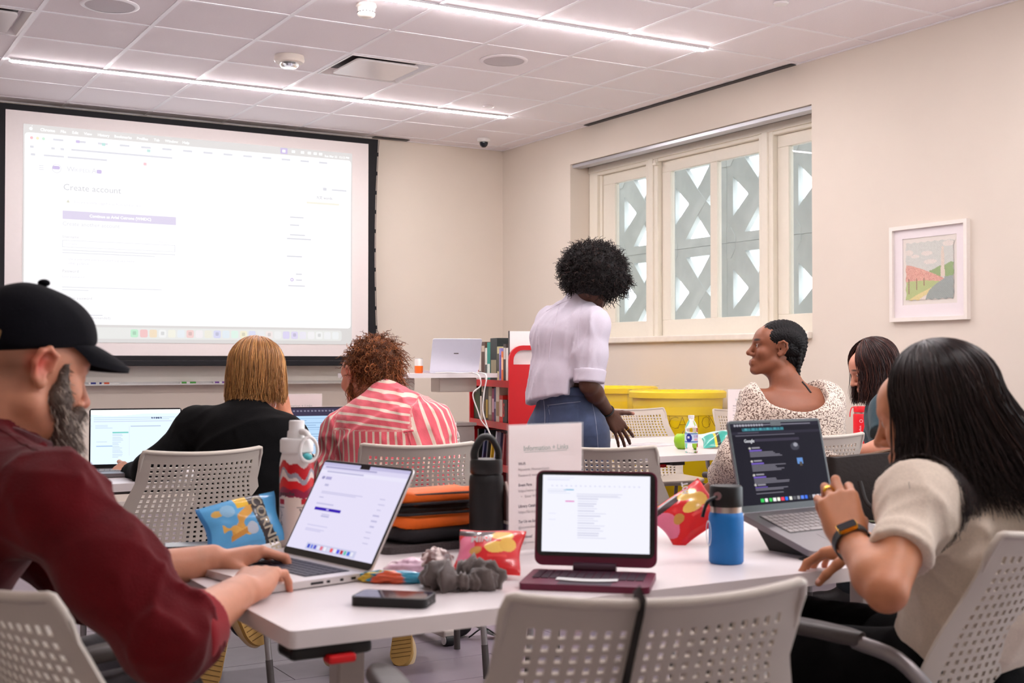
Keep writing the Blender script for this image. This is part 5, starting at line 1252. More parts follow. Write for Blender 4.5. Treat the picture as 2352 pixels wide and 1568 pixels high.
def prim_d(q, P_):
    if q['t'] == 'p':
        e = P_ - q['c']; h = e @ q['n']
        if q['rad'] is None: return -h
        return np.maximum(np.maximum(-h, h - .25), np.sqrt(np.maximum((e * e).sum(-1) - h * h, 0)) - q['rad'])
    if q['t'] == 'e':
        d = P_ - q['c']
        if q['R'] is not None: d = d @ q['R'].T
        if q['r'][0] == q['r'][1] == q['r'][2]: return np.sqrt((d * d).sum(-1)) - q['r'][0]
        l = np.sqrt(((d / q['r']) ** 2).sum(-1)) + 1e-9; n = np.sqrt((d * d).sum(-1))
        g = np.sqrt(((d / q['r'] ** 2) ** 2).sum(-1)) + 1e-9
        return l * (l - 1) / g
    ab = q['b'] - q['a']; L2 = ab @ ab + 1e-12
    d = P_ - q['a']; t = np.clip((d @ ab) / L2, 0, 1)
    r = q['ra'] + (q['rb'] - q['ra']) * t
    e = d - t[..., None] * ab
    n = np.sqrt((e * e).sum(-1)) + 1e-9
    if q['s'] is None: return n - r
    ax = unit(ab); u = e @ q['s']; w = e @ np.cross(ax, q['s']); fl = q['fl'] + (q['fl2'] - q['fl']) * t
    ax_ = np.sqrt(np.maximum(n * n - u * u - w * w, 0))
    l = np.sqrt((u / r) ** 2 + (w / (r * fl)) ** 2 + (ax_ / (r * np.minimum(fl, 1))) ** 2) + 1e-9
    return n - n / l
def smin(a, b, k):
    h = np.clip(.5 + .5 * (b - a) / k, 0, 1); return b + (a - b) * h - k * h * (1 - h)
class Field:
    def __init__(s, prims, disp=None): s.p = prims; s.disp = disp
    def __call__(s, P_):
        P_ = np.asarray(P_, float); acc = np.full(P_.shape[:-1], 1e3)
        for q in s.p:
            d = prim_d(q, P_)
            if q['op'] == '+': acc = smin(acc, d, q['k'])
            else: acc = -smin(-acc, d, q['k'])
        return acc + s.disp(P_) if s.disp is not None else acc
    def bounds(s):
        lo, hi = [], []
        for q in s.p:
            if q['op'] != '+': continue
            if q['t'] == 'c':
                for c, r in ((q['a'], q['ra']), (q['b'], q['rb'])): r = r * max(1, q['fl'], q['fl2']); lo.append(c - r); hi.append(c + r)
            elif q['t'] == 'e': r = q['r'].max(); lo.append(q['c'] - r); hi.append(q['c'] + r)
        return np.min(lo, 0) - .03, np.max(hi, 0) + .03
    def grid(s, lo, hi, h, B=8):
        n = (np.ceil((hi - lo) / h / B).astype(int)) * B
        nb = n // B
        ci = np.stack(np.meshgrid(*[np.arange(m) for m in nb], indexing='ij'), -1).reshape(-1, 3)
        cc = lo + (ci * B + (B - 1) / 2) * h
        Rb = .5 * B * h * 1.7321 * 1.12
        ds = [prim_d(q, cc) for q in s.p]
        acc = np.full(len(cc), 1e3)
        for q, d in zip(s.p, ds):
            acc = smin(acc, d, q['k']) if q['op'] == '+' else -smin(-acc, d, q['k'])
        act = np.abs(acc) < Rb * 1.5 + .012
        vals = np.repeat(np.repeat(np.repeat(acc.reshape(nb).astype(np.float32), B, 0), B, 1), B, 2)
        ai = np.nonzero(act)[0]
        off = np.stack(np.meshgrid(*[np.arange(B)] * 3, indexing='ij'), -1).reshape(-1, 3)
        pts = (lo + (ci[ai][:, None, :] * B + off[None]) * h)
        out = np.full(pts.shape[:2], 1e3)
        for q, d in zip(s.p, ds):
            rel = np.nonzero(d[ai] < Rb * 2.4 + q['k'] * 1.5 + .02)[0] if q['op'] == '+' else np.nonzero(np.abs(d[ai]) < Rb * 2.4 + .1)[0]
            if q['op'] != '+': rel = np.nonzero(d[ai] < Rb * 2.4 + .05)[0]
            if not len(rel): continue
            dd = prim_d(q, pts[rel])
            out[rel] = smin(out[rel], dd, q['k']) if q['op'] == '+' else -smin(-out[rel], dd, q['k'])
        if s.disp is not None: out = out + s.disp(pts)
        blk = vals.reshape(nb[0], B, nb[1], B, nb[2], B).transpose(0, 2, 4, 1, 3, 5).reshape(-1, B ** 3).copy()
        blk[ai] = out
        vals = blk.reshape(nb[0], nb[1], nb[2], B, B, B).transpose(0, 3, 1, 4, 2, 5).reshape(n)
        return vals, n
    def mesh(s, h, lo=None, hi=None):
        a, b = s.bounds()
        lo = a if lo is None else np.asarray(lo, float); hi = b if hi is None else np.asarray(hi, float)
        v, n = s.grid(lo, hi, h)
        return surface_nets(v, lo, h)
def surface_nets(v, lo, h):
    ins = v < 0
    nx, ny, nz = v.shape
    cs = np.zeros((nx - 1, ny - 1, nz - 1), np.int8)
    corners = [(i, j, k) for i in (0, 1) for j in (0, 1) for k in (0, 1)]
    for i, j, k in corners: cs += ins[i:nx - 1 + i, j:ny - 1 + j, k:nz - 1 + k]
    mixed = (cs > 0) & (cs < 8)
    idx = np.argwhere(mixed)
    if not len(idx): return np.zeros((0, 3)), np.zeros((0, 4), int)
    vid = np.full(mixed.shape, -1, np.int64); vid[mixed] = np.arange(len(idx))
    acc = np.zeros((len(idx), 3)); cnt = np.zeros(len(idx))
    for axis in range(3):
        o1, o2 = [a for a in range(3) if a != axis]
        for p_ in (0, 1):
            for q_ in (0, 1):
                c0 = np.zeros(3, int); c0[o1] = p_; c0[o2] = q_; c1 = c0.copy(); c1[axis] = 1
                A = v[tuple((idx + c0).T)]; Bv = v[tuple((idx + c1).T)]
                m = (A < 0) != (Bv < 0)
                t = np.where(m, A / np.where(m, A - Bv, 1), 0)
                pos = np.repeat(c0[None].astype(float), len(idx), 0); pos[:, axis] += t
                acc[m] += pos[m]; cnt[m] += 1
    verts = lo + (idx + acc / np.maximum(cnt, 1)[:, None]) * h
    faces = []
    for axis in range(3):
        o1, o2 = [(1, 2), (2, 0), (0, 1)][axis]
        sl0 = [slice(None)] * 3; sl1 = [slice(None)] * 3; sl0[axis] = slice(0, -1); sl1[axis] = slice(1, None)
        A, Bv = ins[tuple(sl0)], ins[tuple(sl1)]
        e = np.argwhere(A != Bv)
        ok = (e[:, o1] > 0) & (e[:, o2] > 0) & (e[:, o1] < v.shape[o1] - 1) & (e[:, o2] < v.shape[o2] - 1)
        e = e[ok]
        if not len(e): continue
        def cell(d1, d2):
            c = e.copy(); c[:, o1] -= d1; c[:, o2] -= d2; return vid[tuple(c.T)]
        q = np.stack([cell(1, 1), cell(0, 1), cell(0, 0), cell(1, 0)], 1)
        fl = ~A[tuple(e.T)]
        q[fl] = q[fl][:, ::-1]
        faces.append(q)
    f = np.concatenate(faces); f = f[(f >= 0).all(1)]
    return verts, f
def root_loc(o):
    b = np.zeros(3)
    while o is not None: b = b + np.array(o.matrix_basis.translation); o = o.parent
    return b
def soft_obj(name, field, h, m_, parent, color=None, boxes=None, keep=None, attrs=None):
    """mesh one field; boxes = list of (lo, hi, h) with finer steps, the rest is left to the coarse step"""
    vs, fs = field.mesh(h)
    if boxes:
        inside = np.zeros(len(vs), bool)
        for lo, hi, _ in boxes: inside |= ((vs > np.asarray(lo) + h * .5) & (vs < np.asarray(hi) - h * .5)).all(1)
        fs = fs[~inside[fs].all(1)]
        V, Fc, o = [vs], [fs], len(vs)
        for bi, (lo, hi, hh) in enumerate(boxes):
            v2, f2 = field.mesh(hh, np.asarray(lo, float), np.asarray(hi, float))
            V.append(v2); Fc.append(f2 + o); o += len(v2)
        vs, fs = np.concatenate(V), np.concatenate(Fc)
    if keep is not None:
        kp = keep(vs); fs = fs[kp[fs].any(1)]
    used = np.zeros(len(vs), bool); used[fs.ravel()] = True
    mp = np.cumsum(used) - 1; vs = vs[used]; fs = mp[fs]
    base = root_loc(parent)
    me = bpy.data.meshes.new(name)
    me.vertices.add(len(vs)); me.vertices.foreach_set('co', (vs - base).astype(np.float32).ravel())
    me.loops.add(len(fs) * 4); me.loops.foreach_set('vertex_index', fs.astype(np.int32).ravel())
    me.polygons.add(len(fs)); me.polygons.foreach_set('loop_start', np.arange(0, len(fs) * 4, 4, dtype=np.int32))
    me.update(calc_edges=True); me.validate()
    me.polygons.foreach_set('use_smooth', np.ones(len(me.polygons), bool))
    me.materials.append(m_)
    if color is not None: set_paint(me, color(vs))
    if attrs:
        for an, fn in attrs.items():
            at = me.attributes.new(an, 'FLOAT', 'POINT'); at.data.foreach_set('value', fn(vs).astype(np.float32))
    return link(name, me, parent)
def strands(name, paths, r, m_, parent, cols, tip=.35, sides=3):
    """paths (n, m, 3) world points -> one mesh of thin tapering strands; cols (n, 3)"""
    n, m, _ = paths.shape
    base = root_loc(parent)
    tn = np.gradient(paths, axis=1); tn /= np.linalg.norm(tn, axis=2)[..., None] + 1e-9
    pn = np.cross(tn[:, 0], tn[:, -1]); bad = np.linalg.norm(pn, axis=1) < .15
    pn[bad] = np.cross(tn[bad, 0], np.array([.3, .5, .81])) + 1e-6
    ref = pn[:, None, :]
    a = np.cross(tn, ref); a /= np.linalg.norm(a, axis=2)[..., None] + 1e-9; b = np.cross(tn, a)
    rr = (np.asarray(r) if np.ndim(r) else np.full(n, r))[:, None] * (1 - (1 - tip) * np.linspace(0, 1, m)[None] ** 2)
    ang = 2 * math.pi * np.arange(sides) / sides
    V = paths[:, :, None, :] + rr[:, :, None, None] * (a[:, :, None, :] * np.cos(ang)[None, None, :, None] + b[:, :, None, :] * np.sin(ang)[None, None, :, None])
    vs = V.reshape(-1, 3) - base
    i, j, k = np.meshgrid(np.arange(n), np.arange(m - 1), np.arange(sides), indexing='ij')
    k2 = (k + 1) % sides; st = lambda jj, kk: (i * m + jj) * sides + kk
    fs = np.stack([st(j, k), st(j, k2), st(j + 1, k2), st(j + 1, k)], -1).reshape(-1, 4)
    me = bpy.data.meshes.new(name)
    me.vertices.add(len(vs)); me.vertices.foreach_set('co', vs.astype(np.float32).ravel())
    me.loops.add(len(fs) * 4); me.loops.foreach_set('vertex_index', fs.astype(np.int32).ravel())
    me.polygons.add(len(fs)); me.polygons.foreach_set('loop_start', np.arange(0, len(fs) * 4, 4, dtype=np.int32))
    me.update(calc_edges=True)
    me.polygons.foreach_set('use_smooth', np.ones(len(me.polygons), bool))
    me.materials.append(m_); set_paint(me, np.repeat(cols, m * sides, 0))
    return link(name, me, parent)
def push_out(field, pts, margin, steps=2):
    """moves points out of a body so hair lies on it"""
    sh = pts.shape; p_ = pts.reshape(-1, 3).copy()
    for _ in range(steps):
        d = field(p_); bad = d < margin
        if not bad.any(): break
        q = p_[bad]; e = .004
        g = np.stack([field(q + np.eye(3)[i] * e) - field(q - np.eye(3)[i] * e) for i in range(3)], -1); g /= np.linalg.norm(g, axis=1)[:, None] + 1e-9
        p_[bad] = q + g * (margin - d[bad])[:, None]
    return p_.reshape(sh)
# ------------------------------------------------------------------ people
def head_frame(heading, pitch=0.0, roll=0.0):
    """heading in degrees (0 = towards the end wall, 90 = towards the windows); returns S (right), F (front), U (up)"""
    h, p_ = math.radians(heading), math.radians(pitch)
    F = V3(math.sin(h) * math.cos(p_), math.cos(h) * math.cos(p_), math.sin(p_)); S = V3(math.cos(h), -math.sin(h), 0)
    U = np.cross(S, F); r_ = math.radians(roll)
    S, U = S * math.cos(r_) + U * math.sin(r_), U * math.cos(r_) - S * math.sin(r_)
    return np.array([S, F, U])
def head_prims(o, R, s=1.0, jaw=1.0, nose=1.0, ears=True, lips=1.0, chin=1.0):
    def W(x, y, z): return o + (R[0] * x + R[1] * y + R[2] * z) * s
    E = lambda c, r, k=.02, op='+', RR=R: ball(W(*c), V3(r) * s, k * s, op, RR)
    C = lambda a, b, ra, rb, k=.015, op='+': cone(W(*a), W(*b), ra * s, rb * s, k * s, op)
    p_ = [E((0, -.018, .032), (.0755, .097, .083)), E((0, .028, -.028), (.061, .064, .086), .03), E((0, .055, .035), (.058, .04, .045), .03)]
    for q in (-1, 1):
        p_ += [C((q * .056, .002, -.062), (q * .02, .073, -.103), .020 * jaw, .016, .025), E((q * .042, .066, -.028), (.021, .02, .022), .022), C((q * .012, .088, .021), (q * .047, .071, .022), .010, .009, .014)]
    p_ += [E((0, .080, -.101), (.019, .017 * chin, .016), .018), E((0, .079, -.07), (.028, .017, .022), .018)]
    p_ += [C((0, .087, .016), (0, .108 + .004 * nose, -.030), .0075, .0105, .012), E((0, .109 + .004 * nose, -.034), (.011, .011, .0095), .008)]
    for q in (-1, 1): p_ += [E((q * .0125, .099, -.038), (.0085, .011, .0075), .006)]
    p_ += [C((-.017, .0945, -.0655), (.017, .0945, -.0655), .0058 * lips, .0058 * lips, .006), C((-.014, .094, -.0765), (.014, .094, -.0765), .0070 * lips, .0070 * lips, .006)]
    for q in (-1, 1):
        p_ += [ball(W(q * .031, .098, .001), V3(.017, .016, .010) * s, .010 * s, '-', R), E((q * .031, .0775, .0), (.0155, .0135, .0125), .003)]
        p_ += [C((q * .02, .089, .0065), (q * .044, .083, .006), .0032, .0028, .004)]
    if ears:
        for q in (-1, 1):
            ex = [(q * .073, .012, .0), (q * .083, .010, .022), (q * .089, -.006, .030), (q * .092, -.020, .022), (q * .090, -.025, .002), (q * .082, -.016, -.020), (q * .076, -.003, -.030), (q * .073, .006, -.022)]
            for a, b in zip(ex[:-1], ex[1:]): p_.append(C(a, b, .0048, .0048, .005))
            p_ += [E((q * .079, -.006, .002), (.0045, .016, .024), .006), E((q * .0765, .001, -.027), (.006, .008, .009), .006), E((q * .088, .0, -.002), (.010, .010, .013), .005, '-')]
    return p_
def neck_prims(o, R, c7, s=1.0, r=.052):
    base = o + (R[1] * -.022 + R[2] * -.055) * s
    front = c7 + unit(R[1] * [1, 1, 0] + 1e-6) * .045 - V3(0, 0, .02)
    return [cone(base, c7 + unit(R[1] * [1, 1, .2]) * .03, r * s, r * 1.12 * s, .03), cone(base + R[1] * .02, front, r * .8, r * .9, .03)]
FING = dict(i=(.0275, .092, (.043, .025, .020), .0086), m=(.0085, .096, (.047, .029, .021), .0088), r=(-.0105, .092, (.044, .027, .021), .0083), p=(-.0285, .084, (.034, .021, .018), .0074))
def hand_prims(w, d, n, right, curl=None, thumb=(35, 20, 15), spread=4, s=1.0, tmp=25, ex=None):
    """w wrist, d direction to the knuckles, n out of the back of the hand; curl = dict of (mcp, pip, dip) degrees"""
    d = unit(d); n = unit(n - d * (np.asarray(n) @ d)); t = np.cross(n, d) if right else np.cross(d, n)     # t = towards the thumb
    t = unit(t); w = V3(w)
    def W(x, y, z): return w + (t * x + d * y + n * z) * s           # x thumb side, y along, z out of the back
    p_ = []
    curl = curl or {}
    for f, (x, L, seg, r) in FING.items():
        p_.append(cone(W(x * .62, .004, -.004), W(x, L - .004, 0), .0150 * s, .0118 * s, .012 * s))
        p_.append(cone(W(x * .75, .03, -.010), W(x, L - .02, -.008), .012 * s, .010 * s, .010 * s))
    p_.append(ball(W(.022, .035, -.012), V3(.017, .026, .014) * s, .012 * s, '+', np.array([t, d, n])))
    p_.append(ball(W(-.024, .035, -.010), V3(.014, .03, .013) * s, .012 * s, '+', np.array([t, d, n])))
    tips = {}
    for f, (x, L, seg, r) in FING.items():
        c = curl.get(f, curl.get('all', (30, 35, 20)))
        sp = math.radians({'i': 1.4, 'm': .3, 'r': -.8, 'p': -2.0}[f] * spread)
        a = W(x, L, -.001); ang = 0.0; dirf = d * math.cos(sp) + t * math.sin(sp)
        rr = r
        for q, l in enumerate(seg):
            ang += math.radians(c[q]); dv = dirf * math.cos(ang) - n * math.sin(ang)
            b = a + dv * l * s; p_.append(cone(a, b, rr * s * (1.03 if q else 1.08), rr * .93 * s, .0035 * s)); a = b; rr *= .93
        tips[f] = (a, dv, n)
    sp, b1, b2 = [math.radians(q) for q in thumb]; tp_ = math.radians(tmp)
    a = W(.026, .020, -.010); dv = d * math.cos(sp) + t * math.sin(sp); nn = -n
    dv = unit(dv * math.cos(tp_) + nn * math.sin(tp_)); inw = unit(nn * .5 - t * .8 + d * .2)
    for q, (l, r) in enumerate(((.042, .0125), (.033, .0103), (.026, .0092))):
        if q: bb = (b1, b2)[q - 1]; dv = unit(dv * math.cos(bb) + unit(inw - dv * (inw @ dv)) * math.sin(bb))
        b = a + dv * l * s; p_.append(cone(a, b, r * s, r * .88 * s, .006 * s)); a = b
    tips['t'] = (a, dv, unit(np.cross(dv, np.cross(inw, dv)) * -1))
    return p_, tips
def arm_prims(sh, el, wr, s=1.0, r=(.050, .040, .043, .027), ke=.025):
    m1 = sh + (el - sh) * .45; f1 = el + (wr - el) * .28
    return [cone(sh, m1, r[0] * s, r[0] * .95 * s, .03), cone(m1, el, r[0] * .94 * s, r[1] * s, .03), cone(el, f1, r[1] * s, r[2] * s, ke), cone(f1, wr, r[2] * s, r[3] * s, .02)]
def torso_prims(J, s=1.0, t=0.0, w=1.0, dp=1.0, k=.05):
    """J: pelvis, waist, chest, c7, shR, shL, hipR, hipL ; t = thickness of cloth"""
    side = unit(J['shR'] - J['shL']); hs = unit(J['hipR'] - J['hipL'])
    up = unit(J['c7'] - J['chest']); top = J['c7'] - up * .03
    sm = (J['shR'] + J['shL']) / 2
    p_ = [cone(J['pelvis'], J['waist'], (.165 * w) * s + t, (.145 * w) * s + t, k, s=hs, fl=.72 * dp), cone(J['waist'], J['chest'], (.145 * w) * s + t, (.165 * w) * s + t, k, s=side, fl=.74 * dp, fl2=.70 * dp), cone(J['chest'], sm * .6 + top * .4, (.165 * w) * s + t, (.088 * w) * s + t, k, s=side, fl=.70 * dp, fl2=.62)]
    for q in ('shR', 'shL'):
        p_.append(cone(top - up * .015, J[q], .046 * s + t, .050 * s + t, k * .8)); p_.append(cone(J['chest'] * .55 + J[q] * .45, J[q], .085 * s + t, .052 * s + t, k))
    return p_
def leg_prims(hip, kn, an, s=1.0, t=0.0, r=(.082, .056, .056, .040)):
    c = kn + (an - kn) * .3
    return [cone(hip, kn, r[0] * s + t, r[1] * s + t, .04), cone(kn, c, r[1] * s + t, r[2] * s + t, .03), cone(c, an, r[2] * s + t, r[3] * s + t, .03)]
def folds(freq, amp, seed, dirv=None, stretch=.35):
    """cloth creases: ridged waves, finer across dirv than along it"""
    r_ = np.random.default_rng(seed); K = r_.normal(size=(6, 3)); K /= np.linalg.norm(K, axis=1)[:, None]
    if dirv is not None:
        dv = unit(dirv); K = K - (1 - stretch) * (K @ dv)[:, None] * dv; K /= np.linalg.norm(K, axis=1)[:, None]
    K = K * freq * r_.uniform(.45, 1.15, 6)[:, None]; ph = r_.random(6) * 6.28
    def f(P_):
        a = 0
        w = .5 * np.sin(P_ @ K[4] * .45 + ph[4]) + .5 * np.sin(P_ @ K[5] * .6 + ph[5])
        for i in range(4):
            r1 = 1 - np.abs(np.sin(P_ @ K[i] + ph[i] + 1.5 * w)); a = a + (r1 * r1 - .33) / 2.2
        return -a * amp * (.6 + .5 * w)
    return f
def lerp(a, b, t): return np.asarray(a) + (np.asarray(b) - np.asarray(a)) * t
def skin_paint(base, spots=()):
    """base colour and list of (centre, radius, colour, softness)"""
    b = slin(base)
    def f(vs):
        c = np.tile(b, (len(vs), 1))
        for ctr, rad, col, soft in spots:
            d = np.linalg.norm((vs - np.asarray(ctr)) / (np.asarray(rad) if np.ndim(rad) else rad), axis=1); w_ = np.clip((1 - d) / soft, 0, 1)[:, None]
            c = c * (1 - w_) + slin(col) * w_
        return c
    return f
def skinmat(name): 
    return mat(name, (1, 1, 1, 1), .48, attr='paint', sss=.12, noise=.05, nscale=55, bump=.12, bscale=420)
def eyes(o, R, s, parent, iris=(60, 40, 26)):
    base = np.array(parent.matrix_basis.translation)
    for q in (-1, 1):
        c = o + (R[0] * q * .031 + R[1] * .0795 + R[2] * .0005) * s - base
        b = MB(); b.sphere((0, 0, 0), .0122 * s, 14, 0, 10); ob = b.build('eye', mat('eye_white', S(226, 216, 206), .15, noise=.02), parent, 180); ob.location = tuple(c)
        d = MB(); d.sphere(tuple(R[1] * .0066 * s), .0066 * s, 12, 0, 8); io = d.build('iris', mat('iris_%d' % iris[0], S(*iris), .1, noise=.1), ob, 180)
def person(lab, foot, name='person'):
    return thing(name, lab, 'person', (foot[0], foot[1], 0))
def nails(tips, s, parent, m_):
    base = np.array(parent.matrix_basis.translation)
    for f, (p_, d, n) in tips.items():
        n = unit(n - d * (n @ d)); r = dict(i=.0072, m=.0073, r=.007, p=.0062, t=.0085)[f] * s
        M = basis(p_ - d * .004 * s + n * r * .80 - base, np.cross(n, d) * -1, d)
        b = MB(); b.sphere((0, 0, 0), (r * .62, r * .85, r * .22), 10, 0, 6); me = b.mesh('fingernail', m_, 180); me.transform(M); link('fingernail', me, parent)
def cap_hair(o, R, s, n, m, length, az_rng, seed, grav=V3(0, 0, -1), layer=(.004, .02), rad=(.079, .101, .088), cen=(0, -.018, .034), end=100, start=(2, 70), wave=.004, part=0.0, flare=.0, face=None, curl=0.0):
    """strands that leave the crown, follow the skull and then hang; azimuth 0 = back of the head, +-180 = face"""
    r_ = np.random.default_rng(seed)
    az = np.radians(r_.uniform(az_rng[0], az_rng[1], n)); th0 = np.radians(start[0] + (start[1] - start[0]) * r_.random(n) ** 1.7)
    lay = r_.uniform(layer[0], layer[1], n); L = length(np.degrees(az)) * (1.04 - .30 * r_.random(n) ** 2.2)
    rad = np.array(rad); C = o + (R[0] * cen[0] + R[1] * cen[1] + R[2] * cen[2]) * s
    ms = m // 2; the = np.radians(end + r_.normal(0, 5, n))
    t = np.linspace(0, 1, ms)[None]; th = th0[:, None] + (the - th0)[:, None] * t
    az2 = az[:, None] + r_.normal(0, .05, n)[:, None] * t
    x = np.sin(th) * np.sin(az2); y = -np.sin(th) * np.cos(az2); z = np.cos(th)
    rr = (rad[None, None] + lay[:, None, None])
    loc = np.stack([x, y, z], -1) * rr
    if part: loc[..., 0] += part * np.exp(-(th / .5) ** 2)
    A = C + (loc @ R) * s
    last = A[:, -1]; tan = unit_rows(A[:, -1] - A[:, -2]); g = grav(last - C) if callable(grav) else np.tile(np.asarray(grav, float), (n, 1))
    mh = m - ms; q = np.linspace(0, 1, mh + 1)[1:][None]
    outw = unit_rows((last - C) * [1, 1, 0])
    Hh = last[:, None] + (tan[:, None] * ((1 - np.exp(-q * 4)) / 4)[..., None] + g[:, None] * (q - (1 - np.exp(-q * 4)) / 4)[..., None]) * L[:, None, None] + outw[:, None] * (flare * q ** 2)[..., None]
    ph = r_.random(n) * 6.28; sd = np.cross(outw, g)
    Hh = Hh + sd[:, None] * (wave * np.sin(q * 9 + ph[:, None]) * q)[..., None] + outw[:, None] * (curl * q ** 3)[..., None]
    return np.concatenate([A, Hh], 1)
def unit_rows(v): return v / (np.linalg.norm(v, axis=-1, keepdims=True) + 1e-9)
def hair_cols(n, base, var, seed, mix=None, share=.3):
    r_ = np.random.default_rng(seed); c = np.tile(np.asarray(base, float), (n, 1)) * (1 + var * (r_.random((n, 1)) - .5))
    if mix is not None: k_ = r_.random(n) < share; c[k_] = np.asarray(mix) * (1 + var * (r_.random((k_.sum(), 1)) - .5))
    return slin(np.clip(c, 0, 255))
M_hair = mat('hair_strands', (1, 1, 1, 1), .38, attr='paint', spec=.5)
M_curl = mat('curly_hair_strands', (1, 1, 1, 1), .55, attr='paint', spec=.35)
def curls(C, n, m, rad, length, coil, turns, seed, dirf, droop=.5):
    """coily locks: dirf(points on unit sphere) -> bool mask of allowed roots"""
    r_ = np.random.default_rng(seed); d = []
    while len(d) < n:
        q = unit_rows(r_.normal(size=(n * 3, 3))); q = q[dirf(q)]; d += list(q)
    d = np.array(d[:n]); t = np.linspace(0, 1, m)[None]
    L = length * r_.uniform(.6, 1.25, n)
    root = d * np.asarray(rad)
    a = unit_rows(np.cross(d, r_.normal(size=(n, 3)))); b = np.cross(d, a); ph = r_.random(n) * 6.28
    ang = ph[:, None] + t * turns * 6.28 * r_.uniform(.8, 1.2, n)[:, None]
    side = unit_rows(r_.normal(size=(n, 3)))
    path = root[:, None] + (d[:, None] * t[..., None] + side[:, None] * (.35 * t ** 2)[..., None] + V3(0, 0, -1) * (droop * t ** 2)[..., None]) * L[:, None, None]
    path = path + (a[:, None] * np.cos(ang)[..., None] + b[:, None] * np.sin(ang)[..., None]) * (coil * (.4 + .6 * t))[..., None]
    return np.asarray(C) + path
# ------------------------------------------------------------------ helpers for cloth details
def fabric(name, col, rough=.8, noise=.10, nscale=25, bump=.25, bscale=260, sheen=.25): return mat(name, S(*col), rough, spec=.12, noise=noise, nscale=nscale, bump=bump, bscale=bscale, sheen=sheen)
def hbox(prims, pad=.016):
    lo, hi = Field(prims).bounds(); return lo - pad + .02, hi + pad - .02
def surf_patch(name, field, o, ex, ey, inward, off, m_, parent, nu=10, nv=10, start=.15, half=None, taper=0.0, steps=40):
    """thin patch laid on a cloth surface: rectangle ex x ey from o, marched along inward"""
    base = root_loc(parent)
    U, V = np.meshgrid(np.linspace(0, 1, nu), np.linspace(0, 1, nv), indexing='ij'); inw = unit(inward)
    Us = .5 + (U - .5) * (1 - taper * np.clip((V - .7) / .3, 0, 1))
    p_ = np.asarray(o) + Us[..., None] * np.asarray(ex) + V[..., None] * np.asarray(ey) - inw * start
    for _ in range(steps): p_ = p_ + inw * np.clip(field(p_) * .8, -.02, .03)[..., None]
    e = (np.minimum(np.minimum(U, 1 - U) * nu, np.minimum(V, 1 - V) * nv) > .3); p_ = p_ - inw * (np.where(e, off, -.003))[..., None]
    me = bpy.data.meshes.new(name); me.from_pydata([tuple(q) for q in (p_ - base).reshape(-1, 3)], [], grid_faces(nu, nv).tolist()); me.update()
    me.polygons.foreach_set('use_smooth', [True] * len(me.polygons)); me.materials.append(m_)
    return link(name, me, parent)
def surf_line(name, field, pts, inward, r, m_, parent, start=.12, steps=40, lift=.0):
    base = root_loc(parent)
    inw = unit(inward); p_ = np.array(spline(pts, 24)) - inw * start
    for _ in range(steps): p_ = p_ + inw * np.clip(field(p_) * .8, -.02, .03)[..., None]
    MB().tube(list(p_ - base - inw * lift), r, 5).build(name, m_, parent, 60)

# ================================================================== 1. man with the cap
ear = P(106, 843, 2.12); RH = head_frame(77, -16)
oh = ear - RH[0] * .082
c7 = oh + V3(-.078, .0, -.112)
shR, elR, wrR = P(120, 1150, 1.98), P(392, 1472, 1.93), P(556, 1356, 2.16)
shL, elL, wrL = c7 + V3(.05, .20, -.095), P(212, 1342, 2.34), P(488, 1284, 2.47)
pel = c7 + V3(-.19, -.01, -.50)
Jm = dict(pelvis=pel, waist=lerp(pel, c7, .36) + V3(-.02, 0, 0), chest=lerp(pel, c7, .72) + V3(.0, -.01, 0), c7=c7, shR=shR, shL=shL, hipR=pel + V3(.02, -.1, 0), hipL=pel + V3(.02, .1, 0))
man = person('man in a dark baseball cap and maroon shirt typing at the left', (pel[0], pel[1]))
hR, tipR = hand_prims(wrR, P(606, 1306, 2.27) - wrR, V3(-.30, -.25, .9), True, dict(i=(14, 42, 22), m=(16, 46, 24), r=(18, 48, 26), p=(20, 46, 24)), (40, 12, 10), 5, 1.04, 34)
hL, tipL = hand_prims(wrL, P(566, 1252, 2.52) - wrL + V3(.02, -.02, -.01), V3(-.2, .1, 1), False, dict(all=(26, 44, 24)), (38, 14, 12), 4, 1.04, 30)
hp = head_prims(oh, RH, 1.03, 1.05, 1.1)
aR, aL = arm_prims(shR, elR, wrR, 1.08), arm_prims(shL, elL, wrL, 1.08)
prims = torso_prims(Jm, .94, -.012) + neck_prims(oh, RH, c7, 1.06, .058) + aR + aL + hp + hR + hL
SK1 = (203, 138, 108)
def HW(x, y, z, s=1.03): return oh + (RH[0] * x + RH[1] * y + RH[2] * z) * s
spots = [(HW(0, -.09, -.03), .085, (160, 110, 86), .8), (HW(.06, -.05, -.01), .05, (150, 104, 82), .9), (HW(-.06, -.05, -.01), .05, (150, 104, 82), .9)]
for q in (-1, 1): spots += [(HW(q * .085, -.012, .004), .034, (196, 78, 58), .9), (HW(q * .03, .086, .022), V3(.03, .03, .008), (84, 62, 52), .6)]
spots += [(HW(0, .112, -.033), .02, (206, 120, 100), .9), (HW(0, .092, -.071), V3(.02, .02, .012), (176, 96, 86), .5)]
for tt_ in (tipR, tipL): spots += [(tt_[f][0], .018, (214, 128, 104), 1) for f in 'imrp']
M_skin = skinmat('skin')
lo, hi = hbox(hp, .02); bx = [(lo, hi, .0032)]
for hh in (hR, hL): a, b = hbox(hh, .012); bx.append((a, b, .0028))
body = soft_obj('body', Field(prims), .0085, M_skin, man, skin_paint(SK1, spots), bx)
eyes(oh, RH, 1.03, man, (70, 60, 50))
M_nail = mat('fingernail', S(226, 170, 150), .3, noise=.03)
nails(tipR, 1.04, man, M_nail); nails(tipL, 1.04, man, M_nail)
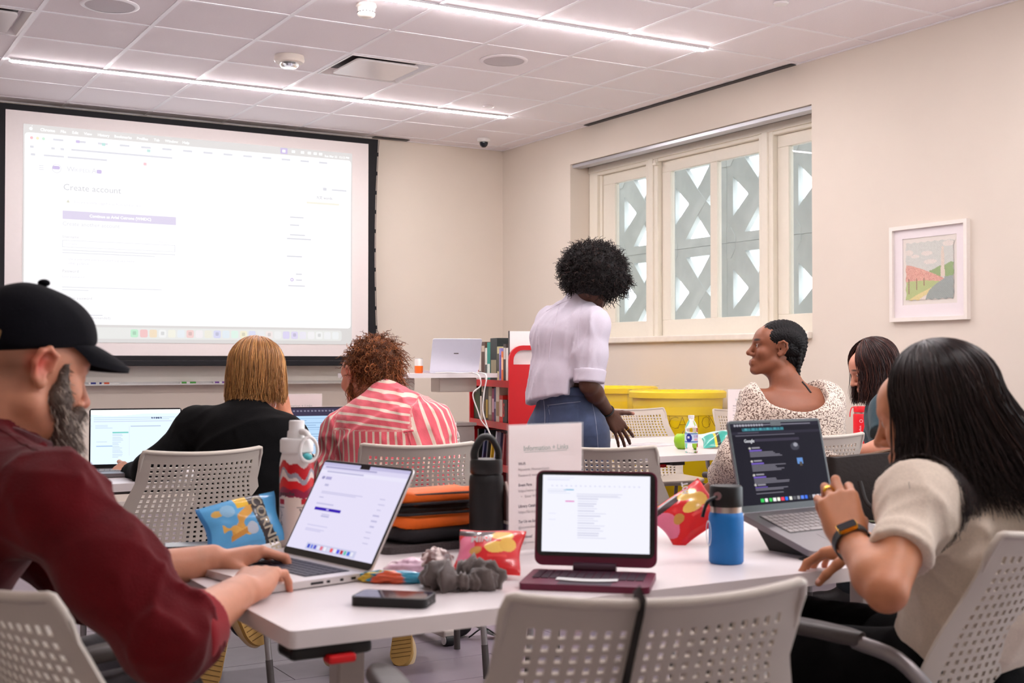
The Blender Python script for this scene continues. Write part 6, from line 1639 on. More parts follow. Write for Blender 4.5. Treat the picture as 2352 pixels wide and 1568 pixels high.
# shirt
M_mar = fabric('maroon_corduroy', (88, 11, 18), .97, .18, 14, .3, 300, .12); M_mar2 = fabric('maroon_inside', (140, 28, 36), .85, .14, 20, .3, 300, .15)
fd = folds(58, .012, 5)
slR, slL = lerp(elR, wrR, .22), lerp(elL, wrL, .10)
shirt_p = torso_prims(Jm, 1.0, .012, 1.06, 1.08, .06)
shirt_p += [cone(shR, lerp(shR, elR, .5), .066, .074, .05), cone(lerp(shR, elR, .5), elR, .074, .066, .05), cone(elR, slR, .066, .06, .04)]
shirt_p += [cone(shL, lerp(shL, elL, .5), .074, .076, .05), cone(lerp(shL, elL, .5), elL, .076, .07, .05), cone(elL, slL, .07, .06, .04)]
nk = unit(oh - c7)
shirt_p += [cone(c7 - V3(0, 0, .05), c7 + V3(.03, 0, -.025), .078, .074, .04), cone(c7 - nk * .02 + V3(.035, 0, .035), oh + V3(.02, 0, 0), .060, .07, .01, '-')]
shirt_p += [cut(slR, unit(slR - elR), .004, .12)]
armax = unit(elR - shR)
shF = Field(shirt_p, lambda p_: fd(p_) * (1 + .8 * np.exp(-(np.linalg.norm(p_ - elR, axis=-1) / .10) ** 2)))
shirt = soft_obj('shirt', shF, .0065, M_mar, man)
fax = unit(wrR - elR)
cf = Field([cone(lerp(elR, wrR, .10), lerp(elR, wrR, .36), .070, .062, .02), cone(lerp(elR, wrR, .2), lerp(elR, wrR, .6), .056, .052, .006, '-'), cut(lerp(elR, wrR, .33), fax, .006), cut(lerp(elR, wrR, .02) , -fax, .01)], folds(40, .004, 9))
soft_obj('rolled_cuff', cf, .005, M_mar2, man)
fl_ = unit(wrL - elL); cf = Field([cone(lerp(elL, wrL, -.05), lerp(elL, wrL, .25), .066, .06, .02), cut(lerp(elL, wrL, .22), fl_, .006)], folds(40, .004, 4)); soft_obj('rolled_cuff', cf, .006, M_mar2, man)
# collar: a folded band round the neck
ca = c7 + V3(.0, 0, -.005); cax = unit(V3(.38, 0, .92)); cctr = c7 + V3(.045, 0, -.026)
col_f = Field([cone(cctr - cax * .028, cctr + cax * .042, .090, .076, .01, s=V3(0, 1, 0), fl=.98), cone(cctr - cax * .2, cctr + cax * .2, .068, .062, .008, '-', s=V3(0, 1, 0), fl=.98), cut(cctr + cax * .036, cax, .006), cut(cctr - cax * .030, -cax, .006)], folds(26, .003, 6))
soft_obj('collar', col_f, .004, fabric('maroon_collar', (74, 12, 18), .85, .14, 20, .3, 300, .5), man)
surf_line('shoulder_seam', shF, [c7 + V3(.0, -.06, .0), lerp(c7, shR, .5) + V3(-.01, 0, .05), shR + V3(-.02, 0, .07)], V3(.2, .4, -1), .0016, M_mar, shirt)
# beard
M_beard = mat('beard_hair', (1, 1, 1, 1), .6, attr='paint', spec=.3)
bp = [ball(HW(0, .086, -.112), V3(.042, .034, .036), .03, '+', RH), ball(HW(0, .084, -.112), V3(.03, .026, .022), .03, '+', RH), cone(HW(-.026, .099, -.052), HW(.026, .099, -.052), .0085, .0085, .01)]
for q in (-1, 1): bp += [cone(HW(q * .066, .036, .010), HW(q * .062, .042, -.045), .008, .014, .02), cone(HW(q * .062, .042, -.045), HW(q * .03, .085, -.106), .016, .024, .03), cone(HW(q * .03, .098, -.055), HW(q * .036, .086, -.09), .009, .012, .015)]
bF = Field(bp, folds(170, .004, 3))
bo_ = soft_obj('beard', bF, .004, M_beard, man, lambda vs: slin((92, 78, 70)) * (.7 + .6 * rng.random((len(vs), 1))))
vs_ = np.array([v.co[:] for v in bo_.data.vertices]) + np.array(man.location); pick = rng.choice(len(vs_), 1500, replace=len(vs_) < 1500)
root = vs_[pick]; out_ = unit_rows(root - HW(0, .03, -.06)); t = np.linspace(0, 1, 6)[None, :, None]
pth = root[:, None] + (out_[:, None] * .55 + (V3(0, 0, -1) + RH[1] * .2)[None, None] * 1.0) * t * .011 * rng.uniform(.4, 1.4, (1500, 1, 1)) + rng.normal(size=(1500, 1, 3)) * .003 * t
strands('beard_strands', pth, .0007, M_beard, bo_, hair_cols(1500, (92, 78, 70), .5, 3, (190, 176, 162), .42))
# cap
M_cap = fabric('navy_cotton_twill', (11, 10, 16), .9, .15, 30, .25, 420, .03)
rim_n = unit(V3(.06, 0, -1.0)); rim_p = oh + V3(0, 0, .030)
capF = Field([ball(HW(0, -.012, .043), V3(.0895, .110, .101), .01, '+', RH), ball(HW(0, .040, .06), V3(.066, .062, .068), .03, '+', RH), cut(rim_p, rim_n, .008)], folds(24, .0025, 8))
capo = soft_obj('cap', capF, .004, M_cap, man)
b = MB(); b.sphere((0, 0, 0), (.011, .011, .007), 14); tb2 = b.build('button', M_cap, capo, 180); tb2.location = tuple(HW(0, -.012, .1465) - np.array(man.location))
nu, nv = 25, 12; U, V = np.meshgrid(np.linspace(-1, 1, nu), np.linspace(0, 1, nv), indexing='ij')
phi = U * math.radians(64); ln = .082 * np.sqrt(np.clip(1 - .80 * U ** 2, 0, 1))
x_ = .086 * np.sin(phi) * (1 - .05 * V); y_ = -.016 + .098 * np.cos(phi) + (ln + .012) * V; z_ = .066 - .006 * V - .020 * (x_ / .086) ** 2 - .016 * V ** 2 - .07 * (y_ - .09) * .25
top_ = HW(0, 0, 0) + (x_[..., None] * RH[0] + y_[..., None] * RH[1] + z_[..., None] * RH[2]) * 1.03
bb = MB(); e = RH[2] * .0045
Rr = [[top_[i, j] + e - np.array(man.location) for j in range(nv)] + [top_[i, j] - e - np.array(man.location) for j in range(nv - 1, -1, -1)] for i in range(nu)]
bb.rings(Rr); bb.build('brim', M_cap, capo, 60)
# strap buckle at the back of the cap
bq = HW(.062, -.082, .012) - np.array(man.location); nn_ = unit(RH[0] * .8 - RH[1] * .75); tt2 = unit(np.cross(RH[2], nn_))
bk = MB(); MBk = basis(bq + nn_ * .014 + RH[2] * .012, tt2, RH[2]); bk.prism(rrect(.016, .030, .004, 3), .003, M=MBk, holes=[rrect(.009, .022, .003, 3)]); bk.build('buckle', mat('brass_buckle', S(150, 112, 70), .35, metal=.8, noise=.05), capo)
for a0 in ():
    pts = [HW(.0905 * math.sin(t_) * math.sin(math.radians(a0)), -.012 + .1115 * math.sin(t_) * math.cos(math.radians(a0)), .043 + .1025 * math.cos(t_)) for t_ in np.linspace(.08, 1.45, 14)]
    pts = [q_ for q_ in pts if (q_ - rim_p) @ rim_n < 0]
    if len(pts) > 2: MB().tube([q_ - np.array(man.location) for q_ in pts], .0014, 5).build('panel_seam', M_cap, capo)
# trousers and shoes
M_gtr = fabric('charcoal_trousers', (70, 66, 70), .85, .14, 20)
kR, kL = V3(pel[0] + .47, pel[1] - .13, .56), V3(pel[0] + .47, pel[1] + .17, .56); aR_, aL_ = V3(kR[0] + .02, kR[1], .12), V3(kL[0] + .02, kL[1], .12)
tp_ = [ball(pel, V3(.17, .19, .13), .05)] + leg_prims(Jm['hipR'] + V3(.02, 0, -.01), kR, aR_, 1.05, .012) + leg_prims(Jm['hipL'] + V3(.02, 0, -.01), kL, aL_, 1.05, .012)
soft_obj('trousers', Field(tp_, folds(55, .007, 12)), .009, M_gtr, man)
def shoe(parent, an, face, m_up, m_sole, name='shoe', s=1.0):
    f = unit(V3(face[0], face[1], 0)); sd = V3(f[1], -f[0], 0); a = V3(an[0], an[1], 0)
    up_ = Field([ball(a + f * .015 + V3(0, 0, .055), V3(.042, .06, .05) * s, .03, '+', np.array([sd, f, V3(0, 0, 1)])), ball(a + f * .11 + V3(0, 0, .042), V3(.045, .085, .036) * s, .04, '+', np.array([sd, f, V3(0, 0, 1)])), cone(a + V3(0, 0, .05), a + V3(0, 0, .105), .042 * s, .045 * s, .02), cut(V3(0, 0, .018), V3(0, 0, -1))])
    o = soft_obj(name, up_, .006, m_up, parent)
    so = Field([ball(a + f * .01 + V3(0, 0, .012), V3(.04, .055, .03) * s, .03, '+', np.array([sd, f, V3(0, 0, 1)])), ball(a + f * .11 + V3(0, 0, .012), V3(.05, .092, .03) * s, .04, '+', np.array([sd, f, V3(0, 0, 1)])), cut(V3(0, 0, .002), V3(0, 0, -1)), cut(V3(0, 0, .022), V3(0, 0, 1))])
    soft_obj('sole', so, .006, m_sole, o)
    return o
M_shoeb = mat('dark_shoe_leather', S(40, 36, 36), .5, noise=.1); M_sole = mat('pale_sole', S(214, 200, 180), .7, noise=.08)
shoe(man, aR_, (1, 0), M_shoeb, M_sole); shoe(man, aL_, (1, 0), M_shoeb, M_sole)
# ================================================================== 2. woman in the pale tee (right front)
RH = head_frame(-30, -14, 0); oh = P(2142, 950, 2.34)
c7 = P(2222, 1112, 2.32)
shL, elL, wrL = P(2110, 1150, 2.23), P(2036, 1358, 2.06), P(1952, 1238, 2.22)
fwd = V3(math.sin(math.radians(-14)), math.cos(math.radians(-14)), 0); rgt = V3(fwd[1], -fwd[0], 0)
shR = c7 + rgt * .175 - V3(0, 0, .06) + fwd * .02
wrR = P(1990, 1250, 2.46); elR = lerp(shR, wrR, .5) + V3(.10, -.02, -.16)
pel = P(2190, 1560, 2.42); pel[2] = .55
hips = rgt * .1
Jw = dict(pelvis=pel, waist=lerp(pel, c7, .38) - fwd * .03, chest=lerp(pel, c7, .74) - fwd * .01, c7=c7, shR=shR, shL=shL, hipR=pel + hips, hipL=pel - hips)
wom = person('woman with long dark hair in a pale tee at the right front', (pel[0], pel[1]))
camd = unit(_eye - wrL)
hL, tipL = hand_prims(wrL, P(1926, 1150, 2.27) - wrL, camd + V3(.15, 0, .25), False, dict(i=(38, 62, 30), m=(22, 60, 34), r=(30, 66, 36), p=(44, 70, 36)), (22, 30, 25), 5, .97, 38)
hR, tipR = hand_prims(wrR, P(1925, 1262, 2.50) - wrR, V3(.1, -.3, 1), True, dict(all=(18, 30, 18)), (36, 10, 10), 6, .92, 25)
hp = head_prims(oh, RH, .97, .92, .9, ears=False)
SK2 = (196, 130, 92)
prims = torso_prims(Jw, .86, -.012, .92) + neck_prims(oh, RH, c7, .92, .048) + arm_prims(shL, elL, wrL, .98, (.043, .035, .038, .0265), .010) + arm_prims(shR, elR, wrR, .95) + hp + hL + hR
lo, hi = hbox(hL, .012); bx = [(lo, hi, .0028)]; a, b = hbox(hR, .012); bx.append((a, b, .0034))
lo, hi = hbox(arm_prims(shL, elL, wrL, .95), .0); lo2, hi2 = hbox(hp, .01); bx.append((lo2, hi2, .0045))
soft_obj('body', Field(prims), .0065, M_skin, wom, skin_paint(SK2, [(tipL[f][0], .02, (206, 128, 100), 1) for f in 'imrp'] + [(tipR[f][0], .03, (206, 110, 92), 1) for f in 'imrp'] + [(elL, .05, (184, 112, 78), 1.0)]), bx)
eyes(oh, RH, .97, wom)
nails(tipL, .97, wom, M_nail); nails(tipR, .92, wom, M_nail)
M_tee = fabric('oatmeal_jersey', (224, 208, 190), .9, .07, 220, .15, 420, .15)
slv = lerp(shL, elL, .62); sax = unit(elL - shL)
slr = lerp(shR, elR, .6)
tee_p = torso_prims(Jw, .95, .012, .98, 1.04, .05) + [cone(shL, slv, .053, .056, .05), cone(shR, slr, .058, .07, .04), cone(c7 - V3(0, 0, .03), c7 + V3(0, 0, .005), .066, .058, .04), cone(c7 - V3(0, 0, .02) + fwd * .04, oh, .052, .07, .01, '-'), cut(slv, sax, .002, .10)]
hemd = unit(c7 - pel)
fd2 = folds(55, .014, 21, hemd, .5)
teF = Field(tee_p, fd2); tee = soft_obj('tee', teF, .0062, M_tee, wom)
0 and surf_line('sleeve_seam', teF, [shL + V3(.02, 0, .07), lerp(shL, c7, .25) + V3(.03, -.04, -.06), lerp(shL, Jw['chest'], .45) + V3(.02, -.03, -.02)], unit(-camd), .0018, M_tee, tee)
hm_ = Field([cone(lerp(shL, slv, .84), lerp(shL, slv, 1.0), .0665, .0705, .01), cone(lerp(shL, slv, .5), lerp(shL, slv, 1.3), .058, .062, .004, '-'), cut(slv + sax * .001, sax, .003), cut(lerp(shL, slv, .86), -sax, .003)], fd2)
pass
# hair: long, straight, falling over the cheek
L_ = lambda az: .235 + .05 * np.cos(np.radians(az - 60))
pth = cap_hair(oh, RH, .985, 3400, 18, L_, (-128, 138), 31, layer=(.004, .020), rad=(.078, .101, .087), end=98, start=(1, 82), wave=.006, flare=.02, part=.012, grav=lambda d: unit_rows(np.tile(V3(0, 0, -1), (len(d), 1)) + _rt[None] * np.clip(.35 + 4.5 * (d @ _rt), 0, .95)[:, None] - _fw[None] * .15))
shF2 = Field(tee_p); pth[:, 8:] = push_out(shF2, pth[:, 8:], .006)
hr = strands('hair', pth, .0013, M_hair, wom, hair_cols(3400, (36, 24, 21), .4, 5, (62, 42, 34), .10))
cf = Field([ball(oh + (RH[1] * -.018 + RH[2] * .034) * .985, V3(.075, .097, .083) * .985, .02, '+', RH), ball(oh + RH[1] * -.035 - RH[2] * .03, V3(.072, .07, .09), .03, '+', RH), ball(oh + RH[1] * .075 - RH[2] * .035, V3(.055, .075, .085), .02, '-', RH)])
soft_obj('hair_base', cf, .006, mat('dark_hair_base', S(34, 22, 19), .5, noise=.2, nscale=60), hr)
# watch and rings
fa = unit(wrL - elL); wc = lerp(elL, wrL, .93)
M_wband = mat('black_rubber', S(18, 17, 19), .5, noise=.05); M_gold = mat('gold_metal', S(222, 170, 50), .25, metal=.9, noise=.02)
wt = thing('wrist_watch', 'black smart watch with a gold rim on the raised wrist', 'watch', tuple(wc))
_, sa, ub = frame3(fa); R = []
for j in range(33):
    a = 2 * math.pi * j / 32; rc = sa * math.cos(a) + ub * math.sin(a)
    R.append([rc * (.0315 + dr) + fa * dz for dr, dz in ((0, -.0095), (.0028, -.0095), (.0028, .0095), (0, .0095))])
MB().rings(R, 0, True, False).build('band', M_wband, wt, 60)
wn = unit(camd - fa * (camd @ fa)); wn = unit(wn + np.cross(fa, wn) * .25); wn = unit(wn - fa * (wn @ fa)); wx = np.cross(fa, wn)
Mw = basis(wn * .0335, wx, fa); MB().prism(rrect(.036, .022, .005, 4), .007, M=Mw, z0=-.002).build('gold_case', M_gold, wt, 40); MB().prism(rrect(.0342, .0202, .0045, 4), .001, M=Mw, z0=.0048).build('screen', M_bezel, wt)
tU = unit(P(1926, 1150, 2.27) - wrL)
tx_h = np.cross(tU, unit(camd - tU * (camd @ tU)))      # thumb side of the left hand
rg = thing('finger_ring', 'chunky gold ring on the raised hand in front of the dark laptop', 'ring', tuple(tipL['r'][0]))
# ring sits on the first joint of the ring finger
x0, L0, seg, rr = FING['r']; n0 = unit((camd + V3(.15, 0, .25)) - tU * ((camd + V3(.15, 0, .25)) @ tU)); t0 = unit(np.cross(tU, n0))
knu = wrL + (t0 * x0 + tU * L0) * .97; dvr = tU * math.cos(math.radians(30)) - n0 * math.sin(math.radians(30))
rc = knu + dvr * .024; rg.location = tuple(rc)
_, sa, ub = frame3(dvr); R = []
for j in range(25):
    a = 2 * math.pi * j / 24; q_ = sa * math.cos(a) + ub * math.sin(a); R.append([q_ * (.0083 + d_) + dvr * z_ for d_, z_ in ((0, -.004 - .002 * math.sin(3 * a)), (.0022, -.004), (.0022, .004), (0, .004 + .002 * math.sin(3 * a)))])
MB().rings(R, 0, True, False).build('band', M_gold, rg, 60)
kR, kL = pel + fwd * .44 + rgt * .14 + V3(0, 0, .0), pel + fwd * .40 - rgt * .16 + V3(0, 0, .0); aR_, aL_ = V3(kR[0], kR[1], .12), V3(kL[0], kL[1], .12)
M_blk = fabric('black_trousers', (12, 11, 12), .9, .2, 18, .25, 260, .03)
soft_obj('trousers', Field([ball(pel - V3(0, 0, .02), V3(.17, .17, .12), .05)] + leg_prims(pel + hips, kR, aR_, 1.0, .012) + leg_prims(pel - hips, kL, aL_, 1.0, .012), folds(55, .007, 13)), .009, M_blk, wom)
shoe(wom, aR_, fwd, M_shoeb, M_sole); shoe(wom, aL_, fwd, M_shoeb, M_sole)

# ================================================================== 3. blonde woman in black
RH = head_frame(48, -12, 4); oh = P(594, 862, 4.66)
c7 = P(570, 955, 4.58)
fwd = V3(math.sin(math.radians(16)), math.cos(math.radians(16)), 0); rgt = V3(fwd[1], -fwd[0], 0)
shL, elL, wrL = P(455, 985, 4.56), P(352, 1082, 4.46), P(300, 1090, 4.68)
shR, elR, wrR = P(650, 1008, 4.55), P(690, 1075, 4.78), P(660, 958, 4.86)
pel = c7 - fwd * .12; pel[2] = .54
Jb = dict(pelvis=pel, waist=lerp(pel, c7, .4) - fwd * .03, chest=lerp(pel, c7, .75) - fwd * .02, c7=c7, shR=shR, shL=shL, hipR=pel + rgt * .1, hipL=pel - rgt * .1)
blo = person('blonde woman in a black sweater resting her chin on her hand', (pel[0], pel[1]))
hL, tipL = hand_prims(wrL, P(268, 1072, 4.74) - wrL, V3(-.35, -.4, .8), False, dict(i=(10, 15, 10), m=(50, 55, 30), r=(55, 60, 30), p=(55, 60, 30)), (70, 5, 5), 4, .98, -5)
hR, tipR = hand_prims(wrR, P(652, 925, 4.86) - wrR, V3(.5, -.6, .2), True, dict(all=(55, 70, 35)), (30, 30, 20), 3, .95, 40)
hp = head_prims(oh, RH, .98, .92, .9, ears=False); SKB = (218, 152, 118)
prims = torso_prims(Jb, .88, -.01) + neck_prims(oh, RH, c7, .95) + arm_prims(shL, elL, wrL, .95) + arm_prims(shR, elR, wrR, .95) + hp + hL + hR
bx = [(*hbox(hp, .01), .0055), (*hbox(hL, .01), .0038), (*hbox(hR, .01), .0038)]
soft_obj('body', Field(prims), .011, M_skin, blo, skin_paint(SKB), bx); eyes(oh, RH, .98, blo)
M_blks = fabric('black_knit', (10, 9, 10), .9, .2, 40, .3, 300, .02)
slL, slR = lerp(elL, wrL, .93), lerp(elR, wrR, .62)
sw = torso_prims(Jb, 1.02, .016, 1.1, 1.08, .06) + [cone(shL, elL, .070, .066, .05), cone(elL, slL, .064, .047, .05), cone(shR, elR, .068, .06, .05), cone(elR, slR, .056, .043, .04), cone(c7 - V3(0, 0, .03), c7 + V3(0, 0, .02), .075, .062, .05), cut(slL, unit(wrL - elL), .006, .09)]
swF = Field(sw, folds(50, .008, 33)); soft_obj('sweater', swF, .0085, M_blks, blo)
L_ = lambda az: .125 + .02 * np.cos(np.radians(az))
pth = cap_hair(oh, RH, 1.0, 2300, 16, L_, (-140, 140), 41, layer=(.003, .024), end=95, start=(1, 85), wave=.006, flare=.02, curl=-.015)
pth[:, 8:] = push_out(Field(sw), pth[:, 8:], .004, 1)
hr = strands('hair', pth, .0019, M_hair, blo, hair_cols(2300, (158, 108, 60), .35, 8, (204, 152, 92), .30))
soft_obj('hair_base', Field([ball(oh + (RH[1] * -.018 + RH[2] * .034), V3(.074, .096, .083), .02, '+', RH), ball(oh - RH[1] * .03 - RH[2] * .03, V3(.07, .065, .085), .03, '+', RH), ball(oh + RH[1] * .085 - RH[2] * .03, V3(.055, .075, .085), .02, '-', RH)]), .008, mat('blonde_hair_base', S(120, 78, 42), .5, noise=.3, nscale=60), hr)
M_navy = fabric('dark_jeans', (44, 46, 62), .85, .2, 20)
kR, kL = pel + fwd * .42 + rgt * .14, pel + fwd * .42 - rgt * .16; aR_, aL_ = V3(kR[0], kR[1], .16) - fwd * .38 , V3(kL[0], kL[1], .18) - fwd * .40
aL_ = P(560, 1430, 4.45); aR_ = P(470, 1490, 4.35)
soft_obj('trousers', Field([ball(pel - V3(0, 0, .02), V3(.18, .17, .12), .05)] + leg_prims(pel + rgt * .1, kR, aL_, 1.0, .012) + leg_prims(pel - rgt * .1, kL, aR_, 1.0, .012), folds(55, .007, 14)), .011, M_navy, blo)
# the soles of her sneakers face the camera
M_tan = mat('tan_rubber_sole', S(176, 138, 76), .8, noise=.08); M_tand = mat('sole_groove', S(110, 80, 40), .9, noise=.1); M_snk = fabric('beige_sneaker', (206, 180, 140), .85)
def upturned_shoe(lab_parent, heel, toe, sole_n, w_=.088):
    base = root_loc(lab_parent); d = unit(toe - heel); L = np.linalg.norm(toe - heel); n = unit(sole_n - d * (sole_n @ d)); sd = np.cross(d, n)
    o = soft_obj('shoe', Field([ball(heel + d * .06 - n * .045, V3(.038, .062, .048), .03, '+', np.array([sd, d, n])), ball(heel + d * L * .66 - n * .035, V3(.042, L * .36, .036), .04, '+', np.array([sd, d, n])), cut(heel - n * .012, n, .004)]), .006, M_snk, lab_parent)
    out = []
    for t_ in np.linspace(0, math.pi, 12): out.append((-w_ / 2 * .82 * math.cos(t_), .03 - .03 * math.sin(t_)))
    for t_ in np.linspace(0, math.pi, 16): out.append((w_ / 2 * math.cos(t_) , L - .06 + .06 * math.sin(t_)))
    M = basis(heel - base, sd, d); zdir = 1 if (np.cross(sd, d) @ n) > 0 else -1
    s_ = MB().prism(out, .020 * zdir, M=M, z0=-.012 * zdir).build('sole', M_tan, o)
    for q_ in range(1, int(L / .018)):
        y_ = q_ * .018 + .01
        if y_ > L - .02: break
        hw_ = w_ / 2 * .86 if y_ < L - .06 else w_ / 2 * math.sqrt(max(.05, 1 - ((y_ - L + .06) / .06) ** 2)) * .9
        MB().box((-hw_, y_ - .0016, .0078 * zdir), (hw_, y_ + .0016, .0088 * zdir), M=M).build('tread_groove', M_tand, s_)
toC = lambda q_: unit(_eye - q_)
h1, t1 = P(548, 1372, 4.36), P(604, 1480, 4.36); upturned_shoe(blo, h1, t1, toC(h1) + V3(.5, 0, .1))
h2, t2 = P(506, 1436, 4.28), P(470, 1585, 4.28); upturned_shoe(blo, h2, t2, toC(h2))

# ================================================================== 4. woman in the pink striped shirt
RH = head_frame(-14, -12, -4); oh = P(838, 862, 4.86)
c7 = P(888, 922, 4.74)
fwd = V3(math.sin(math.radians(14)), math.cos(math.radians(14)), 0); rgt = V3(fwd[1], -fwd[0], 0)
shL, elL, wrL = P(790, 1000, 4.76), P(762, 1096, 4.72), P(720, 1070, 5.0)
shR, elR, wrR = P(985, 985, 4.66), P(1012, 1060, 4.66), P(930, 1065, 5.0)
pel = c7 - fwd * .10 + rgt * .03; pel[2] = .54
Jp = dict(pelvis=pel, waist=lerp(pel, c7, .4) - fwd * .03, chest=lerp(pel, c7, .74) - fwd * .02, c7=c7, shR=shR, shL=shL, hipR=pel + rgt * .11, hipL=pel - rgt * .11)
pin = person('woman with red-brown curls in a pink and cream striped shirt', (pel[0], pel[1]))
hL, tipL = hand_prims(wrL, P(690, 1070, 5.08) - wrL, V3(0, -.2, 1), False, dict(all=(20, 30, 20)), s=.95); hR, tipR = hand_prims(wrR, P(890, 1065, 5.1) - wrR, V3(0, -.2, 1), True, dict(all=(20, 30, 20)), s=.95)
hp = head_prims(oh, RH, 1.0, 1.0, 1.0); SKP = (220, 150, 124)
prims = torso_prims(Jp, .95, -.01, 1.05) + neck_prims(oh, RH, c7, 1.0) + arm_prims(shL, elL, wrL, 1.0) + arm_prims(shR, elR, wrR, 1.0) + hp + hL + hR
def HW2(x, y, z): return oh + RH[0] * x + RH[1] * y + RH[2] * z
soft_obj('body', Field(prims), .012, M_skin, pin, skin_paint(SKP, [(HW2(-.085, -.01, 0), .035, (224, 128, 104), .9)]), [(*hbox(hp, .01), .005)]); eyes(oh, RH, 1.0, pin)
# striped cotton: the stripe coordinate is stored on the cloth, the shader draws the stripes
M_str = bpy.data.materials.new('pink_striped_cotton'); M_str.use_nodes = True
nt = M_str.node_tree; bs_ = nt.nodes['Principled BSDF']; bs_.inputs['Roughness'].default_value = .85; bs_.inputs['Sheen Weight'].default_value = .2
at = nt.nodes.new('ShaderNodeAttribute'); at.attribute_name = 'stripe'
m1 = nt.nodes.new('ShaderNodeMath'); m1.operation = 'FRACT'; nt.links.new(at.outputs['Fac'], m1.inputs[0])
m2 = nt.nodes.new('ShaderNodeMath'); m2.operation = 'LESS_THAN'; m2.inputs[1].default_value = .31; nt.links.new(m1.outputs[0], m2.inputs[0])
mx = nt.nodes.new('ShaderNodeMix'); mx.data_type = 'RGBA'; mx.inputs[6].default_value = S(226, 96, 108); mx.inputs[7].default_value = S(226, 204, 186); nt.links.new(m2.outputs[0], mx.inputs[0]); nt.links.new(mx.outputs[2], bs_.inputs['Base Color'])
tcn = nt.nodes.new('ShaderNodeTexCoord'); nz = nt.nodes.new('ShaderNodeTexNoise'); nz.inputs['Scale'].default_value = 200; nt.links.new(tcn.outputs['Object'], nz.inputs['Vector'])
bpn = nt.nodes.new('ShaderNodeBump'); bpn.inputs['Strength'].default_value = .2; bpn.inputs['Distance'].default_value = .003; nt.links.new(nz.outputs['Fac'], bpn.inputs['Height']); nt.links.new(bpn.outputs['Normal'], bs_.inputs['Normal'])
slL, slR = lerp(elL, wrL, .8), lerp(elR, wrR, .8)
sp = torso_prims(Jp, 1.04, .022, 1.16, 1.12, .065) + [cone(shL, elL, .074, .072, .05), cone(elL, slL, .07, .058, .05), cone(shR, elR, .074, .074, .05), cone(elR, slR, .07, .058, .05), cone(c7 - V3(0, 0, .03), c7 + V3(0, 0, .02) + fwd * .01, .08, .064, .05)]
spF = Field(sp, folds(52, .013, 52, V3(0, 0, 1), .5))
tside = unit(shR - shL); SPC = .027
def stripe(vs):
    q = vs - c7; x = q @ tside; z = q[:, 2]; fx_ = q @ fwd
    s_ = (x + .25 * np.sign(x) * np.maximum(0, fx_ + .02)) / SPC
    yk = z > -.098 - .25 * np.maximum(0, np.abs(x) - .12)
    s_ = np.where(yk, (z + .55 * x * x - .12 * fx_) / SPC + .2, s_)
    dt = np.minimum(prim_d(sp[3], vs), prim_d(sp[2], vs) + .0); 
    for (a, b, c) in ((shL, elL, slL), (shR, elR, slR)):
        sx = -1 if a is shL else 1
        on = (x * sx > abs((a - c7) @ tside) - .012 - .10 * np.clip(-z - .1, 0, .3))
        ax = unit(b - a); e1 = unit(np.cross(ax, fwd)); e2 = np.cross(ax, e1); r_ = vs - a; u = r_ @ e1; w_ = r_ @ e2
        s_ = np.where(on, np.arctan2(w_, u) * .075 / SPC + 7.3, s_)
    return s_
pshirt = soft_obj('striped_shirt', spF, .0075, M_str, pin, attrs=dict(stripe=stripe))
M_pk = fabric('pink_plain', (214, 92, 104), .85, .05)
0 and surf_line('yoke_seam', spF, [c7 + tside * -.17 + V3(0, 0, -.13) - fwd * .1, c7 + V3(0, 0, -.10) - fwd * .1, c7 + tside * .19 + V3(0, 0, -.115) - fwd * .1], fwd, .0022, M_pk, pshirt)
surf_line('back_pleat', spF, [c7 + tside * .035 + V3(0, 0, -.10) - fwd * .1, c7 + tside * .05 + V3(0, 0, -.15) - fwd * .1, c7 + tside * .085 + V3(0, 0, -.25) - fwd * .1], fwd, .0035, M_pk, pshirt)
surf_patch('locker_loop', spF, c7 + tside * .015 + V3(0, 0, -.098) - fwd * .1, tside * .05, V3(0, 0, -.01), fwd, .004, M_pk, pshirt, 8, 4)
for q_, (a, b) in enumerate(((shL, Jp['chest']), (shR, Jp['chest']))): 0 and surf_line('arm_seam', spF, [a + V3(0, 0, .08) - fwd * .02, lerp(a, b, .22) - fwd * .1 + V3(0, 0, -.03), lerp(a, b, .35) - fwd * .1 + V3(0, 0, -.12)], fwd, .002, M_pk, pshirt)
cl = Field([cone(c7 + V3(0, 0, .01) + fwd * .02, c7 + V3(0, 0, .05) + fwd * .03, .080, .072, .01, s=tside, fl=.95), cone(c7 - V3(0, 0, .1) + fwd * .025, c7 + V3(0, 0, .12) + fwd * .03, .062, .06, .006, '-'), cut(c7 + V3(0, 0, .046) , V3(0, 0, 1) - fwd * .4), cut(c7 + V3(0, 0, -.004), V3(0, 0, -1))], folds(30, .003, 2)); soft_obj('collar', cl, .006, M_str, pshirt, attrs=dict(stripe=lambda vs: (vs[:, 2] - c7[2]) / SPC * 1.4 + .45))
# curly hair gathered up
Cb = HW2(.01, -.045, .035)
hb_ = Field([ball(HW2(0, -.02, .036), V3(.082, .104, .088), .03, '+', RH), ball(HW2(.012, -.07, .055), V3(.076, .066, .08), .04, '+', RH), ball(HW2(.02, -.075, -.04), V3(.062, .046, .06), .04, '+', RH), ball(HW2(0, .085, -.04), V3(.062, .085, .09), .02, '-', RH), ball(HW2(-.10, .0, -.01), V3(.04, .03, .045), .02, '-', RH)], folds(130, .007, 61))
hr = soft_obj('hair_base', hb_, .006, mat('auburn_hair_base', S(96, 56, 32), .6, noise=.5, nscale=70, bump=.6, bscale=160), pin)
p1 = curls(HW2(.012, -.065, .045), 900, 26, (.075, .065, .08), .05, .007, 2.2, 62, lambda d: (d @ RH[1] < .45), .4)
p2 = curls(HW2(.02, -.07, -.03), 380, 26, (.055, .045, .05), .055, .007, 2.4, 63, lambda d: (d @ RH[1] < .3), .7)
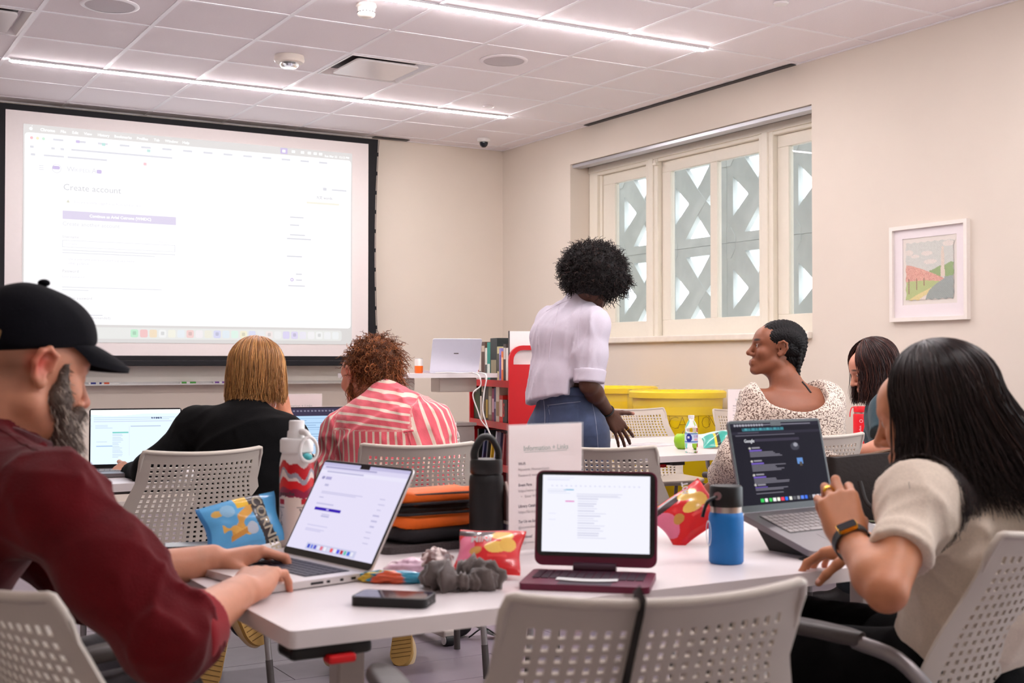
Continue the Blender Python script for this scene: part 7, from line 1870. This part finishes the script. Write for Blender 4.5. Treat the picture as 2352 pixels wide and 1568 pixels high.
p3 = curls(HW2(0, -.02, .036), 320, 26, (.078, .099, .085), .032, .005, 1.6, 64, lambda d: (d @ RH[1] < .5) & (d @ RH[2] > -.1), .3)
r_ = np.random.default_rng(3); loose = np.array([spline([HW2(-.07, .0, -.03), HW2(-.083, -.01, -.07) + r_.normal(size=3) * .006, HW2(-.07, -.01, -.11) + r_.normal(size=3) * .012], 26) for _ in range(40)])
pa = np.concatenate([p1, p2, p3, loose]); strands('curls', pa, .0017, M_curl, hr, hair_cols(len(pa), (112, 64, 36), .5, 66, (160, 98, 56), .35))
soft_obj('trousers', Field([ball(pel - V3(0, 0, .02), V3(.19, .18, .12), .05)] + leg_prims(pel + rgt * .1, pel + fwd * .42 + rgt * .14, V3(*(pel + fwd * .30 + rgt * .14)[:2], .12), 1.05, .012) + leg_prims(pel - rgt * .1, pel + fwd * .42 - rgt * .14, V3(*(pel + fwd * .25 - rgt * .14)[:2], .12), 1.05, .012), folds(55, .007, 15)), .012, M_navy, pin)
h1, t1 = P(818, 1440, 4.62), P(772, 1535, 4.55); upturned_shoe(pin, h1, t1, unit(_rt + V3(0, 0, .1) - _fw * .1))
h2, t2 = P(925, 1440, 4.85), P(922, 1512, 4.75); upturned_shoe(pin, h2, h2 + (t2 - h2) * 1.25, toC(h2) + V3(-.3, 0, 0))
# ================================================================== 5. standing woman with round curly hair
RH = head_frame(76, -34, 0); oh = P(1368, 640, 5.56)
c7 = P(1332, 694, 5.60)
fwd = V3(math.sin(math.radians(62)), math.cos(math.radians(62)), 0); rgt = V3(fwd[1], -fwd[0], 0)
shR, elR, wrR = P(1362, 744, 5.46), P(1352, 884, 5.42), P(1398, 948, 5.60)
shL = c7 - rgt * .15 - V3(0, 0, .085); elL = shL + V3(0, 0, -.28) + fwd * .03; wrL = elL + V3(0, 0, -.2) + fwd * .1
pel = P(1305, 955, 5.58)
Js = dict(pelvis=pel, waist=P(1300, 880, 5.58), chest=P(1302, 775, 5.58), c7=c7, shR=shR, shL=shL, hipR=pel + rgt * .09, hipL=pel - rgt * .09)
sta = person('standing woman with round black curls, pale shirt and jeans', (pel[0], pel[1]))
SKD = (84, 50, 34)
hR, tipR = hand_prims(wrR, P(1428, 990, 5.62) - wrR, unit(_eye - wrR) * .9 + _rt * .5, True, dict(i=(14, 10, 8), m=(12, 12, 8), r=(8, 12, 8), p=(2, 10, 8)), (52, 4, 2), 9, 1.0, 0)
hL, tipL = hand_prims(wrL, V3(0, 0, -1) + fwd * .3, -rgt, False, dict(all=(20, 25, 15)), s=.95)
hp = head_prims(oh, RH, .98, .92, .85, lips=1.3)
prims = torso_prims(Js, .86, -.01, .92) + neck_prims(oh, RH, c7, .95, .047) + arm_prims(shR, elR, wrR, .92) + arm_prims(shL, elL, wrL, .92) + hp + hR + hL
soft_obj('body', Field(prims), .011, M_skin, sta, skin_paint(SKD, [(tipR['t'][0], .02, (196, 140, 120), .8)]), [(*hbox(hp, .01), .006), (*hbox(hR + arm_prims(shR, elR, wrR, .92)[2:], .01), .0036)]); eyes(oh, RH, .98, sta)
M_lav = fabric('pale_lilac_oxford', (206, 198, 210), .85, .03, 300, .1, 500, .05)
slR = lerp(shR, elR, .93)
sp_s = [cone(P(1296, 925, 5.58), Js['waist'], .178, .166, .05, s=rgt, fl=.90), cone(Js['waist'], Js['chest'], .158, .165, .06, s=rgt, fl=.80, fl2=.72), cone(Js['chest'], lerp(c7, Js['chest'], .3), .160, .112, .06, s=rgt, fl=.72, fl2=.62), cone(c7 - V3(0, 0, .03), shR, .058, .06, .04), cone(c7 - V3(0, 0, .03), shL, .058, .056, .04), cone(lerp(Js['chest'], shR, .5), shR, .09, .06, .05), cone(lerp(Js['chest'], shL, .5), shL, .09, .056, .05),
        cone(shR, lerp(shR, elR, .5), .064, .071, .05), cone(lerp(shR, elR, .5), slR, .073, .066, .03), cone(shL, elL, .06, .058, .04), cone(c7 - V3(0, 0, .02), c7 + V3(0, 0, .02), .07, .056, .03), cut(P(1300, 918, 5.58), unit(V3(0, 0, -1) + rgt * .16 - fwd * .12), .006), cut(slR, unit(elR - shR), .006, .085)]
ssF = Field(sp_s, folds(62, .014, 71, V3(0, 0, 1), .55)); shirt5 = soft_obj('shirt', ssF, .0065, M_lav, sta)
ax = unit(elR - shR); cu = Field([cone(lerp(shR, elR, .74), lerp(shR, elR, .98), .073, .070, .01), cut(lerp(shR, elR, .965), ax, .005), cut(lerp(shR, elR, .75), -ax, .005)], folds(55, .006, 72, np.cross(ax, fwd))); soft_obj('rolled_cuff', cu, .005, M_lav, shirt5)
cl = Field([cone(c7 + V3(0, 0, .0) + fwd * .02, c7 + V3(0, 0, .05) + fwd * .04, .071, .066, .01), cone(c7 - V3(0, 0, .1) + fwd * .02, c7 + V3(0, 0, .12) + fwd * .045, .057, .057, .005, '-'), cut(c7 + V3(0, 0, .044), V3(0, 0, 1) - fwd * .3), cut(c7 - V3(0, 0, .012), V3(0, 0, -1))]); soft_obj('collar', cl, .005, M_lav, shirt5)
back = unit(-fwd)
surf_line('back_pleat', ssF, [P(1288, 700, 5.4), P(1270, 760, 5.4), P(1262, 830, 5.4)], _fw, .0028, M_lav, shirt5)
surf_line('yoke_seam', ssF, [P(1258, 712, 5.4), P(1290, 694, 5.4), P(1322, 684, 5.4)], _fw, .0018, M_lav, shirt5)
surf_line('arm_seam', ssF, [P(1345, 690, 5.3), P(1332, 740, 5.3), P(1330, 800, 5.3)], _fw, .002, M_lav, shirt5)
M_den = mat('blue_denim', S(54, 66, 94), .85, noise=.22, nscale=26, bump=.35, bscale=520, sheen=.15); M_den2 = mat('denim_stitch', S(128, 132, 150), .85, noise=.1)
kR, kL = V3(pel[0], pel[1], .50) + rgt * .10 + fwd * .03, V3(pel[0], pel[1], .50) - rgt * .10 + fwd * .02; aR_, aL_ = V3(kR[0], kR[1], .10) - fwd * .02, V3(kL[0], kL[1], .10) - fwd * .02
jp = [cone(P(1305, 985, 5.58), P(1303, 915, 5.58), .155, .140, .05, s=rgt, fl=.86), ball(pel - fwd * .05 + rgt * .065 - V3(0, 0, .06), .096, .05), ball(pel - fwd * .05 - rgt * .065 - V3(0, 0, .06), .096, .05), cut(P(1302, 886, 5.58), V3(0, 0, 1), .006)] + leg_prims(pel + rgt * .09 - V3(0, 0, .08), kR, aR_, 1.0, .012, (.098, .066, .064, .052)) + leg_prims(pel - rgt * .09 - V3(0, 0, .08), kL, aL_, 1.0, .012, (.098, .066, .064, .052))
jF = Field(jp, folds(60, .005, 73)); jeans = soft_obj('jeans', jF, .007, M_den, sta)
wb_ = Field([cone(P(1302, 912, 5.58), P(1302, 880, 5.58), .147, .143, .02, s=rgt, fl=.86), cut(P(1302, 888, 5.58), V3(0, 0, 1)), cut(P(1302, 908, 5.58), V3(0, 0, -1))]); soft_obj('waistband', wb_, .006, M_den, jeans)
surf_patch('back_pocket', jF, P(1262, 938, 5.3), P(1335, 928, 5.3) - P(1262, 938, 5.3), V3(0, 0, -.15), _fw, .0045, M_den, jeans, 14, 14, taper=.35)
surf_patch('back_pocket', jF, P(1233, 936, 5.35), P(1242, 935, 5.35) - P(1233, 936, 5.35), V3(0, 0, -.12), _fw + _rt * .3, .0045, M_den, jeans, 6, 12)
for pts in ([P(1260, 936, 5.3), P(1300, 930, 5.3), P(1338, 926, 5.3)], [P(1262, 938, 5.3), P(1272, 985, 5.3), P(1282, 1010, 5.3)], [P(1250, 905, 5.3), P(1254, 960, 5.3), P(1250, 1040, 5.3)], [P(1362, 912, 5.3), P(1372, 960, 5.3), P(1380, 1050, 5.3)]): surf_line('stitching', jF, pts, _fw, .0016, M_den2, jeans)
shoe(sta, aR_, fwd, M_shoeb, M_sole); shoe(sta, aL_, fwd, M_shoeb, M_sole)
# hair: dense coils round the head
Ch = P(1362, 622, 5.56)
hbs = Field([ball(Ch, V3(.140, .135, .122), .03), ball(Ch + V3(.05, -.03, -.045), V3(.10, .095, .08), .04), ball(oh + RH[1] * .10 - RH[2] * .055, V3(.055, .06, .06), .02, '-', RH)], folds(120, .010, 81))
hr = soft_obj('hair_base', hbs, .008, mat('black_curl_base', S(20, 14, 15), .75, noise=.5, nscale=60, bump=.8, bscale=140), sta)
p1 = curls(Ch, 2300, 16, (.128, .124, .112), .036, .006, 1.8, 82, lambda d: d[:, 2] > -.75, .15)
p2 = curls(Ch + V3(.05, -.03, -.045), 700, 16, (.09, .085, .07), .034, .006, 1.8, 83, lambda d: (d[:, 2] < .3) & (d @ RH[1] < .75), .3)
pa = np.concatenate([p1, p2]); strands('curls', pa, .0022, M_curl, hr, hair_cols(len(pa), (26, 18, 18), .8, 84, (52, 36, 32), .12))
fa = unit(wrR - elR); wc = lerp(elR, wrR, .93); br = thing('bracelet', 'thin black band on the wrist of the standing woman', 'bracelet', tuple(wc)); _, sa, ub = frame3(fa)
MB().tube([(sa * math.cos(a) + ub * math.sin(a)) * .029 + fa * .004 * math.sin(a) for a in np.linspace(0, 2 * math.pi, 25)], .0042, 8, cap=False).build('band', M_wband, br, 60)
n0 = unit(_eye - wrR) * .9 + _rt * .5; d0 = unit(P(1428, 990, 5.62) - wrR); n0 = unit(n0 - d0 * (n0 @ d0)); t0 = np.cross(n0, d0); sp_ = math.radians(1.4 * 9)
kn_ = wrR + t0 * .0275 + d0 * .092; dv = (d0 * math.cos(sp_) + t0 * math.sin(sp_)) * math.cos(.25) - n0 * math.sin(.25); rg2 = thing('finger_ring', 'thin gold ring on the open hand of the standing woman', 'ring', tuple(kn_ + dv * .024)); _, sa, ub = frame3(dv)
MB().tube([(sa * math.cos(a) + ub * math.sin(a)) * .0095 for a in np.linspace(0, 2 * math.pi, 21)], .0018, 6, cap=False).build('band', M_gold, rg2, 60)

# ================================================================== 6. woman in the speckled sweater, face in profile
RH = head_frame(-62, 7, 0); oh = P(1782, 800, 5.28)
c7 = P(1822, 872, 5.24)
fwd = V3(math.sin(math.radians(18)), math.cos(math.radians(18)), 0); rgt = V3(fwd[1], -fwd[0], 0)
shL, elL, wrL = P(1742, 925, 5.20), P(1694, 1052, 5.12), P(1650, 1105, 5.30)
shR, elR, wrR = P(1893, 922, 5.28), P(1915, 1050, 5.30), P(1850, 1080, 5.5)
pel = c7 - fwd * .05; pel[2] = .54
Jt = dict(pelvis=pel, waist=lerp(pel, c7, .4) - fwd * .03, chest=lerp(pel, c7, .72) - fwd * .02, c7=c7, shR=shR, shL=shL, hipR=pel + rgt * .1, hipL=pel - rgt * .1)
swt = person('woman with braided hair and bare shoulders in a speckled off-shoulder sweater', (pel[0], pel[1]))
hp = head_prims(oh, RH, 1.0, 1.0, .85, lips=1.35, chin=1.05)
def HW3(x, y, z): return oh + RH[0] * x + RH[1] * y + RH[2] * z
hL, tipL = hand_prims(wrL, V3(-.3, .5, -.5), V3(-.5, -.3, .6), False, dict(all=(25, 30, 15)), s=.95); hR, tipR = hand_prims(wrR, V3(-.3, .8, 0), V3(0, 0, 1), True, dict(all=(25, 30, 15)), s=.95)
prims = torso_prims(Jt, .93, -.006, 1.0) + neck_prims(oh, RH, c7, 1.0, .052) + arm_prims(shL, elL, wrL, 1.0) + arm_prims(shR, elR, wrR, 1.0) + hp + hL + hR
SKW = (136, 80, 54)
spots = [(HW3(0, .093, -.071), V3(.022, .022, .011), (120, 66, 56), .5)]
for q in (-1, 1): spots += [(HW3(q * .03, .088, .026), V3(.028, .028, .007), (40, 26, 22), .5), (HW3(q * .035, .08, .005), V3(.022, .022, .010), (96, 54, 38), .7)]
lo, hi = hbox(hp, .01)
soft_obj('body', Field(prims), .009, M_skin, swt, skin_paint(SKW, spots), [(lo, hi, .0036)]); eyes(oh, RH, 1.0, swt, (34, 22, 18))
# sweater
M_spk = bpy.data.materials.new('speckled_knit'); M_spk.use_nodes = True
nt = M_spk.node_tree; bs_ = nt.nodes['Principled BSDF']; bs_.inputs['Roughness'].default_value = .95; bs_.inputs['Sheen Weight'].default_value = .3
tcn = nt.nodes.new('ShaderNodeTexCoord'); nz = nt.nodes.new('ShaderNodeTexNoise'); nz.inputs['Scale'].default_value = 150; nz.inputs['Detail'].default_value = 2; nt.links.new(tcn.outputs['Object'], nz.inputs['Vector'])
rp = nt.nodes.new('ShaderNodeValToRGB'); rp.color_ramp.elements[0].position = .41; rp.color_ramp.elements[0].color = S(112, 84, 70); rp.color_ramp.elements[1].position = .51; rp.color_ramp.elements[1].color = S(230, 212, 196); nt.links.new(nz.outputs['Fac'], rp.inputs['Fac']); nt.links.new(rp.outputs['Color'], bs_.inputs['Base Color'])
bpn = nt.nodes.new('ShaderNodeBump'); bpn.inputs['Strength'].default_value = .9; bpn.inputs['Distance'].default_value = .006; nt.links.new(nz.outputs['Fac'], bpn.inputs['Height']); nt.links.new(bpn.outputs['Normal'], bs_.inputs['Normal'])
slL, slR = lerp(elL, wrL, .75), lerp(elR, wrR, .75)
nc = P(1815, 908, 5.20)
sw6 = torso_prims(Jt, 1.0, .018, 1.05, 1.08, .06) + [cone(shL, elL, .068, .074, .05), cone(elL, slL, .074, .07, .05), cone(shR, elR, .066, .07, .05), cone(elR, slR, .07, .062, .05), cone(nc + V3(0, 0, .02) - fwd * .02, nc + V3(0, 0, .30) - fwd * .02, .138, .20, .02, '-', s=rgt, fl=1.1), cut(c7 + V3(0, 0, .03), V3(0, 0, 1))]
s6F = Field(sw6, folds(50, .007, 91)); sw6o = soft_obj('sweater', s6F, .0075, M_spk, swt)
ng = [nc + rgt * .135 * math.cos(a) + fwd * .128 * math.sin(a) - fwd * .02 + V3(0, 0, .012 + .022 * abs(math.cos(a)) ** 3) for a in np.linspace(0, 2 * math.pi, 41)]
0 and MB().tube([q_ - root_loc(sw6o) for q_ in ng], .0095, 8, cap=False).build('ribbed_neckline', M_spk, sw6o, 60)
stp = thing('bra_strap', 'black strap crossing the bare shoulder', 'strap') if False else None
surf_line('black_strap', Field(prims), [P(1868, 880, 5.0), P(1878, 892, 5.0), P(1886, 906, 5.0)], _fw, .0045, M_blkn, swt)
# braided hair: ridged rows from forehead to nape
def rows6(p_):
    q = (p_ - HW3(0, -.018, .034)); x = q @ RH[0]; y = q @ RH[1]; z = q @ RH[2]
    ang = np.arctan2(x, np.maximum(z + .09, .01)); run = np.arctan2(y, z + .02)
    return -.008 * np.abs(np.sin(ang * 8)) - .0022 * np.sin(run * 42 + np.sign(np.sin(ang * 22)) * 1.2)
hF = Field([ball(HW3(0, -.024, .036), V3(.079, .099, .085), .02, '+', RH), ball(HW3(0, -.072, -.028), V3(.058, .042, .07), .03, '+', RH), ball(HW3(0, .105, -.03), V3(.075, .093, .11), .012, '-', RH), ball(HW3(-.085, .022, -.045), V3(.04, .045, .058), .012, '-', RH), ball(HW3(.085, .022, -.045), V3(.04, .045, .058), .012, '-', RH)], rows6)
hr = soft_obj('braided_hair', hF, .0036, mat('black_braids', S(13, 9, 10), .6, spec=.25, noise=.4, nscale=120, bump=.5, bscale=220), swt)
for k_ in range(7):
    a0 = (k_ - 3) * .019; pts = [HW3(a0 * 1.1, -.108 + abs(a0) * .35, .02 - .025 * t_) for t_ in range(6)]
    R = []; pp_ = spline(pts, 26)
    MB().tube([q_ - root_loc(hr) for q_ in pp_], [.0085 + .0022 * math.sin(i * 1.9) for i in range(26)], 8).build('braid', MATS['black_braids'], hr, 60)
kR, kL = pel + fwd * .42 + rgt * .14, pel + fwd * .40 - rgt * .20
soft_obj('trousers', Field([ball(pel - V3(0, 0, .02), V3(.19, .18, .12), .05)] + leg_prims(pel + rgt * .1, kR, V3(kR[0], kR[1], .10), 1.05, .012) + leg_prims(pel - rgt * .1, kL, V3(kL[0], kL[1], .10), 1.05, .012), folds(55, .007, 16)), .013, fabric('grey_tweed', (120, 106, 100), .9, .4, 120, .3), swt)
shoe(swt, kR, fwd, M_shoeb, M_sole); shoe(swt, kL, fwd, M_shoeb, M_sole)

# ================================================================== 7. woman in the dark teal tee, looking down
RH = head_frame(-64, -22, 0); oh = P(2004, 846, 5.60)
c7 = P(2052, 905, 5.60)
fwd = V3(math.sin(math.radians(-52)), math.cos(math.radians(-52)), 0); rgt = V3(fwd[1], -fwd[0], 0)
shL, elL, wrL = P(2046, 946, 5.44), P(2040, 1030, 5.34), P(1958, 1042, 5.42)
shR = c7 + rgt * .17 - V3(0, 0, .06); wrR = P(1950, 1035, 5.8); elR = lerp(shR, wrR, .5) + V3(.05, 0, -.12)
pel = c7 - fwd * .14; pel[2] = .54
Jl = dict(pelvis=pel, waist=lerp(pel, c7, .4) - fwd * .02, chest=lerp(pel, c7, .74) - fwd * .01, c7=c7, shR=shR, shL=shL, hipR=pel + rgt * .1, hipL=pel - rgt * .1)
tea = person('woman with long dark hair in a dark teal tee bending over the table', (pel[0], pel[1]))
hp = head_prims(oh, RH, .98, .95, 1.0, ears=False); SKT = (206, 142, 116)
hL, tipL = hand_prims(wrL, fwd + V3(0, 0, -.05), V3(0, 0, 1), False, dict(all=(25, 35, 15)), s=.95); hR, tipR = hand_prims(wrR, fwd, V3(0, 0, 1), True, dict(all=(25, 35, 15)), s=.95)
prims = torso_prims(Jl, .92, -.01, 1.0) + neck_prims(oh, RH, c7, .96) + arm_prims(shL, elL, wrL, 1.0) + arm_prims(shR, elR, wrR, 1.0) + hp + hL + hR
def HW4(x, y, z): return oh + (RH[0] * x + RH[1] * y + RH[2] * z) * .98
soft_obj('body', Field(prims), .010, M_skin, tea, skin_paint(SKT, [(HW4(q * .03, .088, .026), V3(.028, .028, .006), (90, 62, 50), .5) for q in (-1, 1)]), [(*hbox(hp, .01), .0042), (*hbox(arm_prims(shL, elL, wrL) + hL, .01), .0055)]); eyes(oh, RH, .98, tea, (60, 44, 30))
M_tl = fabric('dark_teal_jersey', (52, 72, 80), .9, .10, 200, .15, 420, .15)
slv = lerp(shL, elL, .62); tp7 = torso_prims(Jl, 1.04, .018, 1.14, 1.16, .07) + [cone(shL, slv, .072, .085, .05), cone(shR, lerp(shR, elR, .6), .07, .08, .05), cone(c7 - V3(0, 0, .02), c7 + V3(0, 0, .015), .075, .062, .04), cut(slv, unit(elL - shL), .005, .10)]
t7F = Field(tp7, folds(55, .008, 95)); tee7 = soft_obj('tee', t7F, .0075, M_tl, tea)
surf_line('sleeve_hem', t7F, [slv + V3(.07, -.05, .012), slv + V3(0, -.09, .01), slv + V3(-.08, -.02, .012)], V3(.3, .8, 0), .002, M_tl, tee7)
tq = P(1990, 1052, 5.2); tq2 = np.array(tq)
for _ in range(40): tq2 = tq2 + _fw * np.clip(float(t7F(tq2)) * .8, -.02, .03)
text('shirt_print', 'ON', .05, mat('shirt_print', S(150, 176, 184), .8, noise=.02), tee7, basis(tq2 - _fw * .02 - root_loc(tee7), _rt, V3(0, 0, 1)), 'LEFT', 1, 0, .2)
pth = cap_hair(oh, RH, .99, 2000, 16, lambda az: .17 + .02 * np.cos(np.radians(az)), (-150, 150), 97, layer=(.003, .018), end=96, start=(1, 82), wave=.008, flare=.01)
pth[:, 8:] = push_out(Field(tp7), pth[:, 8:], .004, 1)
hr = strands('hair', pth, .0019, M_hair, tea, hair_cols(2000, (46, 24, 22), .6, 98, (84, 46, 36), .2))
soft_obj('hair_base', Field([ball(HW4(0, -.018, .034), V3(.074, .095, .082), .02, '+', RH), ball(HW4(0, -.03, -.03), V3(.068, .06, .085), .03, '+', RH), ball(HW4(0, .085, -.03), V3(.055, .075, .085), .02, '-', RH)]), .008, MATS['dark_hair_base'], hr)
kR, kL = pel + V3(.12, .38, 0), pel + V3(-.10, .38, 0)
soft_obj('trousers', Field([ball(pel - V3(0, 0, .02), V3(.18, .18, .12), .05)] + leg_prims(pel + rgt * .1, kR, V3(kR[0], kR[1], .10), 1.05, .012) + leg_prims(pel - rgt * .1, kL, V3(kL[0], kL[1], .10), 1.05, .012), folds(55, .007, 17)), .013, fabric('dark_grey_trousers', (40, 44, 50), .9, .15, 20), tea)
shoe(tea, kR, fwd, M_shoeb, M_sole); shoe(tea, kL, fwd, M_shoeb, M_sole)

chair('perforated white chair under the woman in the dark teal tee', pel, fwd)
